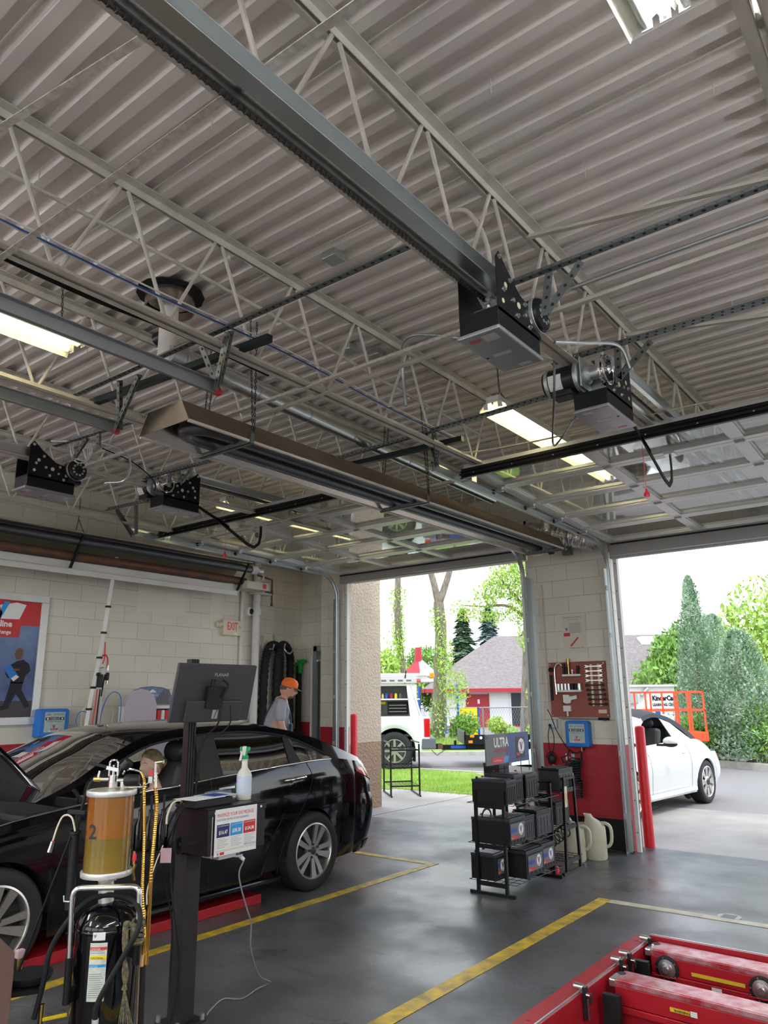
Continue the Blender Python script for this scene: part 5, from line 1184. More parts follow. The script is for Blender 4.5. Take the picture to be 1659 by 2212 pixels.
# sign wall of the nursery at the right
sw = thing('sign_wall', 'white wall with a nursery sign behind the orange railing', 'building', (-10.45,31.1,0), A37, world=False)
m = MB(); m.box(-2.6,0,0,.90,3.5,1.98); m.build('wall', 'stucco', sw)
m = MB(); m.box(-2.7,-.15,1.96,1.0,3.6,2.04); m.build('wall_cap', 'white_paint', sw)
text('lettering', 'KinderCare', .26, (-.03,-.01,1.42), (1,0,0), (0,0,1), 'black_metal', sw, bold=.012, wx=.82)
text('lettering', 'LEARNING CENTER', .15, (-.03,-.01,1.20), (1,0,0), (0,0,1), 'black_metal', sw, bold=.006, wx=.82)
m = MB(); m.box(.05,-.01,.85,.25,.0,1.10); m.build('blue_sign', 'play_blue', sw)
m = MB(); m.box(-1.5,-.25,1.30,-.65,-.02,1.72); m.cyl((-.5,-.1,1.6),(-.2,-.1,1.9),.08,8); m.build('electric_meter', 'galvanised', sw, bevel=.03)
# ---- red and white gazebo roof
gz = thing('playhouse', 'red and white playhouse roof with a small red chimney behind the pickup', 'playhouse', (-21.3,30.2,0), A37, world=False)
for k, (a, b) in enumerate((((-1.2,-1.2),(0,-1.2)),((0,-1.2),(1.2,-1.2)),((1.2,-1.2),(1.2,1.2)),((1.2,1.2),(-1.2,1.2)),((-1.2,1.2),(-1.2,-1.2)))):
    m = MB(); m.add([(a[0],a[1],2.35),(b[0],b[1],2.35),(.05,0,3.5),(-.05,0,3.5)], [(0,1,2,3)]); m.build('roof_panel', 'house_red' if k % 2 == 0 else 'stucco', gz, solid=.04)
m = MB(); m.cyl((-.05,0,3.3),(-.05,0,4.0),.22,12,r2=.15); m.build('chimney', 'house_red', gz)
for x in (-1.1, 1.1):
    for y in (-1.1, 1.1): m = MB(); m.cyl((x,y,0),(x,y,2.4),.07,8); m.build('post', 'play_blue', gz)
# ---- playground panel and posts
pg = thing('activity_board', 'yellow playground panel with nine holes between blue posts', 'playground panel', (-15.4,24.9,0), A37, world=False)
m = MB(); m.box(-.28,0,.25,.38,.05,1.22)
m.build('panel', 'play_yellow', pg); m = MB()
for i in range(3):
    for j in range(3): m.box(-.08+.1*i,-.005,.72+.1*j,-.01+.1*i,.0,.79+.1*j)
m.build('nine_windows', 'white_label', pg)
for x, z in ((-.35, 2.1), (.42, 1.25)): m = MB(); m.cyl((x,.02,0),(x,.02,z),.045,10); m.build('post', 'play_blue', pg)
p2 = thing('play_tower', 'blue posts with a green panel of the climbing frame behind the pickup', 'climbing frame', (-17.6,23.6,0), A37, world=False)
for x in (0, .75): m = MB(); m.cyl((x,0,0),(x,0,2.05),.05,10); m.build('post', 'play_blue', p2)
m = MB(); m.box(0,-.03,.85,.75,.03,1.3); m.build('green_panel', 'play_green', p2); m = MB(); m.box(.06,-.03,1.32,.5,.03,1.8); m.build('red_panel', 'house_red', p2)
# ---- chain link fence
fe = thing('chain_link_fence', 'chain link fence between the shrubs and the white house', 'fence', (-14.8,26.6,0), A37, world=False)
m = MB()
for k in range(-3, 60):
    x = -3.0+.1*k
    m.tube([(x, 0, .1), (x+.55, 0, 1.2)], .0045, 4); m.tube([(x+.55, 0, .1), (x, 0, 1.2)], .0045, 4)
m.build('mesh', 'fence_wire', fe)
m = MB(); m.cyl((-3.4,0,1.22),(3.6,0,1.22),.022,8); m.build('top_rail', 'fence_wire', fe)
for x in (-3.3, -.8, .75, 2.6): m = MB(); m.cyl((x,0,0),(x,0,1.25),.03,8); m.build('post', 'fence_wire', fe)
# ---- white pickup; local +X is its tail, near side at y = 0
pk = thing('pickup_truck', 'white pickup with an open tool canopy and pipes on its roof rack', 'pickup', (-11.13,14.69,-.01), A37, world=False)
def arch_panel(m, x0, x1, z1, yc, y, arches, n=60, zb=.42):
    rows = []
    for i in range(n+1):
        x = x0+(x1-x0)*i/n; z = zb
        for c, r in arches:
            d = r*r-(x-c)**2
            if d > 0: z = max(z, .45+math.sqrt(d))
        rows.append([Vector((x, y-.05*math.sin(PI*(j/8)), z+(z1-z)*j/8)) for j in range(9)])
    m.grid(rows)
m = MB(); arch_panel(m, -.95, .83, 1.22, 0, 0, [(0,.50)]); m.box(-.95,1.85,.45,.83,1.9,1.22); m.box(.80,.0,.45,.83,1.9,1.22); m.build('bed_side', 'truck_white', pk, smooth=40)
m = MB(); arch_panel(m, -5.6, -.95, 1.22, 0, 0, [(-4.1,.50)], 90); m.box(-5.6,.0,1.18,-3.2,1.9,1.24); m.box(-3.2,.1,1.2,-1.0,1.8,1.98); m.box(-5.6,0,.5,-5.55,1.9,1.2); m.build('cab', 'truck_white', pk, bevel=.04)
m = MB(); m.box(-2.0,.085,1.3,-1.15,.1,1.85); m.box(-3.0,.085,1.3,-2.1,.1,1.85); m.build('cab_window', 'window_dark', pk)
m = MB(); m.box(-.95,.1,.75,.8,1.8,.8); m.build('bed_floor', 'truck_grey', pk)
m = MB(); m.box(-.95,1.8,1.22,.62,1.86,1.98); m.box(-.95,.02,1.22,-.90,1.86,1.98); m.box(-.95,.0,1.60,.62,1.8,1.63); m.box(-.95,.02,1.93,.50,1.86,2.0); m.build('canopy', 'truck_white', pk)
m = MB(); m.prism([(.38,1.22),(.62,1.22),(.40,1.97),(.30,1.97)], (0,0,0), (1,0,0), (0,0,1), (0,.06,0)); m.prism([(.60,1.22),(.66,1.22),(.44,1.97),(.38,1.97)], (0,0,0), (1,0,0), (0,0,1), (0,1.86,0)); m.build('canopy_pillar', 'truck_white', pk)
m = MB(); m.box(-.95,-.06,1.995,.55,.04,2.10); m.build('rack_rail', 'alu', pk); m = MB()
for k in range(7): m.box(-.9+.2*k,-.062,2.03,-.78+.2*k,-.06,2.07)
m.build('rack_slots', 'truck_grey', pk)
for k in range(3): m = MB(); m.cyl((-3.6,.10+.13*k,2.19),(.98,.10+.13*k,2.17),.055,14); m.build('pipe', 'alu', pk, smooth=50)
m = MB(); m.box(-3.2,.05,2.10,.82,.5,2.13); m.build('rack_board', 'alu', pk)
m = MB(); m.box(.86,.04,2.10,.99,.40,2.24); m.build('pipe_flag', 'orange_lens', pk, bevel=.03)
m = MB(); m.bar((.30,-.01,2.28),(.26,-.01,1.98),.03,.01,(0,1,0)); m.build('strap', 'black_rubber', pk)
m = MB(); m.box(.70,-.065,.74,.85,.10,1.17); m.build('tail_lamp', 'lamp_red', pk, bevel=.02)
m = MB(); m.box(.64,-.05,.46,.98,1.9,.72); m.build('bumper', 'truck_grey', pk, bevel=.03)
m = MB(); m.box(-.16,.15,1.26,.34,.6,1.56); tb = m.build('toolbox', 'black_metal', pk, bevel=.01); m = MB()
for z in (1.32,1.40,1.47): m.box(-.12,.14,z,.30,.15,z+.012)
m.build('drawer_trim', 'bright_steel', tb)
m = MB(); m.box(-.95,.3,1.50,-.2,1.2,1.56); m.build('yellow_tray', 'play_yellow', pk)
m = MB(); m.box(-.75,.2,1.66,-.60,.4,1.82); m.box(-.55,.2,1.66,-.45,.3,1.76); m.build('small_case', 'white_label', pk, bevel=.01)
for k, (x, c) in enumerate(((-.38,'play_green'),(-.27,'brass'),(-.18,'play_blue'),(-.06,'house_red'),(.05,'play_yellow'),(.16,'truck_grey'))): m = MB(); m.lathe([(0,0),(.035,0),(.035,.10),(.015,.13),(0,.13)], (x,.22,1.63), 10); m.build('can', c, pk, smooth=40)
m = MB(); m.ball((-.55,.4,1.38), .2, 12, 8, (1.3,1,.7)); m.build('plastic_sack', 'galvanised', pk, smooth=40)
m = MB(); m.box(-.78,.2,1.25,-.6,.3,1.42); m.build('yellow_case', 'play_yellow', pk)
for c, t in ((0,'w'),(-4.1,'w')):
    hub = thing('wheel_pivot', None, None, (0,0,0)) if False else None
m = MB(); m.lathe([(.27,.0),(.30,-.012),(.38,-.012),(.42,0),(.435,.05),(.435,.24),(.40,.28),(.27,.28)], (0,0,.43), 40, 'y'); w0 = m.build('wheel', 'tyre', pk, smooth=50)
m = MB(); m.lathe([(.27,.0),(.25,.0),(.24,.05),(.24,.15)], (0,0,.43), 32, 'y'); m.lathe([(0,.0),(.08,.0),(.09,.03),(0,.03)], (0,0,.43), 20, 'y')
for k in range(8):
    a = 2*PI*k/8; m.bar((.06*math.cos(a),.02,.43+.06*math.sin(a)), (.25*math.cos(a),.015,.43+.25*math.sin(a)), .055, .03, (0,1,0))
m.build('rim', 'alloy', w0, smooth=35); m = MB(); m.cyl((0,.10,.43),(0,.11,.43),.245,24); m.build('brake_disc', 'truck_grey', w0)
for ch in [o for o in list(C.objects) if o.name == w0.name]:
    c = w0.copy(); C.objects.link(c); c.parent = pk; c.location = w0.location+Vector((-4.1,0,0))
m = MB(); m.lathe([(.49,.02),(.50,.5)], (0,0,.45), 30, 'y'); m.cyl((0,.45,.45),(0,.46,.45),.49,24); m.box(.44,.1,.18,.50,.3,.62); m.build('wheel_liner', 'black_rubber', pk)
text('lettering', 'www.northernsun.com', .085, (-.42,-.052,1.15), (1,0,0), (0,0,1), 'galvanised', pk, wx=.85)
# ---- trailer hitched to the pickup
tr = thing('trailer', 'dark flatbed trailer hitched to the white pickup', 'trailer', (-10.36,15.25,0), A37, world=False)
m = MB(); m.box(.20,.5,.40,2.9,.62,.52); m.box(.0,.48,.42,.2,.64,.55); m.build('tongue', 'black_metal', tr); m = MB(); m.box(.10,.47,.42,.22,.49,.54); m.build('coupler_plate', 'rust', tr)
m = MB(); m.box(.42,.495,.43,.78,.499,.50); m.build('blue_label', 'play_blue', tr)
m = MB(); m.box(.50,.5,.52,.56,.56,.62); m.box(.85,.45,.52,1.0,.65,.6); m.build('jack', 'black_metal', tr)
m = MB(); chain_mb(m, (-.05,.5,.40), (.08,.48,.28), .05,.005,.02); chain_mb(m, (.08,.48,.28), (.3,.5,.42), .05,.005,.02); m.build('safety_chain', 'rust', tr)
m = MB(); m.box(.72,.2,.54,4.0,2.0,.62); m.box(.72,.2,.62,.76,2.0,.84); m.box(.72,.2,.62,2.6,.24,.76); m.build('bed', 'black_metal', tr)
m = MB(); m.box(.78,.26,.62,2.6,1.9,.64); m.build('deck_boards', 'curb_stone', tr)
for x, z in ((.86, .70), (.82, .57)): m = MB(); m.box(x,.185,z,x+.10,.2,z+.06); m.build('orange_lamp', 'orange_lens', tr)
m = MB(); m.cyl((1.12,.19,.69),(1.12,.2,.69),.035,14); m.build('round_sticker', 'white_label', tr)
m = MB(); pts = [(2.25,.60),(2.45,.86),(3.2,.90),(3.5,.6)]; m.prism(pts, (0,.0,0), (1,0,0), (0,0,1), (0,.3,0)); m.build('mudguard', 'truck_grey', tr); m = MB(); m.tube([Vector((a,-.01,b)) for a, b in pts], .03, 6); m.build('mudguard_edge', 'white_paint', tr)
m = MB(); m.lathe([(.0,.0),(.2,.0),(.36,.02),(.36,.22),(0,.22)], (2.95,.02,.36), 24, 'y'); m.build('wheel', 'tyre', tr, smooth=40)
# ---- orange work platform behind the convertible
lf_ = thing('scissor_lift', 'orange-red work platform with guard rails behind the convertible', 'work platform', (-5.95,18.0,0), A37, world=False)
m = MB(); lf_.scale = (.84,.84,1); m.box(-1.15,-.5,.62,1.12,.5,.82); m.build('platform', 'lift_orange', lf_, bevel=.01)
for z in (1.28, 1.68):
    m = MB(); m.box(-1.12,-.48,z,1.10,-.44,z+.045); m.box(-1.12,.44,z,1.10,.48,z+.045); m.box(1.06,-.48,z,1.10,.48,z+.045); m.box(-1.12,-.48,z,-1.08,.48,z+.045); m.build('guard_rail', 'lift_orange', lf_)
for x in (-1.1, -.5, -.05, .63, .70, 1.06):
    for y in (-.46, .46):
        if x in (-.5, -.05): z0 = 1.22
        else: z0 = .7
        m = MB(); m.box(x,y-.02,z0,x+.04,y+.02,1.7); m.build('post', 'lift_orange', lf_)
m = MB()
for s_ in (-1, 1): m.bar((-.9,.3*s_,.05),(.9,.3*s_,.48),.05,.08); m.bar((-.9,.3*s_,.48),(.9,.3*s_,.05),.05,.08)
m.box(-1.1,-.4,.05,1.1,.4,.25); m.build('scissor_base', 'truck_grey', lf_)
for x in (-.8, .8):
    for y in (-.42, .42): m = MB(); m.cyl((x,y-.05,.13),(x,y+.05,.13),.13,16); m.build('wheel', 'tyre', lf_, smooth=40)
# ---- bollards and the empty rack outside
def bollard(loc, h, label, r=.057):
    t = thing('bollard', label, 'bollard', loc, world=False); m = MB(); m.lathe([(0,0),(r,0),(r,h-r*.5),(r*.8,h-.01),(0,h)], (0,0,0), 24); m.build('sleeve', 'red_bollard', t, smooth=50)
bollard((-7.51,8.90,0), 1.42, 'red bollard in front of the stone pier behind the sedan boot')
bollard((-3.19,8.93,0), 1.31, 'red bollard outside the door post beside the white convertible')
# ================================================================ middle pillar and battery racks
mat('board_red', (0.30, 0.085, 0.06), 0.6, var=0.15, vscale=6)
mat('paper', (0.72, 0.72, 0.70), 0.6); mat('paper_old', (0.62, 0.58, 0.50), 0.6)
mat('ink', (0.02, 0.02, 0.03), 0.6); mat('ink_red', (0.60, 0.03, 0.04), 0.5); mat('ink_blue', (0.02, 0.05, 0.30), 0.5)
mat('sky_blue', (0.02, 0.28, 0.62), 0.4); mat('navy', (0.012, 0.02, 0.11), 0.4); mat('mid_blue', (0.01, 0.16, 0.55), 0.38)
mat('panel_grey', (0.42, 0.50, 0.47), 0.4); mat('batt_black', (0.008, 0.008, 0.009), 0.42, spec=.3); mat('batt_grey', (0.03, 0.031, 0.034), 0.45, spec=.35)
mat('jug', (0.72, 0.68, 0.52), 0.35, trans=0.25); mat('coil_black', (0.015, 0.03, 0.03), 0.35); mat('sign_grey', (0.10, 0.11, 0.12), 0.4); mat('sign_blue', (0.015, 0.05, 0.20), 0.4)
def vlogo(o, ex, ey, s, par, plate=True, word=None, ring='white_label'):
    """white badge with a two-colour V; o = centre"""
    ex = Vector(ex).normalized(); ey = Vector(ey).normalized(); n = ex.cross(ey); o = Vector(o)
    if plate:
        m = MB(); pts = [(.5*s*math.cos(a)*(1 if abs(math.cos(a)) < .8 else .96), .55*s*math.sin(a)) for a in [2*PI*k/24 for k in range(24)]]; m.prism(pts, o, ex, ey, n*.0008); m.build('badge', ring, par)
    d = n*.0008
    def pr(poly, mt, nm='emblem'): m = MB(); m.prism([(a*s, b*s) for a, b in poly], o+n*.0009, ex, ey, d); m.build(nm, mt, par)
    pr([(-.27,.30),(-.10,.30),(.02,-.12),(-.07,-.28)][::-1], 'ink_red'); pr([(.27,.30),(.08,.30),(-.04,-.0),(.0,-.28)], 'sky_blue')
    pr([(-.07,-.28),(.0,-.28),(.05,-.08),(.0,.02)], 'navy')
    if word: text('lettering', 'Valvoline', .17*s, o-ey*.46*s+n*.001, ex, ey, 'ink', par, align='CENTER', bold=.0)
YP = 8.54
X_, Z_ = Vector((1,0,0)), Vector((0,0,1))
# notice
nt = thing('notice', 'faded paper notice with red stripes taped high on the middle pillar', 'notice', (-3.70, 8.535, 2.16))
m = MB(); m.box(-3.885, 8.536, 2.15, -3.585, 8.5395, 2.60); m.build('sheet', 'paper_old', nt)
text('lettering', 'STANDARDS OF SERVICE', .021, (-3.87, 8.5359, 2.565), X_, Z_, 'ink', nt); text('lettering', 'All service centers', .017, (-3.80, 8.5359, 2.54), X_, Z_, 'ink', nt)
vlogo((-3.83,8.5358,2.43), X_, Z_, .07, nt, plate=False); m = MB(); m.box(-3.87, 8.5352, 2.35, -3.79, 8.5359, 2.39); m.bar((-3.79,8.5355,2.23),(-3.69,8.5355,2.33),.001,.02,(0,0,1)); m.build('red_mark', 'ink_red', nt)
m = MB()
for k in range(9): m.box(-3.80+.004*(k%3), 8.5354, 2.50-.014*k, -3.64-.01*(k%2), 8.5359, 2.504-.014*k)
m.build('print_lines', 'grey_plastic', nt); text('lettering', 'WEAR HARD HAT', .022, (-3.80, 8.5359, 2.20), X_, Z_, 'ink', nt)
# tool board
tb = thing('tool_board', 'red tool board screwed to the middle pillar', 'tool board', (-3.73, 8.53, 1.41))
m = MB(); m.box(-4.09, 8.522, 1.41, -3.375, 8.539, 2.045); m.build('board', 'board_red', tb, bevel=.003)
for nm, x0, x1, z in (('socket_shelf', -3.90, -3.67, 1.885), ('socket_shelf', -3.985, -3.67, 1.705)):
    m = MB(); m.box(x0, 8.475, z, x1, 8.522, z+.012); m.box(x0, 8.473, z-.008, x1, 8.476, z+.016); m.build(nm, 'white_label', tb)
m = MB(); m.box(-3.56, 8.505, 1.535, -3.535, 8.522, 2.01); m.build('wrench_rack', 'cream_plastic', tb); m = MB(); m.box(-3.47, 8.505, 1.535, -3.445, 8.522, 2.01); m.build('wrench_rack', 'cream_plastic', tb)
m = MB(); m.box(-3.92, 8.49, 1.475, -3.83, 8.522, 1.54); m.cyl((-3.875,8.505,1.42),(-3.875,8.505,1.475),.011,10); m.build('tool_holder', 'white_label', tb)
m = MB(); m.box(-3.50, 8.5212, 1.455, -3.40, 8.522, 1.495); m.build('printed_label', 'cream_plastic', tb)
for x, z in ((-4.07,2.02),(-3.40,2.02),(-3.39,1.43),(-4.07,1.43)): m = MB(); m.cyl((x,8.518,z),(x,8.522,z),.008,10); m.build('screw', 'galvanised', tb)
# wrenches
for i in range(9):
    z = 1.985-.0535*i; dark = i >= 4; mt = 'black_metal' if dark else 'bright_steel'; x0 = -3.625+.006*(i-4)*(i>4); x1 = x0+.225
    m = MB(); m.bar((x0+.03,8.497,z),(x1-.03,8.497,z),.006,.012 if not dark else .016)
    for s, x in ((1, x0), (-1, x1)):
        if not dark: m.prism([(0,.017),(.03,.014),(.055,.005),(.055,-.005),(.03,-.014),(0,-.017),(.018,-.004),(.018,.004)], (x,8.501,z), (s,0,0), (0,0,1), (0,-.008,0))
        else: m.lathe([(.007,-.006),(.017,-.006),(.017,.006),(.007,.006),(.007,-.006)], (x+s*.016,8.497,z), 16, 'y')
    m.build('wrench', mt, smooth=40, label=('bright open-ended wrench, ' if not dark else 'black wrench, ')+['topmost','second from the top','third from the top','fourth from the top','first below the bright ones','second below the bright ones','middle of the black ones','second from the bottom','bottom one'][i]+' on the tool board', cat='wrench', group='wrenches on the red tool board')
# sockets
names = ['leftmost','second from the left','third from the left','fourth from the left','fifth from the left','sixth from the left','rightmost wide']
for i in range(7):
    x = -3.965+.044*i; r_ = .018 if i < 6 else .026; mt = 'bright_steel' if i < 4 or i == 6 else 'black_metal'
    m = MB(); m.lathe([(0,0),(r_,0),(r_,.075),(r_*.72,.075),(r_*.7,.05),(0,.05)], (x,8.497,1.718), 18); m.build('socket', mt, smooth=40, label='%s %s socket on the lower shelf of the tool board' % (names[i], 'bright' if mt == 'bright_steel' else 'black'), cat='socket', group='sockets on the lower shelf')
for i, (x, h, mt, lb) in enumerate(((-3.885,.13,'black_metal','black extension bar at the left of the upper tool shelf'),(-3.855,.09,'black_metal','short black bar beside the brass-coloured extension'),(-3.822,.19,'brass','tall brass-coloured extension standing on the upper tool shelf'),(-3.705,.10,'black_metal','pair of dark bits at the right of the upper tool shelf'))):
    m = MB(); m.lathe([(0,0),(.012,0),(.012,h*.6),(.016,h*.62),(.016,h),(0,h)], (x,8.497,1.897), 14); m.build('socket_extension', mt, smooth=40, label=lb, cat='extension bar')
for i in range(2): m = MB(); m.lathe([(0,0),(.008,0),(.008,.03),(.013,.035),(.013,.06),(0,.06)], (-3.778+.035*i,8.497,1.897), 12); m.build('spark_plug_socket', 'red_plastic' if i else 'white_label', smooth=40, label=['small white-sleeved bit left of the red one on the upper shelf','small red bit on the upper tool shelf'][i], cat='socket')
m = MB(); m.tube(spline([(-3.90,8.50,2.00),(-3.95,8.50,2.03),(-3.99,8.50,2.00),(-4.005,8.50,1.94),(-4.005,8.50,1.80)],6), .009, 8); wl = thing('work_light', 'chrome hooked work light with a black head at the left of the tool board', 'work light', (-3.99,8.50,1.66))
m.build('gooseneck', 'chrome', wl, smooth=50); m = MB(); m.lathe([(0,-.025),(.03,-.025),(.034,.0),(.02,.02),(0,.02)], (-4.05,8.497,1.965), 16); m.build('head', 'black_plastic', wl, smooth=40); m = MB(); m.cyl((-4.002,8.50,1.80),(-3.998,8.50,1.67),.014,12); m.cyl((-4.04,8.50,1.96),(-4.00,8.50,1.95),.008,8); m.build('handle', 'chrome', wl, smooth=40)
m = MB(); m.box(-4.078,8.505,1.60,-4.048,8.520,1.90); m.build('pry_bar', 'black_metal', label='flat black bar along the left edge of the tool board', cat='pry bar')
ag = thing('rivet_gun', 'pale grey pistol-shaped gun hung below the socket shelf', 'rivet gun', (-3.85,8.49,1.55))
m = MB(); m.prism([(-.07,.09),(.0,.09),(.02,.07),(.10,.085),(.105,.04),(.03,.03),(.02,-.01),(-.04,-.015),(-.07,.0)], (-3.845,8.515,1.575), (1,0,0), (0,0,1), (0,-.03,0)); m.build('body', 'white_label', ag, bevel=.006); m = MB(); m.box(-3.92,8.487,1.56,-3.905,8.515,1.63); m.build('trigger', 'black_plastic', ag)
tw = thing('torque_wrench', 'long chrome torque wrench lying along the bottom of the tool board', 'torque wrench', (-3.68,8.49,1.39))
m = MB(); m.cyl((-3.95,8.50,1.396),(-3.50,8.50,1.393),.009,12); m.lathe([(0,-.012),(.022,-.012),(.022,.012),(0,.012)], (-3.965,8.50,1.396), 16, 'y'); m.build('shaft', 'chrome', tw, smooth=40); m = MB(); m.cyl((-3.50,8.50,1.393),(-3.375,8.50,1.392),.015,12); m.build('grip', 'black_rubber', tw, smooth=40)
m = MB(); m.box(-3.99,8.48,1.378,-3.96,8.5399,1.386); m.box(-3.46,8.48,1.370,-3.43,8.5399,1.377); m.build('ledge_hook', 'galvanised', tw)
def inflator(loc, rz, label):
    t = thing('tyre_inflator', label, 'tyre inflator', loc, rz, world=False)
    m = MB(); m.prism([(-.15,0),(.15,0),(.15,.27),(.13,.29),(-.13,.29),(-.15,.27)], (0,0,0), (1,0,0), (0,0,1), (0,-.11,0)); m.build('case', 'mid_blue', t, bevel=.012)
    m = MB(); m.box(-.10,-.114,.045,.105,-.11,.255); f = m.build('panel', 'panel_grey', t, bevel=.003)
    n_ = -.1145; ex, ey = X_, Z_
    text('lettering', 'AIR', .026, (-.085,n_,.222), ex, ey, 'ink_blue', f); text('lettering', 'NITROGEN', .026, (-.015,n_,.222), ex, ey, 'ink_blue', f, wx=.8)
    m = MB(); m.box(-.045,n_-.001,.170,.045,n_,.205); m.build('display', 'grey_plastic', f); text('digits', '35', .026, (-.02,n_-.0015,.177), ex, ey, 'lamp_clear', f)
    for x in (-.072,.072): m = MB(); m.box(x-.022,n_-.002,.172,x+.022,n_,.200); m.build('button_plate', 'black_plastic', f); m = MB(); m.cyl((x,n_-.004,.186),(x,n_,.186),.010,12); m.build('button', 'white_label', f)
    text('lettering', 'AUTOMATIC TIRE INFLATOR', .015, (-.085,n_,.150), ex, ey, 'ink', f, wx=.85)
    vlogo((.0,n_,.105), ex, ey, .062, f, plate=False); m = MB(); m.box(-.035,n_-.001,.068,.038,n_,.086); m.build('red_strip', 'ink_red', f); text('lettering', 'Valvoline', .014, (-.03,n_-.0015,.072), ex, ey, 'white_label', f)
    for x in (-.045,.04): m = MB(); m.cyl((x,n_-.003,.055),(x,n_,.055),.008,12); m.build('button', 'white_label', f)
    m = MB(); m.cyl((.03,-.06,-.06),(.03,-.06,0),.009,10); m.build('brass_fitting', 'brass', t, smooth=40)
    return t
i1 = inflator((-3.745, 8.535, 1.08), 0, 'blue tyre inflator with a grey panel on the middle pillar')
i1.scale = (.94,1,1)
# outlet with chargers
ol = thing('wall_outlet', 'grey outlet box with a black charger on a cord at the pillar edge', 'outlet', (-4.075, 8.50, 1.27))
m = MB(); m.box(-4.13,8.49,1.28,-4.02,8.5399,1.38); m.build('box', 'galvanised', ol, bevel=.004); m = MB(); m.ball((-4.10,8.475,1.315),.016,10,6); m.build('plug', 'black_plastic', ol)
m = MB(); m.tube(spline([(-4.10,8.47,1.31),(-4.13,8.48,1.2),(-4.13,8.49,1.05),(-4.12,8.49,.98)],6), .005, 6); m.tube(spline([(-4.09,8.47,1.31),(-4.06,8.48,1.2),(-4.07,8.49,1.08),(-4.09,8.49,1.0)],6), .005, 6)
m.tube(spline([(-4.12,8.48,1.50),(-4.08,8.48,1.42),(-4.02,8.49,1.25),(-3.90,8.49,1.06),(-3.80,8.49,1.01),(-3.68,8.49,1.06)],8), .005, 6); m.build('cord', 'black_rubber', ol, smooth=50)
m = MB(); m.ball((-4.10,8.47,.93), .05, 14, 9, (1,.6,1.3)); m.tube([Vector((-4.10+.06*math.cos(a),8.47,.96+.05*math.sin(a))) for a in [2*PI*k/18 for k in range(18)]], .006, 6, closed=True); m.build('charger', 'black_plastic', ol, smooth=40)
# coiled hose
hc = thing('coiled_hose', 'dark green-black coiled air hose hanging under the blue inflator on the pillar', 'hose', (-3.80, 8.42, .50))
def coil(m, p, q, R_, turns, r, n=14, sag=0.0):
    p = Vector(p); q = Vector(q); d = (q-p).normalized(); a = d.orthogonal().normalized(); b = d.cross(a); N = int(turns*n)
    m.tube([p.lerp(q, i/N)+R_*(math.cos(2*PI*i/n)*a+math.sin(2*PI*i/n)*b)+Vector((0,0,-sag*math.sin(PI*i/N))) for i in range(N+1)], r, 6)
m = MB(); coil(m, (-3.86,8.45,.93), (-3.86,8.45,.72), .055, 8, .008); coil(m, (-3.79,8.44,.96), (-3.79,8.44,.66), .05, 11, .008); coil(m, (-3.76,8.43,.72), (-3.77,8.43,.53), .04, 7, .008); m.build('hose_coil', 'coil_black', hc, smooth=50)
m = MB(); m.tube(spline([(-3.72,8.47,1.03),(-3.73,8.46,.9),(-3.76,8.45,.8)],6), .011, 8); m.tube(spline([(-3.82,8.46,1.0),(-3.86,8.46,1.04),(-3.9,8.46,.98),(-3.97,8.46,.95),(-3.94,8.46,.90)],6), .007, 6); m.build('hose_tail', 'black_rubber', hc, smooth=50)
m = MB(); m.cyl((-3.91,8.47,.92),(-3.91,8.47,1.0),.010,10); m.build('grey_nozzle', 'white_label', hc, smooth=40); m = MB(); m.box(-3.88,8.535,.90,-3.84,8.5399,1.0); m.cyl((-3.86,8.44,.96),(-3.86,8.54,.96),.007,8); m.build('hook', 'galvanised', hc)
m = MB(); m.box(-3.845,8.385,.71,-3.80,8.388,.80); m.build('tag', 'cream_plastic', hc)
m = MB(); m.tube(spline([(-4.12,8.5,3.0),(-4.12,8.5,2.0),(-4.12,8.5,1.5)],4), .009, 8); m.build('conduit', 'joist_paint', smooth=50, label='thin conduit down the left edge of the middle pillar', cat='conduit')
mat('drain_grey', (0.5,0.5,0.48), .5)
dg = thing('floor_drain', 'round metal drain grate in the floor beyond the pale line', 'drain', (-1.78,6.56,0)); m = MB(); m.lathe([(0,.001),(.082,.001),(.086,.003),(.082,.004),(0,.004)], (-1.78,6.56,0), 32); m.build('plate', 'drain_grey', dg); m = MB()
for k in range(6): m.box(-1.83,6.56-.05+.02*k-.004,.0041,-1.73,6.56-.05+.02*k+.004,.0045)
m.build('slots', 'hole_dark', dg)
# ---------------------------------------------------------------- racks
def wire_shelf(r, x0, x1, y0, y1, z, ox=.09, n=11, along='y'):
    m = MB()
    if along == 'y':
        for x in [x0-ox, x1+ox]: m.tube([(x,y0+.0,z),(x,y1,z)], .0035, 6)
        for x in [x0+.07*k for k in range(int((x1-x0)/.07)+1)]: m.tube([(x,y0,z-.004),(x,y1,z-.004)], .0025, 5)
        for k in range(n): y = y0+(y1-y0)*k/(n-1); m.tube([(x0-ox,y,z),(x1+ox,y,z)], .0025, 5)
    m.build('wire_shelf', 'black_metal', r)
def rack(name, label, X0, X1, Y0, Y1, top, shelves, loc, ox=.09, plates=True):
    r = thing(name, label, 'rack', loc)
    for y in (Y0, Y1):
        for x in (X0, X1): m = MB(); m.box(x-.013,y-.013,.02,x+.013,y+.013,top); m.build('upright', 'black_metal', r)
        m = MB(); m.box(X0-.08,y-.014,.0,X1+.08,y+.014,.026); m.build('foot', 'black_metal', r)
        for z in shelves: m = MB(); m.box(X0,y-.006,z-.035,X1,y+.006,z-.002); m.build('cross_bar', 'black_metal', r)
        m = MB(); m.box(X0-.013,y-.013,top-.012,X1+.013,y+.013,top) if not plates or y == Y1 else m.box(X0-.013,y-.004,top-.115,X1+.013,y+.004,top); m.build('end_plate', 'black_metal', r)
    for z in shelves: wire_shelf(r, X0, X1, Y0, Y1, z, ox)
    return r
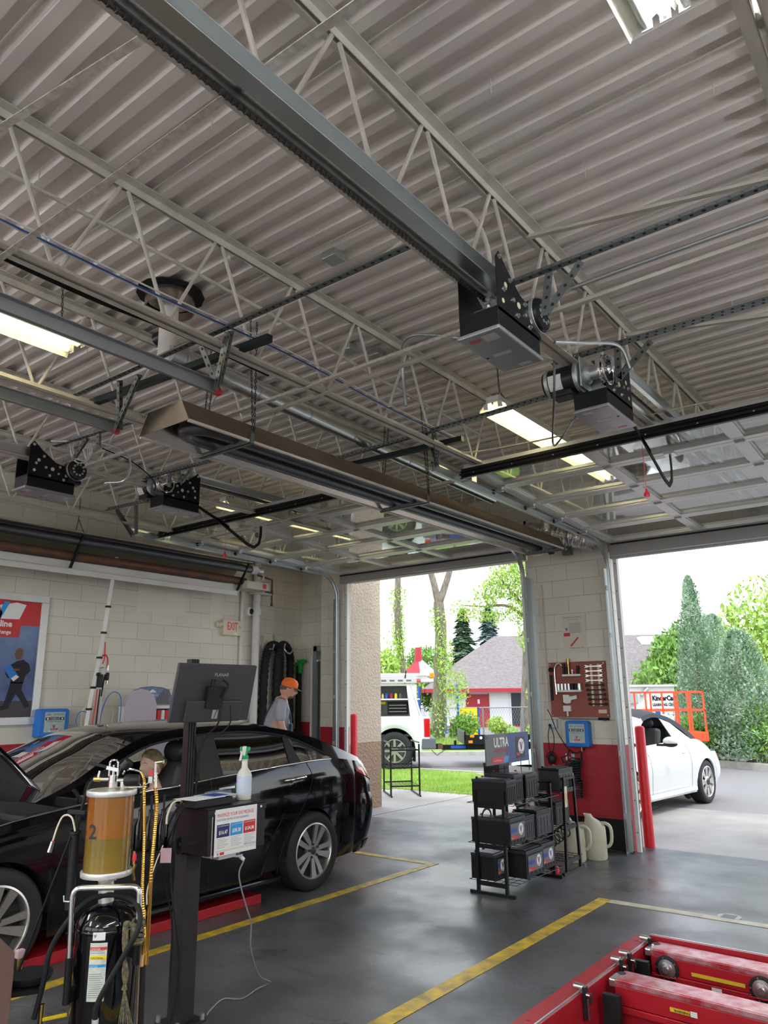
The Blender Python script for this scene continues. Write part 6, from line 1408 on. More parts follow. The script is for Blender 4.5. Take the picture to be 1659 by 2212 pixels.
rack('battery_rack', 'black wire battery rack with three shelves in front of the middle pillar', -3.70, -3.42, 6.07, 6.98, .85, (.105, .405, .735), (-3.56,6.5,0))
# second rack, running to the left along the pillar
r2 = thing('battery_rack', 'second black battery rack standing against the middle pillar', 'rack', (-3.75,7.3,0))
for x in (-3.37, -4.15):
    for y in (7.14, 7.46): m = MB(); m.bar((x,y,.02),(x,y+(.05 if y < 7.3 else -.05),.865),.024,.024,(1,0,0)); m.build('upright', 'black_metal', r2)
    m = MB(); m.box(x-.014,7.06,0,x+.014,7.54,.026); m.build('foot', 'black_metal', r2)
    for z in (.12,.42,.76): m = MB(); m.box(x-.006,7.15,z-.03,x+.006,7.45,z+.012); m.build('cross_bar', 'black_metal', r2)
    m = MB(); m.box(x-.012,7.17,.85,x+.012,7.43,.872); m.build('top_bar', 'black_metal', r2)
for z in (.13,.43,.74):
    m = MB()
    for k in range(12): m.tube([(-4.15+.071*k,7.10,z),(-4.15+.071*k,7.50,z)], .0025, 5)
    for y in (7.10,7.2,7.3,7.4,7.5): m.tube([(-4.16,y,z-.003),(-3.36,y,z-.003)], .003, 5)
    m.build('wire_shelf', 'black_metal', r2)
m = MB(); m.prism([(0,0),(.06,0),(.06,.19),(0,.19)], (-3.355,7.16,.60), (0,1,0), (0,.05,1), (-.001,0,0)); m.build('hanging_tag', 'cream_plastic', r2); m = MB(); m.prism([(.015,.04),(.045,.04),(.045,.12),(.015,.13)], (-3.353,7.16,.60), (0,1,0), (0,.05,1), (-.001,0,0)); m.build('tag_print', 'brass', r2)
def battery(loc, w, d, h, label, face=None, posts=((0,0),), strap=False, mt='batt_black', rz=0.0, big=False, terminals=True):
    """w along Y, d along X, front face towards +X"""
    t = thing('car_battery', label, 'car battery', loc, rz, 'car batteries on the racks', world=False)
    m = MB(); m.box(-d/2,-w/2,0,d/2,w/2,h*.86)
    for k in range(5): y = -w/2+.02+(w-.04)*k/4; m.box(d/2,y-.003,h*.08,d/2+.003,y+.003,h*.70)
    m.build('case', mt, t, bevel=.004)
    m = MB(); m.box(-d/2-.003,-w/2-.003,h*.86,d/2+.003,w/2+.003,h*.97); m.box(-d/2+.03,-w/2+.02,h*.97,d/2-.03,w/2-.02,h); l = m.build('lid', 'batt_black' if mt != 'batt_black' else 'batt_grey', t, bevel=.003)
    m = MB()
    for k in range(6): m.box(d/2+.0031,-w/2+.02+k*(w-.04)/6,h*.80,d/2+.0045,-w/2+.02+(k+.55)*(w-.04)/6,h*.82)
    m.build('ribs', 'hole_dark', t)
    if terminals:
        for s, c in ((-1,'hole_dark'),(1,'red_plastic')): m = MB(); m.cyl((-d/2+.03,s*(w/2-.035),h*.97),(-d/2+.03,s*(w/2-.035),h*1.05),.012,12); m.build('terminal', c, t, smooth=40)
    if strap:
        m = MB(); pts = [Vector((0,-w/2*math.cos(a),h*.95+.07*math.sin(a))) for a in [PI*k/10 for k in range(11)]]
        for a, b in zip(pts, pts[1:]): m.bar(a, b, .02, .003, (1,0,0))
        m.build('carry_strap', 'black_plastic', t)
    if face:
        x = d/2+.0035; lw, lh = face; cy = 0
        m = MB(); m.box(x-.0005,-lw/2,h*.20,x,lw/2,h*.78); lb = m.build('sticker', 'sign_grey', t)
        m = MB(); m.box(x,-lw/2+.005,h*.45,x+.0005,-lw*.08,h*.60); m.build('blue_patch', 'ink_blue', lb); m = MB(); m.box(x,-lw/2+.005,h*.22,x+.0006,-lw*.02,h*.34); m.build('red_patch', 'ink_red', lb)
        text('lettering', 'No. 1', h*.08, (x+.0006,-lw/2+.012,h*.25), (0,1,0), (0,0,1), 'white_label', lb)
        vlogo((x+.0006,lw*.22,h*.52), (0,1,0), (0,0,1), h*.40, lb, word=True)
    return t
# top shelf of the front rack (z .74)
battery((-3.56,6.16,.74), .17, .35, .205, 'black battery at the camera end of the top rack shelf')
battery((-3.57,6.36,.74), .17, .30, .235, 'black battery with a wire loop on its lid, second on the top shelf')
t_ = battery((-3.56,6.66,.74), .24, .24, .215, 'black battery with a white badge, third on the top shelf', terminals=True)
vlogo((.0,0,0), (1,0,0), (0,0,1), .001, t_, plate=False) if False else None
bd = MB(); vlogo((-.04,-.1235,.10), (1,0,0), (0,0,1), .10, t_, word=True)
t2 = battery((-3.72,6.50,.74), .20, .16, .32, 'tall black battery with a white badge behind the third on the top shelf', terminals=False)
# middle shelf (z .41)
battery((-3.64,6.15,.41), .16, .22, .215, 'dark battery at the camera end of the middle shelf', strap=True)
battery((-3.46,6.20,.41), .28, .19, .225, 'battery with a large white badge on the middle shelf', face=(.26,.2))
battery((-3.50,6.47,.41), .20, .22, .205, 'plain grey-sided battery in the middle of the middle shelf', mt='batt_grey')
battery((-3.50,6.75,.41), .30, .24, .225, 'wide grey battery with a carry strap at the far end of the middle shelf', strap=True, mt='batt_grey')
# bottom shelf (z .11)
battery((-3.66,6.19,.11), .20, .24, .215, 'small battery with a red patch at the camera end of the bottom shelf', face=(.12,.2))
battery((-3.47,6.50,.11), .34, .21, .225, 'battery with a badge and red patch in the middle of the bottom shelf', face=(.28,.2))
battery((-3.50,6.83,.11), .26, .20, .225, 'battery with red and blue terminals at the far end of the bottom shelf', face=(.22,.2))
battery((-3.50,7.30,.745), .32, .22, .215, 'dark battery with a carry handle on top of the second rack', mt='batt_grey', strap=False)
battery((-3.55,7.28,.435), .30, .22, .21, 'grey battery on the middle shelf of the second rack', mt='batt_grey')
# sign standing on the rack
sg = thing('battery_sign', 'grey and blue ULTRA battery sign standing on wires above the rack', 'sign', (-3.62,6.55,.97))
m = MB(); m.box(-3.622,6.135,1.045,-3.612,6.965,1.315); m.build('board', 'sign_grey', sg)
m = MB(); m.box(-3.6119,6.52,1.045,-3.611,6.965,1.315); m.build('blue_field', 'sign_blue', sg)
ex, ey = (0,1,0), (0,0,1)
text('lettering', 'ULTRA', .115, (-3.6105,6.28,1.20), ex, ey, 'white_label', sg, bold=.004, wx=.78); text('lettering', 'PREMIUM BATTERY', .040, (-3.6105,6.28,1.150), ex, ey, 'ink_red', sg, wx=.78)
m = MB(); m.prism([(0,0),(.20,0),(.24,.055),(0,.055)], (-3.6115,6.24,1.055), ex, ey, (.0008,0,0)); m.build('red_strip', 'ink_red', sg); text('lettering', 'www.VIOC.com', .022, (-3.6102,6.27,1.073), ex, ey, 'white_label', sg)
m = MB(); m.prism([(0,0),(.10,0),(.12,.055),(.04,.055)], (-3.6115,6.44,1.055), ex, ey, (.0006,0,0)); m.build('blue_strip', 'sky_blue', sg)
m = MB(); m.box(-3.611,6.70,1.075,-3.610,6.88,1.27); m.build('battery_picture', 'batt_grey', sg); vlogo((-3.6098,6.81,1.185), ex, ey, .13, sg, word=True); m = MB(); m.box(-3.6098,6.71,1.10,-3.609,6.77,1.125); m.build('red_patch', 'ink_red', sg)
m = MB(); m.lathe([(.006,0),(.012,0),(.012,.002)], (-3.612,6.16,1.29), 14, 'x'); m.build('ring_mark', 'white_label', sg)
m = MB(); m.tube([(-3.617,6.20,.95),(-3.617,6.20,1.05)], .004, 6); m.tube([(-3.617,6.80,.95),(-3.617,6.80,1.08),(-3.617,6.97,1.08),(-3.617,6.97,.95)], .004, 6); m.tube([(-3.60,6.34,.97),(-3.60,6.34,1.035),(-3.60,6.44,1.035),(-3.60,6.44,.97)], .004, 6); m.build('wire_stand', 'black_metal', sg)
# jugs
def jug(loc, rz, h, label):
    t = thing('oil_jug', label, 'jug', loc, rz, 'translucent jugs by the pillar', world=False)
    m = MB(); n = 20; rows = []
    for z, rx, ry, cx in ((0,.10,.09,0),(.02,.115,.10,0),(.20,.115,.10,0),(h*.72,.11,.095,0),(h*.84,.08,.07,-.02),(h*.92,.045,.04,-.05),(h,.04,.035,-.07)):
        rows.append([Vector((cx+rx*math.cos(2*PI*k/n), ry*math.sin(2*PI*k/n), z)) for k in range(n+1)])
    m.grid(rows); m.add([r for r in rows[0][:-1]], [tuple(range(n-1,-1,-1))]); m.build('body', 'jug', t, smooth=60)
    m = MB(); m.tube(spline([(.05,0,h*.80),(.12,0,h*.80),(.165,0,h*.70),(.165,0,h*.42),(.13,0,h*.30),(.085,0,h*.30)],6), .017, 10); m.build('handle', 'jug', t, smooth=60)
    m = MB(); m.lathe([(0,0),(.085,0),(.085,.035),(0,.035)], (0,0,.004), 20); m.build('oil_remains', 'tube_off', t)
jug((-3.56,7.76,0), .15, .42, 'translucent cream jug nearest the second rack'); jug((-3.42,7.98,0), .2, .44, 'translucent cream jug with yellow fluid nearer the red wall')
m = MB(); m.box(-3.90,8.0,0,-3.62,8.30,.30); m.build('cardboard_box', 'cream_plastic', bevel=.008, label='tan box standing between the jugs and the pillar', cat='box')
m = MB(); coil(m, (-3.62,7.02,.20), (-3.55,7.60,.33), .06, 9, .007); ch = m.build('coiled_hose', 'coil_black', smooth=50, label='black coiled hose stretched between the two racks', cat='hose')
m = MB(); m.lathe([(0,0),(.04,0),(.045,.06),(.03,.09),(0,.1)], (-3.45,7.05,0), 16); m.build('oil_filter', 'red_plastic', smooth=40, label='small red filter on the floor behind the front rack', cat='filter')
# empty rack on the apron
r3 = thing('wire_rack', 'empty black three-shelf wire rack on the apron beyond the pier', 'rack', (-8.3,11.0,0))
A3, B3, C3, D3 = Vector((-8.21,10.72,0)), Vector((-7.87,11.09,0)), Vector((-8.42,11.62,0)), Vector((-8.75,11.22,0))
for p, q in ((A3, D3), (B3, C3)):
    for v in (p, q): m = MB(); m.box(v.x-.011,v.y-.011,.02,v.x+.011,v.y+.011,.90 if v in (A3,D3) else .86); m.build('upright', 'black_metal', r3)
for p, q in ((A3, D3), (B3, C3)): m = MB(); d = (q-p).normalized()*.08; m.bar(p-d+Z_*.012, q+d+Z_*.012, .022, .022); m.bar(p+Z_*.885, q+Z_*.885, .02, .02); m.build('foot', 'black_metal', r3)
for z in (.17,.47,.76):
    m = MB()
    for k in range(8): t = k/7; m.tube([A3.lerp(B3,t)+Z_*z, D3.lerp(C3,t)+Z_*z], .003, 5)
    for k in range(5): t = k/4; m.tube([A3.lerp(D3,t)+Z_*z, B3.lerp(C3,t)+Z_*z], .0035, 5)
    m.bar(A3+Z_*z, B3+Z_*z, .01, .022); m.bar(D3+Z_*z, C3+Z_*z, .01, .022); m.build('wire_shelf', 'black_metal', r3)
# ================================================================ left wall
XW = XL
Y_ = Vector((0,1,0))
mat('poster_red', (0.50, 0.02, 0.025), 0.3); mat('poster_blue', (0.03, 0.06, 0.18), 0.3, var=.6, vscale=1.3, col2=(0.16,0.24,0.42)); mat('uniform', (0.012,0.012,0.018), 0.6); mat('skin_dark', (0.16,0.075,0.045), 0.55); mat('ground_dark', (0.07,0.055,0.06), 0.6)
po = thing('framed_poster', 'framed red and blue poster of walking technicians on the left wall', 'poster', (XW+.02,3.6,1.39))
x = XW+.03
m = MB()
Y0, Y1, Z0, Z1 = 2.70, 4.47, 1.40, 2.845
for a in ((Y0,Z0,Y1,Z0+.085),(Y0,Z1-.085,Y1,Z1),(Y0,Z0+.085,Y0+.085,Z1-.085),(Y1-.085,Z0+.085,Y1,Z1-.085)): m.box(XW,a[0],a[1],x,a[2],a[3])
m.build('frame', 'alu', po, bevel=.004)
m = MB(); m.box(XW,Y0+.08,Z0+.08,XW+.012,Y1-.08,Z1-.08); m.build('blue_field', 'poster_blue', po)
xp = XW+.0125
m = MB(); m.prism([(2.78,2.45),(4.385,2.49),(4.385,2.76),(2.78,2.76)], (xp,0,0), Y_, Z_, (.001,0,0)); m.build('red_field', 'poster_red', po)
m = MB(); m.box(xp,Y0+.085,Z0+.085,xp+.001,Y1-.085,Z0+.26); m.build('pavement', 'ground_dark', po)
m = MB(); m.prism([(3.55,2.62),(4.10,2.74),(4.21,2.72),(4.13,2.52),(3.55,2.52)], (xp+.001,0,0), Y_, Z_, (.001,0,0)); m.build('sign_white', 'white_label', po)
m = MB(); m.prism([(3.50,2.35),(4.16,2.35),(4.17,2.555),(3.50,2.53)], (xp+.002,0,0), Y_, Z_, (.001,0,0)); m.build('sign_red', 'poster_red', po)
m = MB(); m.box(xp+.001,3.80,1.70,xp+.002,3.92,2.35); m.build('sign_post', 'white_label', po)
vlogo((xp+.003,3.93,2.64), Y_, Z_, .34, po, plate=False)
text('lettering', 'Valvoline', .095, (xp+.0035,3.72,2.465), Y_, Z_, 'white_label', po, bold=.003); text('lettering', 'Instant Oil Change', .062, (xp+.0035,3.64,2.385), Y_, Z_, 'white_label', po, bold=.001, wx=.9)
# printed walking figure
def P2(poly, mt, nm, k=0): m = MB(); m.prism(poly, (xp+.002+.0006*k,0,0), Y_, Z_, (.0005,0,0)); m.build(nm, mt, po)
P2([(4.17,2.09),(4.10,2.05),(4.05,1.95),(4.09,1.90),(4.12,1.93),(4.12,1.85),(4.26,1.85),(4.28,1.93),(4.33,1.99),(4.31,2.06),(4.24,2.11)], 'uniform', 'printed_figure')
P2([(4.12,1.86),(4.26,1.86),(4.25,1.78),(4.30,1.70),(4.36,1.60),(4.31,1.58),(4.24,1.68),(4.19,1.74),(4.12,1.58),(4.02,1.55),(4.00,1.58),(4.07,1.62),(4.10,1.75)], 'uniform', 'printed_figure')
P2([(4.16,2.11),(4.135,2.16),(4.145,2.21),(4.18,2.24),(4.22,2.22),(4.23,2.16),(4.20,2.11)], 'skin_dark', 'printed_figure', 1)
P2([(4.13,1.98),(4.21,1.99),(4.20,2.01),(4.14,2.01)], 'skin_dark', 'printed_figure', 2)
P2([(4.02,2.02),(4.10,2.05),(4.20,1.93),(4.12,1.89)], 'mid_blue', 'printed_bag', 1); P2([(4.12,1.90),(4.17,1.94),(4.21,1.92),(4.15,1.87)], 'white_label', 'printed_bag', 2)
P2([(3.86,2.12),(3.98,2.08),(3.99,1.98),(3.93,1.75),(3.86,1.60),(3.80,1.60),(3.80,2.05)], 'uniform', 'printed_figure')
inflator((XW+.003, 4.60, 1.265), PI/2, 'blue tyre inflator on the left wall beside the framed poster').scale = (1.18,1.3,1.05)
# exit sign
es = thing('exit_sign', 'cream EXIT sign with red letters and an emergency lamp on the left wall', 'exit sign', (XW+.02,7.2,2.54))
m = MB(); m.box(XW,7.06,2.545,XW+.06,7.40,2.765); m.build('housing', 'cream_plastic', es, bevel=.006)
text('lettering', 'EXIT', .155, (XW+.061,7.125,2.625), Y_, Z_, 'red_plastic', es, bold=.004, wx=.62); text('arrow', '>', .10, (XW+.061,7.335,2.635), Y_, Z_, 'red_plastic', es, wx=.8)
m = MB(); m.box(XW+.06,7.25,2.56,XW+.062,7.31,2.585); m.build('sticker', 'white_label', es)
m = MB(); m.cyl((XW+.03,6.97,2.69),(XW+.03,7.06,2.70),.04,16,r2=.03); m.box(XW,6.96,2.65,XW+.05,7.04,2.73); m.build('emergency_lamp', 'cream_plastic', es, bevel=.01)
# security camera
sc_ = thing('security_camera', 'white dome security camera on the left wall by the pipe', 'camera', (XW+.05,7.57,2.85)); m = MB(); m.lathe([(0,0),(.07,0),(.07,.03),(.062,.05),(.03,.065)], (XW,7.57,2.92), 24, 'x'); m.build('housing', 'white_label', sc_, smooth=40); m = MB(); m.ball((XW+.05,7.58,2.92), .045, 16, 10); m.build('dome', 'black_plastic', sc_, smooth=60)
def vpipe(x, y, r, z0, z1, mt, label, cat='pipe'):
    t = thing('wall_pipe', label, cat, (x,y,z0)); m = MB(); m.cyl((x,y,z0),(x,y,z1),r,20); m.build('run', mt, t, smooth=40); return t
t = vpipe(XW+.08, 7.66, .055, 0, 4.05, 'white_paint', 'thick cream pipe down the left wall near the door corner')
m = MB(); m.lathe([(.062,0),(.068,0),(.068,.10),(.062,.10)], (XW+.08,7.66,2.86), 20); m.build('coupling', 'white_paint', t); m = MB(); m.box(XW,7.55,3.18,XW+.16,7.90,3.205); m.build('strap', 'white_paint', t)
t = vpipe(XW+.025, 7.42, .022, 1.5, 3.25, 'white_paint', 'thin cream conduit right of the exit sign', 'conduit'); m = MB(); m.cyl((XW+.025,7.42,2.13),(XW+.025,7.42,2.19),.03,14); m.build('coupling', 'white_paint', t)
# wall patches (plastered rectangles)
m = MB(); m.box(XW,5.66,2.78,XW+.003,6.42,3.20)
mat('patch_paint', (0.70,0.655,0.565), .5); struct(m, 'trim_31', 'patch_paint')
m = MB(); m.box(XW,6.86,2.62,XW+.003,7.06,3.2); struct(m, 'trim_32', 'patch_paint')
# exhaust hoses on hooks
eh = thing('exhaust_hose', 'black ribbed exhaust hoses draped over hooks in the corner', 'exhaust hose', (XW+.12,8.1,.3))
def ribbed(path, r, par, nm='hose'):
    P = spline(path, 26); m = MB(); m.tube(P, r, 14, rs=[r*(1.06 if (i//2) % 2 else .94) for i in range(len(P))]); m.build(nm, 'black_rubber', par, smooth=30)
ribbed([(XW+.115,7.80,.4),(XW+.115,7.80,1.2),(XW+.115,7.82,2.0),(XW+.115,7.88,2.36),(XW+.115,8.01,2.44),(XW+.115,8.12,2.34),(XW+.115,8.14,2.0),(XW+.115,8.12,1.0),(XW+.115,8.10,.4)], .062, eh)
ribbed([(XW+.20,7.98,.5),(XW+.20,7.98,1.3),(XW+.20,8.0,2.1),(XW+.19,8.07,2.40),(XW+.16,8.20,2.44),(XW+.16,8.30,2.30),(XW+.16,8.32,2.0),(XW+.16,8.32,.6)], .060, eh)
for y, z in ((7.86,2.59),(8.09,2.61)): m = MB(); m.tube([(XW,y-.02,z-.15),(XW+.012,y-.02,z-.02),(XW+.012,y,z),(XW+.012,y+.02,z-.02),(XW,y+.02,z-.2)], .006, 6); m.tube([(XW,y,z-.2),(XW+.25,y,z-.22),(XW+.27,y,z-.15)], .009, 8); m.build('wall_hook', 'bright_steel', eh, smooth=50)
m = MB(); m.tube(spline([(XW+.22,8.10,2.43),(XW+.25,8.12,2.35),(XW+.24,8.22,2.32),(XW+.22,8.33,2.40)],6), .014, 8); m.build('hook_bar', 'bright_steel', eh, smooth=50)
# squeegee and things in the recess
sq = thing('squeegee', 'black pole with a green cloth head hanging in the recessed corner', 'squeegee', (-8.36,8.60,1.0)); m = MB(); m.cyl((-8.38,8.60,1.0),(-8.38,8.60,2.15),.045,14); m.build('sleeve', 'black_rubber', sq, smooth=40)
m = MB(); m.box(-8.43,8.56,2.03,-8.33,8.64,2.20); m.prism([(0,0),(.12,.02),(.18,.0),(.17,-.03),(.06,-.05),(0,-.04)], (-8.40,8.62,2.23), X_, Z_, (0,-.05,0))
mat('green_cloth', (0.01,0.35,0.06), .6); m.build('green_cloth', 'green_cloth', sq, bevel=.01)
m = MB(); m.box(-8.45,8.66,2.215,-8.30,8.71,2.25); m.cyl((-8.42,8.60,2.24),(-8.42,8.70,2.24),.012,8); m.build('bracket', 'galvanised', sq)
m = MB(); m.lathe([(0,0),(.02,0),(.02,.1),(0,.1)], (-8.38,8.60,.9), 10); m.build('end_fitting', 'bright_steel', sq)
vpipe(-8.16, 8.66, .022, 0, 2.28, 'white_paint', 'thin cream conduit right of the green cloth', 'conduit')
sd_ = thing('metal_doorframe', 'galvanised frame and post in the recess beside the door track', 'metal post', (-7.98,8.63,0)); m = MB(); m.box(-8.06,8.58,0,-7.99,8.70,2.44); m.build('post', 'galvanised', sd_); m = MB(); m.box(-8.06,8.58,2.36,-7.87,8.70,2.44); m.box(-8.0,8.60,2.20,-7.87,8.70,2.23); m.build('head', 'galvanised', sd_); m = MB(); m.box(-7.97,8.64,0,-7.87,8.70,2.2); m.build('leaf', 'grey_plastic', sd_)
# white sticks with clips and hoses leaning on the wall
ls = thing('oil_dispense_hoses', 'white tubes with black clips and red hoses hanging near the left wall', 'hose', (-8.05,4.9,.6))
m = MB(); pts = [(-8.05,5.06,3.35),(-8.05,5.0,2.74),(-8.05,4.97,2.43),(-8.05,4.94,2.14),(-8.05,4.89,1.8),(-8.05,4.86,1.56),(-8.05,4.80,.9)]
for o in (-.012,.0,.012): m.tube(spline([(a+o*.5,b+o,c) for a,b,c in pts],5), .0085, 7)
m.build('white_tubes', 'white_label', ls, smooth=50)
m = MB(); m.tube(spline([(-8.03,4.99,2.05),(-8.03,4.985,1.7),(-8.03,4.99,1.3),(-8.03,4.98,.8)],5), .012, 8); m.build('white_tube', 'white_label', ls, smooth=50)
for b, c in ((5.05,3.10),(5.0,2.74),(4.97,2.43),(4.94,2.14),(4.89,1.80),(4.86,1.56)): m = MB(); m.box(-8.07,b-.028,c-.012,-8.03,b+.028,c+.012); m.build('clip', 'black_plastic', ls)
m = MB(); m.tube(spline([(-8.02,4.98,2.32),(-8.02,4.985,2.15),(-8.02,4.97,2.07)],6), .008, 7); m.tube(spline([(-8.02,4.96,2.16),(-8.02,5.0,2.17),(-8.02,5.03,2.12),(-8.02,5.03,2.02)],6), .009, 7); m.tube(spline([(-8.01,4.92,1.78),(-8.01,4.91,1.6),(-8.01,4.89,1.3),(-8.01,4.9,.8)],6), .008, 7); m.build('red_hose', 'red_plastic', ls, smooth=50)
m = MB(); m.tube(spline([(-8.0,4.95,1.78),(-8.0,4.94,1.6),(-8.0,4.93,1.3),(-8.0,4.93,.8)],6), .008, 7); m.tube(spline([(-8.0,5.0,1.95),(-8.0,4.985,1.85),(-8.0,4.97,1.7)],6), .008, 7); m.build('black_hose', 'black_rubber', ls, smooth=50)
m = MB(); m.box(-8.03,4.91,1.80,-7.97,4.96,1.95); m.ball((-8.0,4.91,1.945),.025,10,6); m.cyl((-8.0,5.025,1.88),(-8.0,5.03,1.97),.022,12); m.build('dispense_handle', 'black_plastic', ls, bevel=.008)
m = MB(); m.tube([(-8.0,4.97,2.03),(-8.0,4.93,2.02),(-8.0,4.92,1.97),(-8.0,4.95,1.96)], .007, 6); m.cyl((-8.0,5.03,1.99),(-8.0,5.03,2.05),.01,8); m.cyl((-8.0,5.03,1.84),(-8.0,5.03,1.88),.012,8); m.build('chrome_fittings', 'chrome', ls, smooth=40)
m = MB(); m.tube(spline([(-8.02,4.99,1.25),(-8.02,5.0,1.5),(-8.02,5.06,1.68),(-8.02,5.14,1.75),(-8.02,5.22,1.72),(-8.02,5.25,1.62),(-8.02,5.25,1.4)],7), .0055, 7); m.tube(spline([(-8.06,4.74,1.36),(-8.06,4.72,1.45),(-8.06,4.76,1.53),(-8.06,4.84,1.52),(-8.06,4.86,1.42)],7), .005, 7); m.build('blue_hose', 'mid_blue', ls, smooth=50)
m = MB(); m.tube(spline([(-8.08,4.80,1.30),(-8.08,4.80,1.52),(-8.08,4.88,1.63),(-8.08,5.0,1.66),(-8.08,5.12,1.62),(-8.08,5.19,1.52),(-8.08,5.18,1.35)],7), .005, 7); m.build('clear_hose', 'cream_plastic', ls, smooth=50)
# wiper display rack
wr = thing('display_rack', 'display rack with an arched blue header and red packs behind the sedan roof', 'display rack', (-8.15,5.8,.4))
m = MB(); m.box(-8.32,5.44,.0,-8.05,6.02,.06); m.box(-8.32,5.44,0,-8.29,6.02,1.58); m.box(-8.30,5.44,1.55,-8.06,6.02,1.58); m.box(-8.30,5.44,1.40,-8.06,6.02,1.42); m.box(-8.32,5.42,0,-8.05,5.45,1.58); m.box(-8.32,6.01,0,-8.05,6.04,1.58); m.build('rack_body', 'white_label', wr)
m = MB(); ol_ = [(5.46,1.60),(6.02,1.60),(6.03,1.70),(5.99,1.77),(5.90,1.80),(5.74,1.815),(5.58,1.80),(5.49,1.77),(5.45,1.70)]; m.prism(ol_, (-8.14,0,0), Y_, Z_, (.015,0,0)); m.build('header_board', 'poster_blue', wr)
m = MB(); m.tube([Vector((-8.125,a,b)) for a, b in ol_], .006, 6, closed=True); m.build('header_edge', 'grey_plastic', wr)
m = MB(); m.prism([(5.75,1.61),(6.0,1.61),(6.0,1.78),(5.93,1.79)], (-8.1245,0,0), Y_, Z_, (.001,0,0)); m.build('grey_field', 'sign_grey', wr); m = MB(); m.prism([(5.60,1.74),(5.66,1.775),(5.70,1.755),(5.75,1.785),(5.81,1.745)], (-8.1245,0,0), Y_, Z_, (.001,0,0)); m.build('mountains', 'white_label', wr)
text('lettering', 'index Wors', .045, (-8.123,5.62,1.70), Y_, Z_, 'white_label', wr); vlogo((-8.123,5.93,1.745), Y_, Z_, .07, wr, plate=False)
for k in range(8): m = MB(); m.box(-8.12,5.50+.06*k,1.42,-8.07,5.55+.06*k,1.53); m.build('red_pack', 'red_plastic' if k % 3 else 'white_label', wr, bevel=.004)
bx = thing('board', 'lilac board with a rounded top leaning in front of the display rack', 'board', (-8.0,5.5,0)); m = MB(); m.prism([(5.30,0),(5.74,0),(5.74,1.60),(5.70,1.70),(5.60,1.77),(5.50,1.79),(5.40,1.76),(5.33,1.68),(5.30,1.58)], (-8.02,0,0), Y_, Z_, (.01,0,0))
mat('lilac', (0.48,0.41,0.48), .6); m.build('sheet', 'lilac', bx)
# ================================================================ point-of-sale stand beside the sedan
st = thing('monitor_stand', 'black steel stand with a box head, standing between the bays', 'stand', (-3.60,2.865,0))
m = MB(); m.box(-3.655,2.80,.01,-3.555,2.90,.84)
mat('column_black', (0.035,0.034,0.036), .45, .4, var=.3, vscale=12); m.build('column', 'column_black', st, bevel=.004)
m = MB(); m.box(-3.70,2.755,0,-3.51,2.945,.012); m.build('base_plate', 'column_black', st)
for s in (-1,1):
    for q in (-1,1): m = MB(); m.cyl((-3.605+.08*s,2.85+.08*q,.012),(-3.605+.08*s,2.85+.08*q,.04),.012,8); m.build('anchor_bolt', 'bright_steel', st)
m = MB(); m.box(-3.615,2.78,.84,-3.57,2.835,1.885)
for z in (2.79,2.807,2.824): m.box(-3.5702,z-.004,.84,-3.566,z+.004,1.885)
m.build('upright_profile', 'black_paint', st)
m = MB(); m.box(-3.63,2.77,.85,-3.35,3.18,1.08); m.box(-3.635,2.765,1.08,-3.345,3.185,1.09); m.box(-3.352,2.765,1.045,-3.345,3.185,1.08); bxs = m.build('box_head', 'black_paint', st, bevel=.003)
for y in (2.81,3.14): m = MB(); m.cyl((-3.345,y,1.062),(-3.340,y,1.062),.007,10); m.build('screw', 'bright_steel', bxs)
m = MB(); m.box(-3.352,2.795,.84,-3.348,2.80,1.08); m.build('worn_edge', 'galvanised', bxs)
m = MB(); m.box(-3.50,2.86,.82,-3.36,2.98,.85); m.box(-3.40,2.98,.815,-3.36,3.03,.825); m.build('under_bracket', 'galvanised', st)
m = MB(); m.box(-3.62,3.18,.99,-3.55,3.30,1.03); m.build('drawer_arm', 'black_paint', st)
# price sheet
ps = thing('price_sheet', 'white price sheet headed MAXIMIZE YOUR GAS MILEAGE on the stand', 'poster', (-3.343,2.96,.84)); XS = -3.3445
m = MB(); m.box(XS-.0015,2.812,.842,XS,3.112,1.078); m.build('sheet', 'paper', ps)
text('lettering', 'MAXIMIZE YOUR GAS MILEAGE', .0262, (XS+.0004,2.824,1.038), Y_, Z_, 'ink_red', ps, wx=.72); text('lettering', 'SAVE NOW ON FUEL SYSTEM CLEANINGS', .0150, (XS+.0004,2.824,1.018), Y_, Z_, 'ink_blue', ps, wx=.80)
for k, (mt, pr) in enumerate((('navy','$16.47'),('sky_blue','$38.38'),('poster_red','$134.38'))):
    y = 2.826+.094*k; m = MB(); m.box(XS,y,.935,XS+.0004,y+.088,1.000); c = m.build('price_field', mt, ps)
    text('lettering', pr, .026 if k < 2 else .0235, (XS+.0008,y+.044,.951), Y_, Z_, 'white_label', c, align='CENTER', bold=.0008, wx=.85); text('lettering', 'FUEL SYSTEM TREATMENT', .0078, (XS+.0008,y+.044,.989), Y_, Z_, 'white_label', c, align='CENTER', wx=.85)
    m = MB()
    for j in range(7): m.box(XS,y+.006,.928-.0075*j,XS+.0003,y+.06+.012*((j*5+k)%3),.9265-.0075*j)
    m.build('print_lines', 'grey_plastic', ps)
m = MB(); m.box(XS,2.822,.862,XS+.0003,3.10,.871); m.build('grey_bar', 'paper_old', ps); text('lettering', 'Thank You, see You Soon', .009, (XS+.0004,3.02,.875), Y_, Z_, 'ink_blue', ps)
vlogo((XS+.0002,2.838,.852), Y_, Z_, .022, ps, plate=False); m = MB(); m.box(XS,2.852,.846,XS+.0005,2.882,.860); m.build('red_mark', 'ink_red', ps)
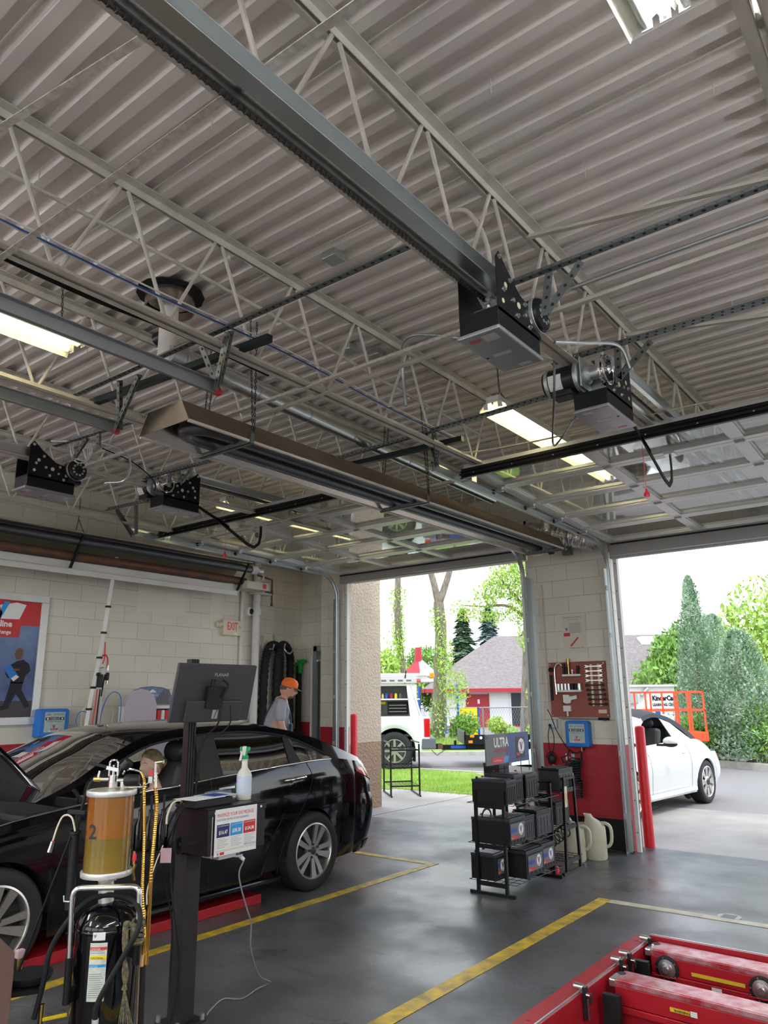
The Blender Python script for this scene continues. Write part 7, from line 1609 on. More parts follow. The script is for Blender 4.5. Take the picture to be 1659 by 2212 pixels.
# monitor
mo = thing('monitor', 'dark monitor seen from behind, mounted on the stand post', 'monitor', (-3.50,2.88,1.54))
Rm = Matrix.Rotation(-.20, 3, 'Y')
cM = Vector((-3.475,2.875,1.695)); Rm = Matrix.Rotation(.22, 3, 'Y')
mat('monitor_back', (0.035,0.036,0.04), .45)
m = MB(); m.obox(cM, (.022,.565,.325), Rm); m.build('shell', 'monitor_back', mo, bevel=.004)
m = MB(); m.obox(cM+Rm@Vector((.02,0,-.10)), (.03,.40,.12), Rm); m.build('rear_bulge', 'monitor_back', mo, bevel=.008)
m = MB(); m.obox(cM+Rm@Vector((-.012,0,0)), (.002,.545,.305), Rm); m.build('screen', 'window_dark', mo)
m = MB(); m.obox(cM+Rm@Vector((0,.284,0)), (.024,.003,.327), Rm); m.build('bezel_edge', 'alu', mo)
text('lettering', 'PLANAR', .028, cM+Rm@Vector((.0118,-.03,.095)), Y_, Rm@Z_, 'galvanised', mo)
m = MB(); m.obox(cM+Rm@Vector((.03,-.02,-.02)), (.03,.12,.12), Rm); m.cyl(cM+Rm@Vector((.04,-.05,.02)), cM+Rm@Vector((.04,-.05,.08)), .014, 10); m.cyl((-3.56,2.83,1.66),(-3.44,2.85,1.68),.014,10); m.cyl((-3.53,2.85,1.60),(-3.53,2.85,1.75),.022,12); m.build('mount_arm', 'black_plastic', mo, smooth=40)
m = MB(); m.tube(spline([cM+Rm@Vector((.03,.02,.08)),cM+Rm@Vector((.05,.05,.05)),cM+Rm@Vector((.05,.02,-.02))],6), .006, 6); m.tube(spline([(-3.43,2.96,1.62),(-3.44,2.97,1.52),(-3.48,2.90,1.45),(-3.55,2.85,1.42),(-3.55,2.845,1.2)],8), .004, 6); m.tube(spline([(-3.44,2.90,1.60),(-3.45,2.89,1.52),(-3.52,2.86,1.44),(-3.56,2.85,1.3),(-3.56,2.845,1.1)],8), .005, 6); m.build('cables', 'black_rubber', mo, smooth=50)
m = MB(); m.obox(cM+Rm@Vector((.038,.0,-.115)), (.004,.04,.05), Rm); m.build('socket_plate', 'bright_steel', mo)
# things on top of the box head
sp = thing('spray_bottle', 'white spray bottle with a green trigger head on the stand', 'spray bottle', (-3.48,3.13,1.091), world=False)
m = MB(); m.lathe([(0,0),(.040,0),(.043,.006),(.043,.135),(.034,.155),(.018,.175),(.016,.215),(.019,.217),(.019,.225),(0,.225)], (0,0,0), 28)
mat('jug_white', (0.74,0.73,0.64), .35, trans=.15); m.build('bottle', 'jug_white', sp, smooth=50)
m = MB(); m.lathe([(.0432,.03),(.0438,.03),(.0438,.13),(.0432,.13)], (0,0,0), 28)
mat('label_blue', (0.55,0.62,0.72), .4); m.build('label', 'label_blue', sp, smooth=50)
mat('spray_green', (0.0,0.30,0.08), .35)
m = MB(); m.lathe([(0,.222),(.021,.222),(.021,.242),(.012,.247),(0,.247)], (0,0,0), 20); m.prism([(-.035,.028),(.03,.034),(.035,.010),(.008,.004),(.006,-.02),(-.012,-.02),(-.014,.0),(-.035,.006)], (.009,0,.262), (0,-1,0), (0,0,1), (-.018,0,0)); m.build('trigger_head', 'spray_green', sp, bevel=.003)
m = MB(); m.prism([(-.030,.030),(.0,.034),(-.004,.004),(-.010,-.02),(-.016,-.02),(-.030,.004)], (.0125,0,.262), (0,1,0), (0,0,1), (-.025,0,0)); m.build('white_shroud', 'white_label', sp, bevel=.002)
m = MB(); m.prism([(.020,.004),(.028,-.005),(.040,-.045),(.034,-.047),(.022,-.012),(.014,.0)], (.006,0,.262), (0,-1,0), (0,0,1), (-.012,0,0)); m.build('trigger', 'white_label', sp)
mc = thing('terminal_box', 'flat black electronics box with sockets on the stand', 'electronics box', (-3.50,2.86,1.091)); m = MB(); m.box(-3.57,2.72,1.091,-3.40,2.98,1.128); m.build('case', 'black_plastic', mc, bevel=.003); m = MB()
for y, z in ((-3.55,1.11),(-3.52,1.11),(-3.49,1.11),(-3.55,1.12)): m.cyl((y,2.713,z),(y,2.72,z),.004,8)
m.build('sockets', 'brass', mc)
m = MB(); m.prism([(0,0),(.17,0),(.18,.20),(.02,.23)], (-3.57,2.70,1.1295), Vector((1,.1,.0)).normalized(), Vector((0,1,.02)).normalized(), (0,0,.0012)); m.build('paper_sheet', 'paper', label='white paper lying over the black electronics box on the stand', cat='paper')
m = MB(); m.prism([(0,0),(.16,0),(.16,.19),(0,.19)], (-3.56,2.83,1.1345), Vector((1,.05,0)).normalized(), Vector((-.05,1,.0)).normalized(), (0,0,.002)); fl = m.build('leaflet', 'label_blue', label='blue and white leaflet on the stand beside the spray bottle', cat='leaflet')
m = MB(); m.prism([(.02,.03),(.14,.03),(.14,.14),(.02,.14)], (-3.56,2.83,1.1367), Vector((1,.05,0)).normalized(), Vector((-.05,1,.0)).normalized(), (0,0,.0004)); m.build('picture', 'ink_blue', fl)
hs_ = thing('barcode_scanner', 'blue-grey handheld device behind the spray bottle on the stand', 'scanner', (-3.60,3.05,1.091)); m = MB(); m.obox((-3.60,3.04,1.12), (.07,.16,.045), (0,-.2,.1))
mat('scanner_blue', (0.10,0.15,0.20), .4); m.build('body', 'scanner_blue', hs_, bevel=.01); m = MB(); m.obox((-3.58,3.09,1.15), (.04,.09,.012), (0,-.2,.1)); m.build('top_strip', 'galvanised', hs_)
rg = MB(); rg.ball((-3.50,3.05,1.112), .022, 12, 8, (1.4,1.6,.9)); rg.build('crumpled_rag', 'galvanised', smooth=60, label='crumpled silver wrapper left of the spray bottle base', cat='wrapper')
# cable bundle at the left end and the power cord to the floor
m = MB()
for pts, r in (([(-3.54,2.72,1.11),(-3.52,2.66,1.12),(-3.50,2.60,1.08),(-3.52,2.62,.95),(-3.5,2.7,.86)],.005),([(-3.55,2.73,1.10),(-3.56,2.68,1.02),(-3.53,2.62,.93),(-3.45,2.52,.80),(-3.38,2.42,.66)],.006),([(-3.5,2.73,1.1),(-3.5,2.66,1.0),(-3.54,2.64,.8),(-3.60,2.76,.5),(-3.58,2.75,.2),(-3.45,2.66,.01)],.005),([(-3.52,2.73,1.1),(-3.55,2.7,.95),(-3.53,2.69,.7),(-3.52,2.76,.3),(-3.56,2.72,.0),(-3.70,2.60,.01),(-3.62,2.5,.01),(-3.5,2.6,.01)],.005)):
    m.tube(spline(pts,8), r, 6)
m.build('cable_bundle', 'black_rubber', smooth=50, label='tangle of black cables at the left end of the stand box', cat='cable')
m = MB(); m.tube(spline([(-3.52,2.73,1.115),(-3.50,2.68,1.13),(-3.47,2.62,1.12),(-3.45,2.58,1.07),(-3.44,2.57,1.03)],8), .0055, 8); m.build('white_cable', 'cream_plastic', smooth=50, label='white cable looping from the electronics box on the stand', cat='cable')
m = MB(); m.tube(spline([(-3.48,2.60,.95),(-3.42,2.50,.85),(-3.36,2.42,.76),(-3.33,2.40,.70)],8), .0035, 6); m.build('thin_cable', 'cream_plastic', smooth=50, label='thin cream wire hanging from the cable tangle', cat='cable')
pc = thing('power_cord', 'thin grey power cord with a white plug running from the stand across the floor', 'power cord', (-3.2,3.1,0))
m = MB(); m.cyl((-3.42,3.01,.845),(-3.37,3.05,.79),.014,10,r2=.010); m.build('plug', 'white_label', pc, smooth=40)
m = MB(); m.tube(spline([(-3.37,3.05,.79),(-3.34,2.99,.74),(-3.33,3.0,.66),(-3.33,3.05,.54),(-3.34,3.09,.46),(-3.37,3.12,.33),(-3.47,3.28,.14),(-3.62,3.52,.008),(-3.62,3.42,.006),(-3.58,3.26,.006),(-3.66,3.19,.006),(-3.60,3.05,.006),(-3.56,2.99,.006)],8), .0042, 7)
mat('grey_cord', (0.20,0.20,0.20), .5); m.build('cord', 'grey_cord', pc, smooth=50)
# ================================================================ waste oil drain tank with a sight glass
mat('oil_glass', (0.34, 0.125, 0.012), 0.12, var=.25, vscale=3, coat=.8, trans=.2, col2=(0.26,0.10,0.012)); mat('oil_glass_low', (0.27, 0.17, 0.02), 0.12, coat=.8, trans=.2, var=.3, vscale=3, col2=(0.17,0.115,0.015))
mat('lid_tan', (0.42,0.38,0.26), .5, var=.3, vscale=20); mat('gold_hose', (0.75,0.42,0.08), .25, .9); mat('wood', (0.62,0.42,0.20), .5); mat('rope', (0.20,0.17,0.08), .9, var=.6, vscale=60, col2=(0.05,0.05,0.05)); mat('label_aged', (0.62,0.66,0.58), .45, .0, var=.2, vscale=30)
mat('brown_panel', (0.16,0.095,0.08), .4, coat=.3)
tk = thing('oil_drain_tank', 'black waste oil tank with an amber sight cylinder marked 2', 'oil drain tank', (-3.29,2.14,0), A37, world=False)
cx = .027
m = MB(); m.lathe([(0,.08),(.10,.08),(.135,.12),(.137,.68),(.137,.69),(.131,.705),(.105,.745),(.05,.768),(0,.775)], (cx,0,0), 48); m.lathe([(.137,.665),(.1395,.668),(.1395,.676),(.137,.68)], (cx,0,0), 48); m.build('tank', 'car_black', tk, smooth=50)
m = MB(); m.cyl((.01,0,.76),(.0,0,.895),.034,20); m.lathe([(.0,.86),(.045,.86),(.045,.89),(0,.89)], (.005,0,0), 6); m.build('neck', 'alu', tk, smooth=30)
m = MB(); m.lathe([(.103,.90),(.103,1.05)], (0,0,0), 48); sg_ = m.build('sight_glass_lower', 'oil_glass_low', tk, smooth=60); m = MB(); m.lathe([(.103,1.05),(.103,1.23)], (0,0,0), 48); m.build('sight_glass_upper', 'oil_glass', tk, smooth=60)
m = MB(); m.cyl((0,0,.90),(0,0,1.225),.022,16); m.build('inner_tube', 'lid_tan', tk, smooth=40)
m = MB(); m.cyl((0,0,.905),(0,0,1.225),.094,32); m.build('oil', 'oil_glass_low', tk, smooth=40)
for z in (.882,1.228): m = MB(); m.lathe([(0,z),(.111,z),(.1125,z+.003),(.1125,z+.021),(.111,z+.024),(.100,z+.024),(.098,z+.02),(0,z+.02)], (0,0,0), 48); m.build('end_ring', 'alu', tk, smooth=30)
m = MB(); m.cyl((0,0,1.2481),(0,0,1.2495),.098,40); m.build('lid', 'lid_tan', tk)
text('number', '2', .085, (-.061,-.0865,1.052), (.92,-.39,0), (0,0,1), 'ink', tk, bold=.002)
m = MB(); m.cyl((0,0,1.249),(0,0,1.29),.022,18); m.cyl((0,0,1.29),(0,0,1.315),.020,18); m.cyl((0,0,1.31),(0,0,1.36),.006,8)
for a in (-.02,.02): m.cyl((a,0,1.31),(a,0,1.375),.0045,8)
m.tube([(-.02,0,1.37),(-.012,0,1.382),(.012,0,1.382),(.02,0,1.37)], .005, 8); m.cyl((-.07,0,1.297),(-.02,0,1.297),.008,10); m.cyl((.02,0,1.292),(.055,0,1.292),.009,10); m.cyl((.048,-.0,1.249),(.048,0,1.285),.013,12)
m.build('pump_head', 'chrome', tk, smooth=40)
m = MB(); m.cyl((-.09,0,1.297),(-.06,0,1.297),.011,8); m.build('brass_fitting', 'brass', tk, smooth=40); m = MB(); m.bar((-.072,0,1.30),(-.066,0,1.335),.006,.008); m.build('tap_lever', 'alu', tk)
m = MB(); m.bar((-.115,0,1.372),(-.03,0,1.350),.012,.014); m.build('pump_lever', 'black_plastic', tk, bevel=.003); m = MB(); m.bar((-.03,-.012,1.350),(.026,-.012,1.338),.004,.016); m.build('lever_link', 'chrome', tk)
m = MB(); m.lathe([(0,.0),(.020,.0),(.026,.008),(.027,.05),(.022,.068),(0,.07)], (.055,0,1.292), 18, 'x'); m.cyl((.045,.0,1.345),(.07,0,1.375),.022,14); m.build('black_knob', 'black_plastic', tk, smooth=50)
m = MB(); m.tube([(.045,0,1.318),(.055,0,1.335),(.075,0,1.343),(.11,0,1.335),(.131,0,1.327)], .006, 8); m.build('chrome_elbow', 'chrome', tk, smooth=40)
def ridged(name, pts, r, mt, par, n=30):
    Q = spline(pts, n); P = [Q[0]]; d = 0
    for a, b in zip(Q, Q[1:]):
        d += (b-a).length
        if d > .0035: P.append(b); d = 0
    m = MB(); m.tube(P, r, 10, rs=[r*(1.10 if i % 2 else .92) for i in range(len(P))]); m.build(name, mt, par, smooth=25)
ridged('gold_hose', [(.131,.0,1.327),(.146,0,1.29),(.151,0,1.22),(.163,0,1.05),(.167,0,.93),(.172,0,.80),(.190,0,.65),(.195,0,.55)], .0072, 'gold_hose', tk)
ridged('gold_hose', [(.194,.03,1.257),(.204,.03,1.175),(.201,.03,1.05),(.197,.03,.90),(.200,.03,.70),(.200,.03,.50)], .0085, 'gold_hose', tk)
m = MB(); m.cyl((.194,.03,1.255),(.189,.03,1.32),.007,10); m.cyl((.189,.03,1.31),(.187,.03,1.365),.006,10); m.cyl((.185,.03,1.366),(.222,.03,1.371),.005,10); m.lathe([(0,0),(.010,0),(.010,.005),(0,.005)], (.222,.03,1.371), 12, 'x')
for z in (1.285,1.30,1.315): m.lathe([(0,0),(.011,0),(.011,.006),(0,.006)], (.191,.03,z), 10)
m.build('probe', 'chrome', tk, smooth=40); m = MB(); m.box(.160,.02,1.275,.178,.024,1.305); m.build('paper_tag', 'paper', tk); m = MB(); m.box(.165,.018,1.31,.178,.022,1.335); m.build('red_clip', 'red_plastic', tk)
m = MB(); m.bar((.06,0,1.262),(.16,0,1.262),.012,.004); m.bar((.145,0,1.264),(.175,0,1.285),.003,.003); m.build('hose_hook', 'joist_paint', tk)
m = MB(); m.tube(spline([(-.085,0,1.297),(-.105,0,1.275),(-.122,0,1.23),(-.135,0,1.17),(-.15,.0,1.08),(-.155,0,1.02)],8), .008, 8); m.build('suction_hose', 'black_rubber', tk, smooth=50)
m = MB(); m.cyl((-.155,.0,.74),(-.158,0,1.06),.020,16,r2=.021); m.lathe([(.021,0),(.027,.004),(.027,.016),(.021,.018)], (-.158,0,1.055), 18); m.build('probe_holder', 'black_plastic', tk, smooth=40)
m = MB(); m.bar((-.20,0,1.155),(-.115,0,1.150),.02,.02); m.cyl((-.155,0,1.10),(-.155,0,1.15),.008,8); m.build('tee_handle', 'black_plastic', tk, bevel=.006)
m = MB(); m.tube(spline([(-.150,-.01,1.05),(-.158,-.02,1.10),(-.170,-.02,1.13),(-.190,-.02,1.143),(-.215,-.02,1.135),(-.235,-.02,1.09),(-.250,-.02,1.03)],8), .0045, 8); m.build('clear_tube', 'cream_plastic', tk, smooth=50)
m = MB(); m.cyl((-.250,-.02,1.03),(-.261,-.02,.985),.0085,12,r2=.011); m.build('nozzle', 'chrome', tk, smooth=40); m = MB(); m.cyl((-.2495,-.02,1.034),(-.251,-.02,1.026),.006,10); m.build('red_band', 'red_plastic', tk)
m = MB(); m.cyl((-.165,-.03,1.05),(-.345,-.03,.50),.0055,8); m.build('thin_probe', 'black_metal', tk, smooth=40)
m = MB(); hp = [(-.088,-.12,.45),(-.090,-.12,.60),(-.098,-.12,.78)]+[(-.098+.035*(1-math.cos(a)),-.12,.82+.035*math.sin(a)) for a in [PI/2*k/5 for k in range(6)]]+[(.16,-.12,.858)]+[(.165+.03*math.sin(a),-.12,.828+.03*math.cos(a)) for a in [PI/2*k/5 for k in range(6)]]+[(.199,-.12,.72)]
m.tube(hp, .0125, 12); m.build('push_handle', 'chrome', tk, smooth=60); m = MB(); m.cyl((-.088,-.12,.40),(-.09,-.12,.58),.016,12); m.bar((-.088,-.12,.43),(-.06,-.05,.43),.03,.05); m.build('handle_bracket', 'black_metal', tk, smooth=40); m = MB(); m.cyl((.199,-.12,.55),(.199,-.12,.73),.016,12); m.bar((.199,-.12,.6),(.13,-.05,.6),.03,.05); m.build('handle_bracket', 'black_metal', tk, smooth=40)
m = MB(); m.tube([(-.10,-.12,.80),(-.135,-.12,.802),(-.138,-.12,.825)], .003, 6); m.build('wire_hook', 'white_label', tk)
m = MB(); m.tube(spline([(.066,-.19,.36),(.071,-.20,.42),(.115,-.20,.512),(.172,-.19,.614),(.216,-.18,.699),(.211,-.15,.764),(.157,-.10,.80),(.036,-.03,.805),(-.055,-.05,.785),(-.112,-.10,.726),(-.182,-.10,.608),(-.205,-.09,.48),(-.24,-.07,.33)],8), .0115, 10); m.build('drain_hose', 'black_rubber', tk, smooth=60)
m = MB(); m.cyl((.066,-.19,.29),(.066,-.19,.37),.014,12); m.build('hose_end', 'alu', tk, smooth=40)
def cyl_patch(m, a0, a1, z0, z1, r, n=6):
    rows = [[Vector((cx+r*math.cos(a0+(a1-a0)*i/n), r*math.sin(a0+(a1-a0)*i/n), z)) for i in range(n+1)] for z in (z0, z1)]; m.grid(rows)
m = MB(); cyl_patch(m, -1.75, -1.22, .415, .640, .1382); lb = m.build('warning_label', 'label_aged', tk)
for z0, z1, mt in ((.612,.624,'ink_red'),(.575,.590,'play_yellow'),(.545,.556,'sky_blue')): m = MB(); cyl_patch(m, -1.74, -1.23, z0, z1, .1385); m.build('colour_band', mt, lb)
for k in range(14):
    z = .430+.008*k if k < 12 else .600+.008*(k-12); m = MB(); cyl_patch(m, -1.72, -1.28-.03*(k % 3), z, z+.0022, .1385, 4); 
    m.build('print_line', 'grey_plastic', lb)
text('lettering', 'CAUTION', .012, (cx-.018,-.1392,.578), (1,-.05,0), (0,0,1), 'ink', lb); text('lettering', 'DANGER', .010, (cx-.018,-.1392,.614), (1,-.05,0), (0,0,1), 'white_label', lb); text('lettering', 'NOTICE', .009, (cx-.018,-.1392,.547), (1,-.05,0), (0,0,1), 'white_label', lb)
m = MB(); cyl_patch(m, -1.68, -1.30, .650, .682, .1402); ss = m.build('small_sticker', 'white_label', tk); vlogo((cx-.004,-.1412,.667), (1,.05,0), (0,0,1), .022, ss, plate=False)
ro = thing('rope_bundle', 'dark yellow and black rope knotted at the tank handle', 'rope', (-3.12,2.13,.40), A37, world=False)
oz = -.40; ox = -.13
m = MB(); rr = random.Random(3)
for k in range(7): z = .715-.012*k+oz; m.tube([Vector((.196+ox+.024*math.cos(a)+.003*rr.random(), -.115+.115+.024*math.sin(a), z+.008*math.sin(a+k))) for a in [2*PI*j/14 for j in range(14)]], .0075, 6, closed=True)
for k in range(3): m.tube(spline([(.18+ox,-.02,.70+oz),(.150+ox+.006*k,-.03,.72+oz),(.148+ox+.008*k,-.03,.64+oz),(.160+ox,-.03,.58+oz),(.175+ox-.01*k,-.03,.52+oz),(.158+ox+.008*k,-.03,.46+oz)],6), .006, 6)
for k in range(9): m.tube([(.165+ox,-.03,.47+oz),(.150+ox+.007*k,-.03+.003*(k%3),.33+oz)], .0022, 5)
m.build('rope', 'rope', ro, smooth=40)
m = MB(); m.cyl((.187,.02,.26),(.176,.02,.73),.0105,14); m.build('wooden_handle', 'wood', tk, smooth=40, label='pale wooden handle clipped to the tank'); m = MB(); m.cyl((.196,.02,.0+.14),(.189,.02,.50),.014,14); m.build('black_tube', 'black_rubber', tk, smooth=40)
m = MB(); m.tube([(.130,0,.86),(.128,-.02,.90),(.137,-.02,.93)], .007, 8); m.cyl((.130,-.02,.93),(.129,-.02,.985),.006,10); m.build('drain_valve', 'brass', tk, smooth=40); m = MB(); m.box(.126,-.035,.945,.142,-.02,.975); m.build('valve_lever', 'red_plastic', tk, bevel=.004)
m = MB(); m.box(-.17,-.15,.05,.22,.15,.08); m.build('cart_base', 'black_metal', tk)
for s in (-1, 1): m = MB(); m.lathe([(.03,-.025),(.09,-.025),(.10,-.01),(.10,.01),(.09,.025),(.03,.025)], (cx+s*.21,.05,.10), 28, 'x'); m.build('wheel', 'tyre', tk, smooth=40); 
m = MB(); m.cyl((cx-.21,.05,.10),(cx+.21,.05,.10),.012,10); m.build('axle', 'galvanised', tk)
# bottle carrier of black spray bottles behind the tank, between tank and stand
bc = thing('bottle_holder', 'cluster of dark bottles and a pink card hung on the sedan side of the stand', 'bottle holder', (-3.50,2.55,.90), A37, world=False)
for k, (x, y) in enumerate(((-.15,.0),(-.09,.02),(-.03,.0),(.03,.02))):
    m = MB(); m.lathe([(0,0),(.026,0),(.028,.01),(.028,.12),(.012,.16),(.012,.20),(0,.20)], (x,y,0), 16); m.build('dark_bottle', 'car_black', bc, smooth=50)
    m = MB(); m.cyl((x,y,.19),(x,y,.27),.006,8); m.build('dispenser_stem', 'black_plastic', bc)
m = MB(); m.box(-.19,-.04,-.01,.12,.06,.0); m.box(-.19,-.04,.0,-.185,.06,.06); m.box(.115,-.04,.0,.12,.06,.06); m.bar((.12,0,.03),(.20,.05,.03),.02,.02); m.build('tray', 'black_metal', bc)
m = MB(); m.box(.045,-.046,-.05,.10,-.044,.02)
mat('pink_card', (0.55,0.36,0.40), .5); m.build('pink_card', 'pink_card', bc)
# machine at the lower left corner
mcn = thing('parts_cart', 'brown metal panel of a cart at the lower left corner', 'cart', (-3.55,1.6,0))
m = MB(); m.prism([(1.10,0),(1.86,0),(1.866,.50),(1.862,.592),(1.78,.675),(1.10,.675)], (-3.53,0,0), Y_, Z_, (.02,0,0)); m.build('side_panel', 'brown_panel', mcn, bevel=.002)
m = MB(); m.box(-3.95,1.10,.10,-3.53,1.85,.50); m.box(-3.93,1.12,0,-3.89,1.16,.1); m.box(-3.6,1.12,0,-3.56,1.16,.1); m.box(-3.93,1.80,0,-3.89,1.84,.1); m.box(-3.6,1.80,0,-3.56,1.84,.1); m.build('body', 'black_metal', mcn)
m = MB(); m.prism([(0,0),(.24,0),(.24,.02),(0,.02)], (-3.75,1.86,.40), Vector((.5,1,0)).normalized(), Z_, (.15,-.08,0)); m.build('tray', 'black_metal', mcn)
m = MB(); m.lathe([(0,0),(.09,.0),(.10,.02),(.10,.03),(0,.035)], (-3.62,2.0,.425), 28); m.build('drum_lid', 'black_plastic', mcn, smooth=40)
m = MB(); m.cyl((-3.57,1.92,.50),(-3.57,1.92,.545),.013,10); m.build('brass_fitting', 'brass', mcn, smooth=40); m = MB(); m.cyl((-3.56,2.04,.24),(-3.56,2.04,.33),.013,10); m.cyl((-3.555,2.03,.19),(-3.56,2.04,.25),.018,10); m.build('brass_valve', 'brass', mcn, smooth=40)
m = MB(); m.box(-3.585,1.90,.545,-3.555,1.935,.58); m.build('pink_lever', 'pink_card', mcn, bevel=.004); m = MB(); m.bar((-3.55,2.04,.27),(-3.50,2.13,.275),.012,.016); m.build('yellow_lever', 'play_yellow', mcn, bevel=.004)
m = MB(); m.cyl((-3.56,2.02,.33),(-3.56,2.02,.41),.008,8); m.build('drop_pipe', 'galvanised', mcn)
# ================================================================ people
mat('skin', (0.60,0.33,0.24), .5); mat('skin_pale', (0.66,0.42,0.33), .5); mat('tee_grey', (0.36,0.38,0.42), .85, var=.1, vscale=8); mat('denim', (0.06,0.10,0.14), .85); mat('cap_orange', (0.85,0.16,0.02), .6); mat('cap_brim', (0.05,0.05,0.04), .6); mat('hair_grey', (0.12,0.09,0.07), .8); mat('hair_blonde', (0.34,0.24,0.12), .6, var=.5, vscale=20, col2=(0.14,0.09,0.05)); mat('dark_shirt', (0.02,0.02,0.03), .8); mat('eye_white', (0.8,0.8,0.78), .3)
def skin_mesh(name, pts, edges, mt, par, sub=2, root=0, head=None):
    """pts: list of ((x, y, z), rx, ry)"""
    me = bpy.data.meshes.new(name); me.from_pydata([p[0] for p in pts], edges, []); me.materials.append(M[mt])
    o = bpy.data.objects.new(name, me); C.objects.link(o); o.parent = par; OFF[o.name] = Vector((0,0,0))
    md = o.modifiers.new('skin', 'SKIN'); md.use_smooth_shade = True
    if not me.skin_vertices: me.skin_vertices.new() if hasattr(me.skin_vertices, 'new') else None
    lay = me.skin_vertices[0].data
    for i, p in enumerate(pts): lay[i].radius = (p[1], p[2] if len(p) > 2 else p[1]); lay[i].use_root = (i == root)
    ms = o.modifiers.new('sub', 'SUBSURF'); ms.levels = ms.render_levels = sub
    if head:
        me2 = bpy.data.meshes.new_from_object(o.evaluated_get(bpy.context.evaluated_depsgraph_get())); o.modifiers.clear()
        mb = MB(); mb.v = [v.co.copy() for v in me2.vertices]; mb.f = [list(p.vertices) for p in me2.polygons]; mb.m = [0]*len(mb.f); head_mesh(mb, *head)
        nm = bpy.data.meshes.new(name); nm.from_pydata(mb.v, [], mb.f); nm.materials.append(M[mt]); nm.polygons.foreach_set('use_smooth', [True]*len(nm.polygons)); o.data = nm
    return o
def gs(x, c, w): return math.exp(-((x-c)/w)**2)
def head_r(th, ph):
    """surface of the head for azimuth th (0 = face) and elevation ph, metres"""
    d = Vector((math.cos(ph)*math.cos(th), math.cos(ph)*math.sin(th), math.sin(ph)))
    a = .096 if d.x > 0 else .104; r = 1/math.sqrt((d.x/a)**2+(d.y/.077)**2+(d.z/(.118 if d.z > 0 else .112))**2)
    f = max(0, math.cos(th)); dg = math.degrees
    t, p = dg(th), dg(ph)
    r += .020*gs(t,0,9)*gs(p,-13,9) + .010*gs(t,0,7)*gs(p,-2,9)          # nose
    r += .005*gs(t,0,34)*gs(p,16,9)                                      # brow
    r -= .008*(gs(t,21,10)+gs(t,-21,10))*gs(p,3,8)                       # eye sockets
    r += .006*gs(t,0,15)*gs(p,-29,5) - .003*gs(t,0,14)*gs(p,-36,4)       # lips
    r += .012*gs(t,0,20)*gs(p,-48,10) - .010*(gs(t,62,24)+gs(t,-62,24))*gs(p,-38,18)   # chin, jaw line
    return r
def head_mesh(m, c, tilt, k, n=64, q=44):
    R = Matrix.Rotation(tilt, 3, 'Y'); c = Vector(c); rows = []
    for i in range(q+1):
        ph = -PI/2+PI*i/q; row = []
        for j in range(n+1):
            th = -PI+2*PI*j/n; r = head_r(th, ph)*k; row.append(c+R@Vector((r*math.cos(ph)*math.cos(th), r*math.cos(ph)*math.sin(th), r*math.sin(ph))))
        rows.append(row)
    m.grid(rows)
def hair_shell(par, c, tilt, k, mt, line, th0=.010):
    """hair following the skull from the hairline line(|azimuth|) upwards"""
    R = Matrix.Rotation(tilt, 3, 'Y'); c = Vector(c); m = MB(); rows = []
    for i in range(19):
        row = []
        for j in range(49):
            th = -PI+2*PI*j/48; p0 = math.radians(line(abs(math.degrees(th)))); ph = p0+(PI/2-p0)*i/18
            r = (head_r(th, ph)+th0*min(1, i/3+.25)+.0015*math.sin(th*23+ph*9))*k; row.append(c+R@Vector((r*math.cos(ph)*math.cos(th), r*math.cos(ph)*math.sin(th), r*math.sin(ph))))
        rows.append(row)
    m.grid(rows); return m.build('hair', mt, par, smooth=60)
def hand_pts(P, E, wrist_i, w, d, side):
    """palm and five fingers added to the same skin skeleton; w = wrist, d = direction of the fingers"""
    d = Vector(d).normalized(); s = d.orthogonal().normalized(); s = Vector((side*s.x, side*s.y, side*s.z)); n = d.cross(s)
    k = len(P); P.append((tuple(Vector(w)+d*.05), .030, .018)); E.append((wrist_i, k))
    for j, (o, l) in enumerate(((-.030,.070),(-.010,.080),(.010,.075),(.030,.060))):
        a = len(P); b0 = Vector(w)+d*.09+s*o; P += [(tuple(b0), .009, .009), (tuple(b0+d*l*.5+n*.008), .0085, .0085), (tuple(b0+d*l*.85+n*.028), .0075, .0075)]; E += [(k, a), (a, a+1), (a+1, a+2)]
    a = len(P); b0 = Vector(w)+d*.04-s*.038; P += [(tuple(b0), .010, .010), (tuple(b0+d*.03-s*.018+n*.01), .009, .009)]; E += [(k, a), (a, a+1)]
def head_parts(par, c, f, skin, k=1.0, tilt=0):
    """ears, eyes, brows and mouth for a head centred at c facing local +X tilted down by tilt"""
    R = Matrix.Rotation(tilt, 3, 'Y'); c = Vector(c)
    def at(t, p, o=0.0): th, ph = math.radians(t), math.radians(p); r = (head_r(th, ph)+o)*k; return c+R@Vector((r*math.cos(ph)*math.cos(th), r*math.cos(ph)*math.sin(th), r*math.sin(ph)))
    for s in (-1, 1):
        m = MB(); m.ball(at(s*98,-6,-.002), .019*k, 12, 8, (.85,.38,1.5)); m.build('ear', skin, par, smooth=60)
        m = MB(); m.ball(at(s*21,3,-.0068), .0105*k, 14, 9); m.build('eye', 'eye_white', par, smooth=60)
        m = MB(); m.ball(at(s*21,3,.0010), .0042*k, 10, 6); m.build('iris', 'ink', par)
        m = MB(); m.tube([at(s*10,13,.001), at(s*20,17,.0015), at(s*32,13,.001)], .0024*k, 5); m.build('eyebrow', 'hair_grey', par)
        m = MB(); m.tube([at(s*13,6,-.001), at(s*21,9,.0005), at(s*29,6,-.001)], .0022*k, 5); m.build('eyelid', skin, par)
    m = MB(); m.tube([at(-14,-29,-.001), at(-6,-28,.0005), at(0,-28.6,.0005), at(6,-28,.0005), at(14,-29,-.001)], .0035*k, 6); m.build('lips', 'lips', par, smooth=50)
mat('lips', (0.45,0.16,0.14), .4)
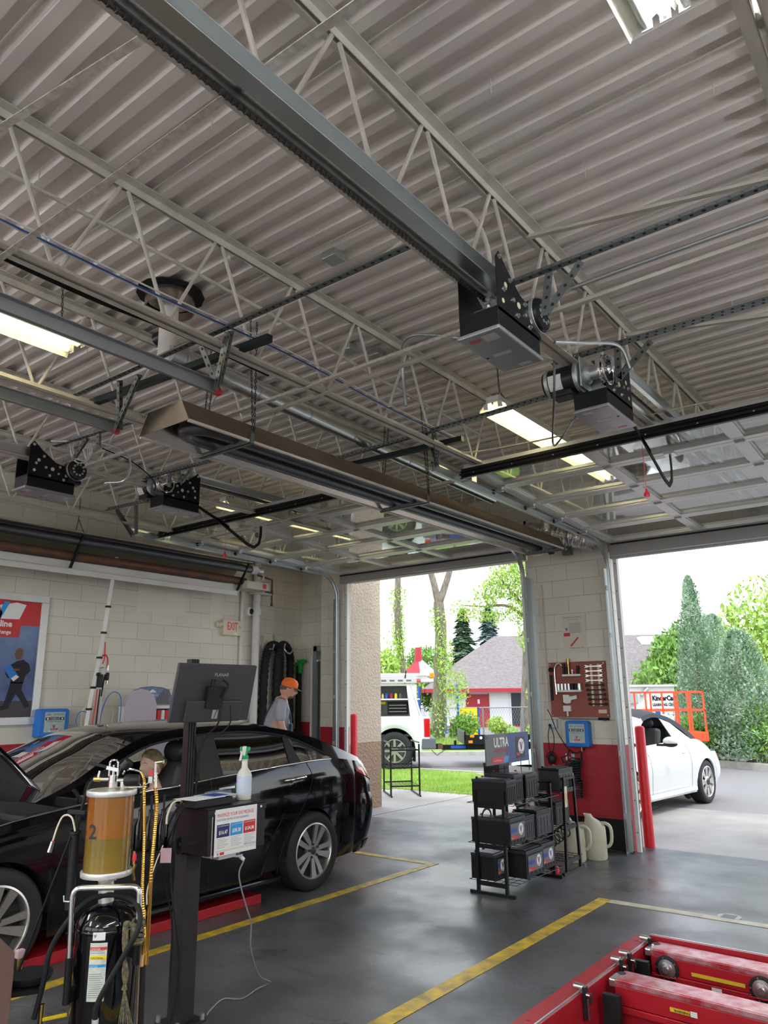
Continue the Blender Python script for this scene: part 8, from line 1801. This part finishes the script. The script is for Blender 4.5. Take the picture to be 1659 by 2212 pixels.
# ---- the man behind the sedan
mn = thing('person', 'person in an orange cap, grey T-shirt and dark overalls bending behind the sedan', 'person', (-7.02,6.86,0), A37+.1, world=False)
P = []; E = []
P += [((-.02,0,1.0), .155, .17), ((-.02,0,1.18), .15, .17), ((-.01,0,1.40), .14, .18), ((.02,0,1.57), .10, .15), ((.055,0,1.66), .060, .060)]
E += [(0,1),(1,2),(2,3),(3,4)]
hc_ = (.115,0,1.775); P.append(((.09,0,1.72), .055, .055)); E.append((4,5))
for s in (-1, 1):
    i = len(P); P += [((.02,s*.19,1.585), .065, .065), ((.02,s*.25,1.44), .052, .052), ((.05,s*.27,1.30), .046, .046), ((.14,s*.25,1.17), .040, .040), ((.24,s*.22,1.06), .030, .028)]
    E += [(3,i),(i,i+1),(i+1,i+2),(i+2,i+3),(i+3,i+4)]; hand_pts(P, E, i+4, (.24,s*.22,1.06), (.6,-.1*s,-.75), s)
    j = len(P); P += [((-.02,s*.10,.88), .105, .10), ((.01,s*.11,.52), .065, .065), ((-.02,s*.12,.28), .055, .055), ((-.04,s*.12,.09), .040, .038), ((.10,s*.13,.045), .040, .032)]
    E += [(0,j),(j,j+1),(j+1,j+2),(j+2,j+3),(j+3,j+4)]
skin_mesh('body', P, E, 'skin', mn, head=(hc_, .30, 1.06)); head_parts(mn, hc_, None, 'skin', 1.06, .30)
T = [((-.025,0,1.02), .180, .195), ((-.03,0,1.18), .172, .19), ((-.02,0,1.40), .158, .19), ((.0,0,1.555), .115, .15), ((.03,0,1.63), .075, .08)]; TE = [(0,1),(1,2),(2,3),(3,4)]
for s in (-1, 1): i = len(T); T += [((.02,s*.19,1.58), .085, .085), ((.02,s*.245,1.46), .078, .078), ((.035,s*.265,1.36), .070, .070)]; TE += [(3,i),(i,i+1),(i+1,i+2)]
skin_mesh('t_shirt', T, TE, 'tee_grey', mn)
T = [((-.02,0,1.03), .186, .20), ((-.02,0,.96), .175, .19)]; TE = [(0,1)]
for s in (-1, 1): i = len(T); T += [((-.02,s*.10,.84), .125, .12), ((.01,s*.11,.52), .088, .085), ((-.02,s*.12,.28), .080, .078), ((-.03,s*.12,.12), .075, .07)]; TE += [(1,i),(i,i+1),(i+1,i+2),(i+2,i+3)]
skin_mesh('overalls', T, TE, 'denim', mn)
m = MB(); m.prism([(.03,1.0),(.175,1.02),(.172,1.34),(.15,1.36),(.14,1.1)], (0,-.14,0), X_, Z_, (0,.28,0)); m.build('bib', 'denim', mn, bevel=.02)
for s in (-1, 1): m = MB(); P_ = spline([(.15,s*.10,1.36),(.13,s*.11,1.50),(.06,s*.12,1.655),(-.07,s*.10,1.62),(-.17,s*.04,1.40),(-.20,0,1.10)], 6); [m.bar(a, b, .028, .006, (0,0,1) if abs((b-a).z) < .05 else (1,0,0)) for a, b in zip(P_, P_[1:])]; m.build('strap', 'denim', mn)
for s in (-1, 1): m = MB(); m.ball((.045,s*.125,.05), .07, 14, 8, (1.9,.75,.72)); m.build('shoe', 'black_rubber', mn, smooth=60)
Rt = Matrix.Rotation(.30, 3, 'Y'); hcv = Vector(hc_)
m = MB(); m.lathe([(.101,.02),(.103,.05),(.096,.09),(.07,.122),(.03,.137),(0,.139)], (0,0,0), 24); m.v = [hcv+Rt@Vector((v.x*1.06-.002, v.y*.90, v.z)) for v in m.v]; cp_ = m.build('cap_crown', 'cap_orange', mn, smooth=60)
m = MB(); rows = [[hcv+Rt@Vector((r*math.cos(a)*1.06+.0, r*math.sin(a)*.84, .028-.25*max(0,(r-.098)))) for a in [-.95+1.9*i/12 for i in range(13)]] for r in (.098,.13,.165)]; m.grid(rows); m.build('cap_brim', 'cap_brim', cp_, solid=.005, smooth=60)
hair_shell(mn, hc_, .30, 1.06, 'hair_grey', lambda t: interp([(0,48),(55,30),(80,-2),(92,8),(110,-14),(180,-24)], t), .004)
m = MB(); m.ball(hcv+Rt@Vector((.052,0,-.088)), .042, 14, 8, (.95,1.0,.6)); m.build('beard', 'hair_grey', mn, smooth=60)
# ---- the woman in the driver's seat
wm = thing('person', 'person with blonde hair tied back sitting in the driver seat of the sedan', 'person', (-5.41,3.86,.0), -PI/2, world=False)
P = [((-.03,0,.62), .13, .16), ((-.06,0,.78), .10, .13), ((-.08,0,.90), .09, .13), ((-.055,0,.985), .040, .042), ((-.03,0,1.03), .040, .040)]; E = [(0,1),(1,2),(2,3),(3,4)]
hw = (.0,0,1.145); P.append(((-.015,0,1.08), .042, .044)); E.append((4,5))
for s in (-1, 1):
    i = len(P); P += [((-.07,s*.14,.90), .048, .048), ((.03,s*.20,.76), .038, .038), ((.20,s*.20,.74), .032, .032), ((.42,s*.15,.90), .024, .024)]
    E += [(2,i),(i,i+1),(i+1,i+2),(i+2,i+3)]; hand_pts(P, E, i+3, (.42,s*.15,.90), (.9,0,.25), s)
    j = len(P); P += [((.08,s*.10,.62), .085, .085), ((.42,s*.12,.66), .062, .062), ((.62,s*.12,.42), .048, .048), ((.74,s*.12,.25), .036, .036), ((.84,s*.12,.26), .03, .03)]; E += [(0,j),(j,j+1),(j+1,j+2),(j+2,j+3),(j+3,j+4)]
skin_mesh('body', P, E, 'skin_pale', wm, head=(hw, .05, .95)); head_parts(wm, hw, None, 'skin_pale', .95, .05)
T = [((-.03,0,.62), .14, .17), ((-.06,0,.78), .112, .14), ((-.075,0,.885), .10, .135)]; TE = [(0,1),(1,2)]
for s in (-1, 1): i = len(T); T += [((-.07,s*.14,.885), .062, .062), ((.0,s*.185,.80), .052, .052)]; TE += [(2,i),(i,i+1)]
skin_mesh('shirt', T, TE, 'dark_shirt', wm)
T = [((-.03,0,.60), .135, .165)]; TE = []
for s in (-1, 1): i = len(T); T += [((.08,s*.10,.62), .097, .095), ((.42,s*.12,.66), .074, .074), ((.62,s*.12,.42), .060, .060), ((.72,s*.12,.28), .050, .05)]; TE += [(0,i),(i,i+1),(i+1,i+2),(i+2,i+3)]
skin_mesh('trousers', T, TE, 'denim', wm)
hair_shell(wm, hw, .05, .95, 'hair_blonde', lambda t: interp([(0,44),(40,38),(70,22),(88,10),(104,2),(120,-22),(180,-34)], t), .013)
m = MB(); rr = random.Random(8)
m.ball((-.125,0,1.13), .044, 12, 8, (1,1,.9))
for k in range(40):
    a = rr.uniform(-1,1); b = rr.uniform(-1,1); m.tube(spline([(-.13,a*.02,1.13+b*.02),(-.185,a*.05,1.12+b*.03),(-.185+.035*b,a*.06,1.00+.04*b)],4), .006, 4, rs=None)
m.build('ponytail', 'hair_blonde', wm, smooth=60)
m = MB(); m.box(-5.02,4.03,.80,-5.01,4.09,1.20); mat('hi_vis', (0.10,0.75,0.05), .5)
jk = thing('jacket', 'bright green garment seen behind the driver seat through the open window', 'garment', (-5.62,4.22,.75)); m = MB(); m.prism([(0,0),(.22,0),(.22,.26),(.13,.42),(.04,.44),(-.03,.22)], (-5.66,4.12,.78), Y_, Z_, (.05,0,0)); m.build('cloth', 'hi_vis', jk, bevel=.02)
# ================================================================ red in-ground lift at the lower right
mat('lift_red', (0.42,0.012,0.022), .38, var=.2, vscale=7); mat('lift_top', (0.55,0.30,0.32), .35, .35, var=.6, vscale=14, col2=(0.42,0.03,0.045)); mat('warn_yellow', (0.72,0.52,0.03), .45); mat('soot', (0.008,0.008,0.009), .6)
fr = thing('pit_surround', 'red steel frame around the open lift pit', 'lift', (-2.1,4,0))
m = MB(); m.box(-2.165,2.0,.0,-2.045,5.60,.03); m.build('side_plate', 'red_paint', fr, bevel=.002)
m = MB(); m.box(-2.05,5.575,-.30,1.5,5.60,.055); m.build('end_plate', 'lift_red', fr); m = MB(); m.box(-2.05,5.60,.05,1.5,5.606,.058); m.box(-2.052,2.0,.03,-2.043,5.575,.04); m.build('edge_strip', 'bright_steel', fr)
m = MB(); m.box(-2.05,2.0,-.55,-2.035,5.575,.03); m.build('pit_side', 'lift_red', fr)
for y in (3.9,4.5,5.1,5.5): m = MB(); m.cyl((-2.11,y,.03),(-2.11,y,.0325),.012,10); m.build('countersunk_screw', 'red_paint', fr)
def beam(y0, y1, x0, x1, label, warn):
    r = thing('lift_beam', label, 'lift', ((x0+x1)/2,(y0+y1)/2,-.5))
    sh = -.05
    def sk(v): return v+Vector((0, (v.x-x0)*sh, 0))
    m = MB(); m.box(x0,y0,.0,x1,y1,.035); m.v = [sk(v) for v in m.v]; m.build('top_plate', 'lift_top', r, bevel=.006)
    m = MB(); m.box(x0,y0+.004,-.10,x1,y1-.004,.0); m.box(x0+.0,y0-.008,-.135,x1,y0+.004,-.10); m.v = [sk(v) for v in m.v]; m.build('rail_body', 'lift_red', r, bevel=.004)
    m = MB(); m.box(x0+.02,y0+.02,-.50,x1,y1-.02,-.11); m.v = [sk(v) for v in m.v]; m.build('lower_body', 'lift_red', r)
    for a, b in ((.22,.38),(.52,.72),(.95,1.15)): m = MB(); m.box(x0+a,y0+.016,-.34,x0+b,y0+.021,-.16); m.v = [sk(v) for v in m.v]; m.build('access_opening', 'soot', r)
    m = MB(); m.box(x0-.045,y0+.02,-.02,x0,y1-.03,.025); m.build('end_block', 'bright_steel', r, bevel=.008); m = MB(); m.cyl((x0+.005,y1-.06,.0355),(x0+.005,y1-.06,.037),.025,18); m.build('pin_hole', 'soot', r)
    m = MB(); m.prism([(0,0),(.11,0),(.11,.022),(0,.022)], sk(Vector((x0+warn,y0-.0012,-.062))), Vector((1,sh,0)), Z_, (0,-.0008,0)); w = m.build('warning_sticker', 'warn_yellow', r)
    text('lettering', 'WARNING', .018, sk(Vector((x0+warn+.022,y0-.0024,-.0585))), Vector((1,sh,0)), Z_, 'ink', w, bold=.0006)
    m = MB(); m.prism([(.113,-.002),(.15,-.002),(.15,.026),(.113,.026)], sk(Vector((x0+warn,y0-.0012,-.062))), Vector((1,sh,0)), Z_, (0,-.0008,0)); m.build('pictogram', 'white_label', w)
    return r, sk
b1, sk1 = beam(5.37,5.55,-1.98,1.2, 'far red lift beam with round rollers and a yellow strip label', .98)
b2, sk2 = beam(4.71,4.88,-1.965,1.2, 'near red lift beam with a WARNING sticker', .32)
for x in (-1.87, -1.30):
    p = sk1(Vector((x,5.365,-.06))); m = MB(); m.lathe([(0,0),(.072,0),(.075,-.012),(.06,-.016),(0,-.016)], p, 32, 'y'); d = m.build('roller_plate', 'soot', b1, smooth=40)
    m = MB(); m.lathe([(0,-.05),(.02,-.05),(.022,-.035),(.038,-.032),(.04,-.022),(.055,-.02),(.055,-.014),(0,-.014)], p, 28, 'y'); m.build('roller', 'bright_steel', d, smooth=30)
    m = MB(); m.tube([p+Vector((-.075,-.02,-.03)), p+Vector((-.07,-.055,-.035)), p+Vector((.07,-.055,-.035)), p+Vector((.08,-.01,-.03))], .004, 6); m.build('guard_bar', 'lift_red', d)
    for k in range(5): a = 2*PI*k/5+.6; m = MB(); m.cyl(p+Vector((.064*math.cos(a),-.018,.064*math.sin(a))), p+Vector((.064*math.cos(a),-.02,.064*math.sin(a))), .006, 8); m.build('bolt', 'bright_steel', d)
m = MB(); m.prism([(0,0),(.32,0),(.32,.022),(0,.022)], sk1(Vector((-1.72,5.3685,-.075))), Vector((1,-.05,0)), Z_, (0,-.001,0)); m.build('yellow_strip', 'warn_yellow', b1)
m = MB(); m.prism([(0,0),(.06,0),(.06,.02),(0,.02)], sk1(Vector((-1.60,5.360,-.13))), Vector((1,-.05,0)), Z_, (0,-.001,0)); m.build('white_sticker', 'white_label', b1)
m = MB(); m.cyl((-1.80,5.26,-.17),(-1.72,5.25,-.18),.008,10); m.cyl((-1.76,5.255,-.175),(-1.74,5.253,-.178),.012,8); m.build('hydraulic_fitting', 'brass', b1, smooth=40)
cc_ = thing('pit_hose_bracket', 'black bracket with hydraulic tubes between the two lift beams', 'lift part', (-1.9,5.1,-.5)); m = MB(); m.box(-2.03,5.20,-.5,-1.94,5.24,.0); m.box(-2.0,4.60,-.5,-1.90,4.64,-.02); m.box(-1.95,5.05,-.4,-1.1,5.3,-.22); m.build('plate', 'soot', cc_)
for i, (y, lb) in enumerate(((5.50,'chrome latch on the pit frame at the far corner'),(5.12,'chrome latch on the pit frame beside the far beam'),(4.98,'chrome latch on the pit frame just behind the near beam'),(4.42,'chrome latch on the pit frame closest to the camera'))):
    t = thing('frame_latch', lb, 'latch', (-2.03,y,.03), group='latches along the pit frame'); m = MB(); m.cyl((-2.085,y,.055),(-2.03,y,.055),.017,14); m.cyl((-2.03,y,.055),(-2.015,y,.055),.011,10); m.build('roller', 'bright_steel', t, smooth=40)
    m = MB(); m.box(-2.032,y-.02,-.10,-2.012,y+.02,.06); m.box(-2.012,y-.012,-.02,-1.985,y+.012,.03); m.build('latch_plate', 'soot', t, bevel=.003)
    m = MB(); m.cyl((-1.998,y-.02,-.10),(-1.998,y-.02,.01),.007,10); m.cyl((-2.0,y-.03,.03),(-1.98,y-.03,.03),.010,10); m.build('spring_pin', 'chrome', t, smooth=40)
# red runway of the left bay lift under the sedan
rw = thing('lift_platform', 'low red lift platform on the floor under the black sedan', 'lift', (-5.2,3.6,0)); m = MB(); m.box(-5.35,1.2,.0,-5.02,4.75,.07); m.build('runway', 'red_paint', rw, bevel=.005); m = MB(); m.box(-6.62,1.2,.0,-6.29,4.75,.07); m.build('runway', 'red_paint', rw, bevel=.005)
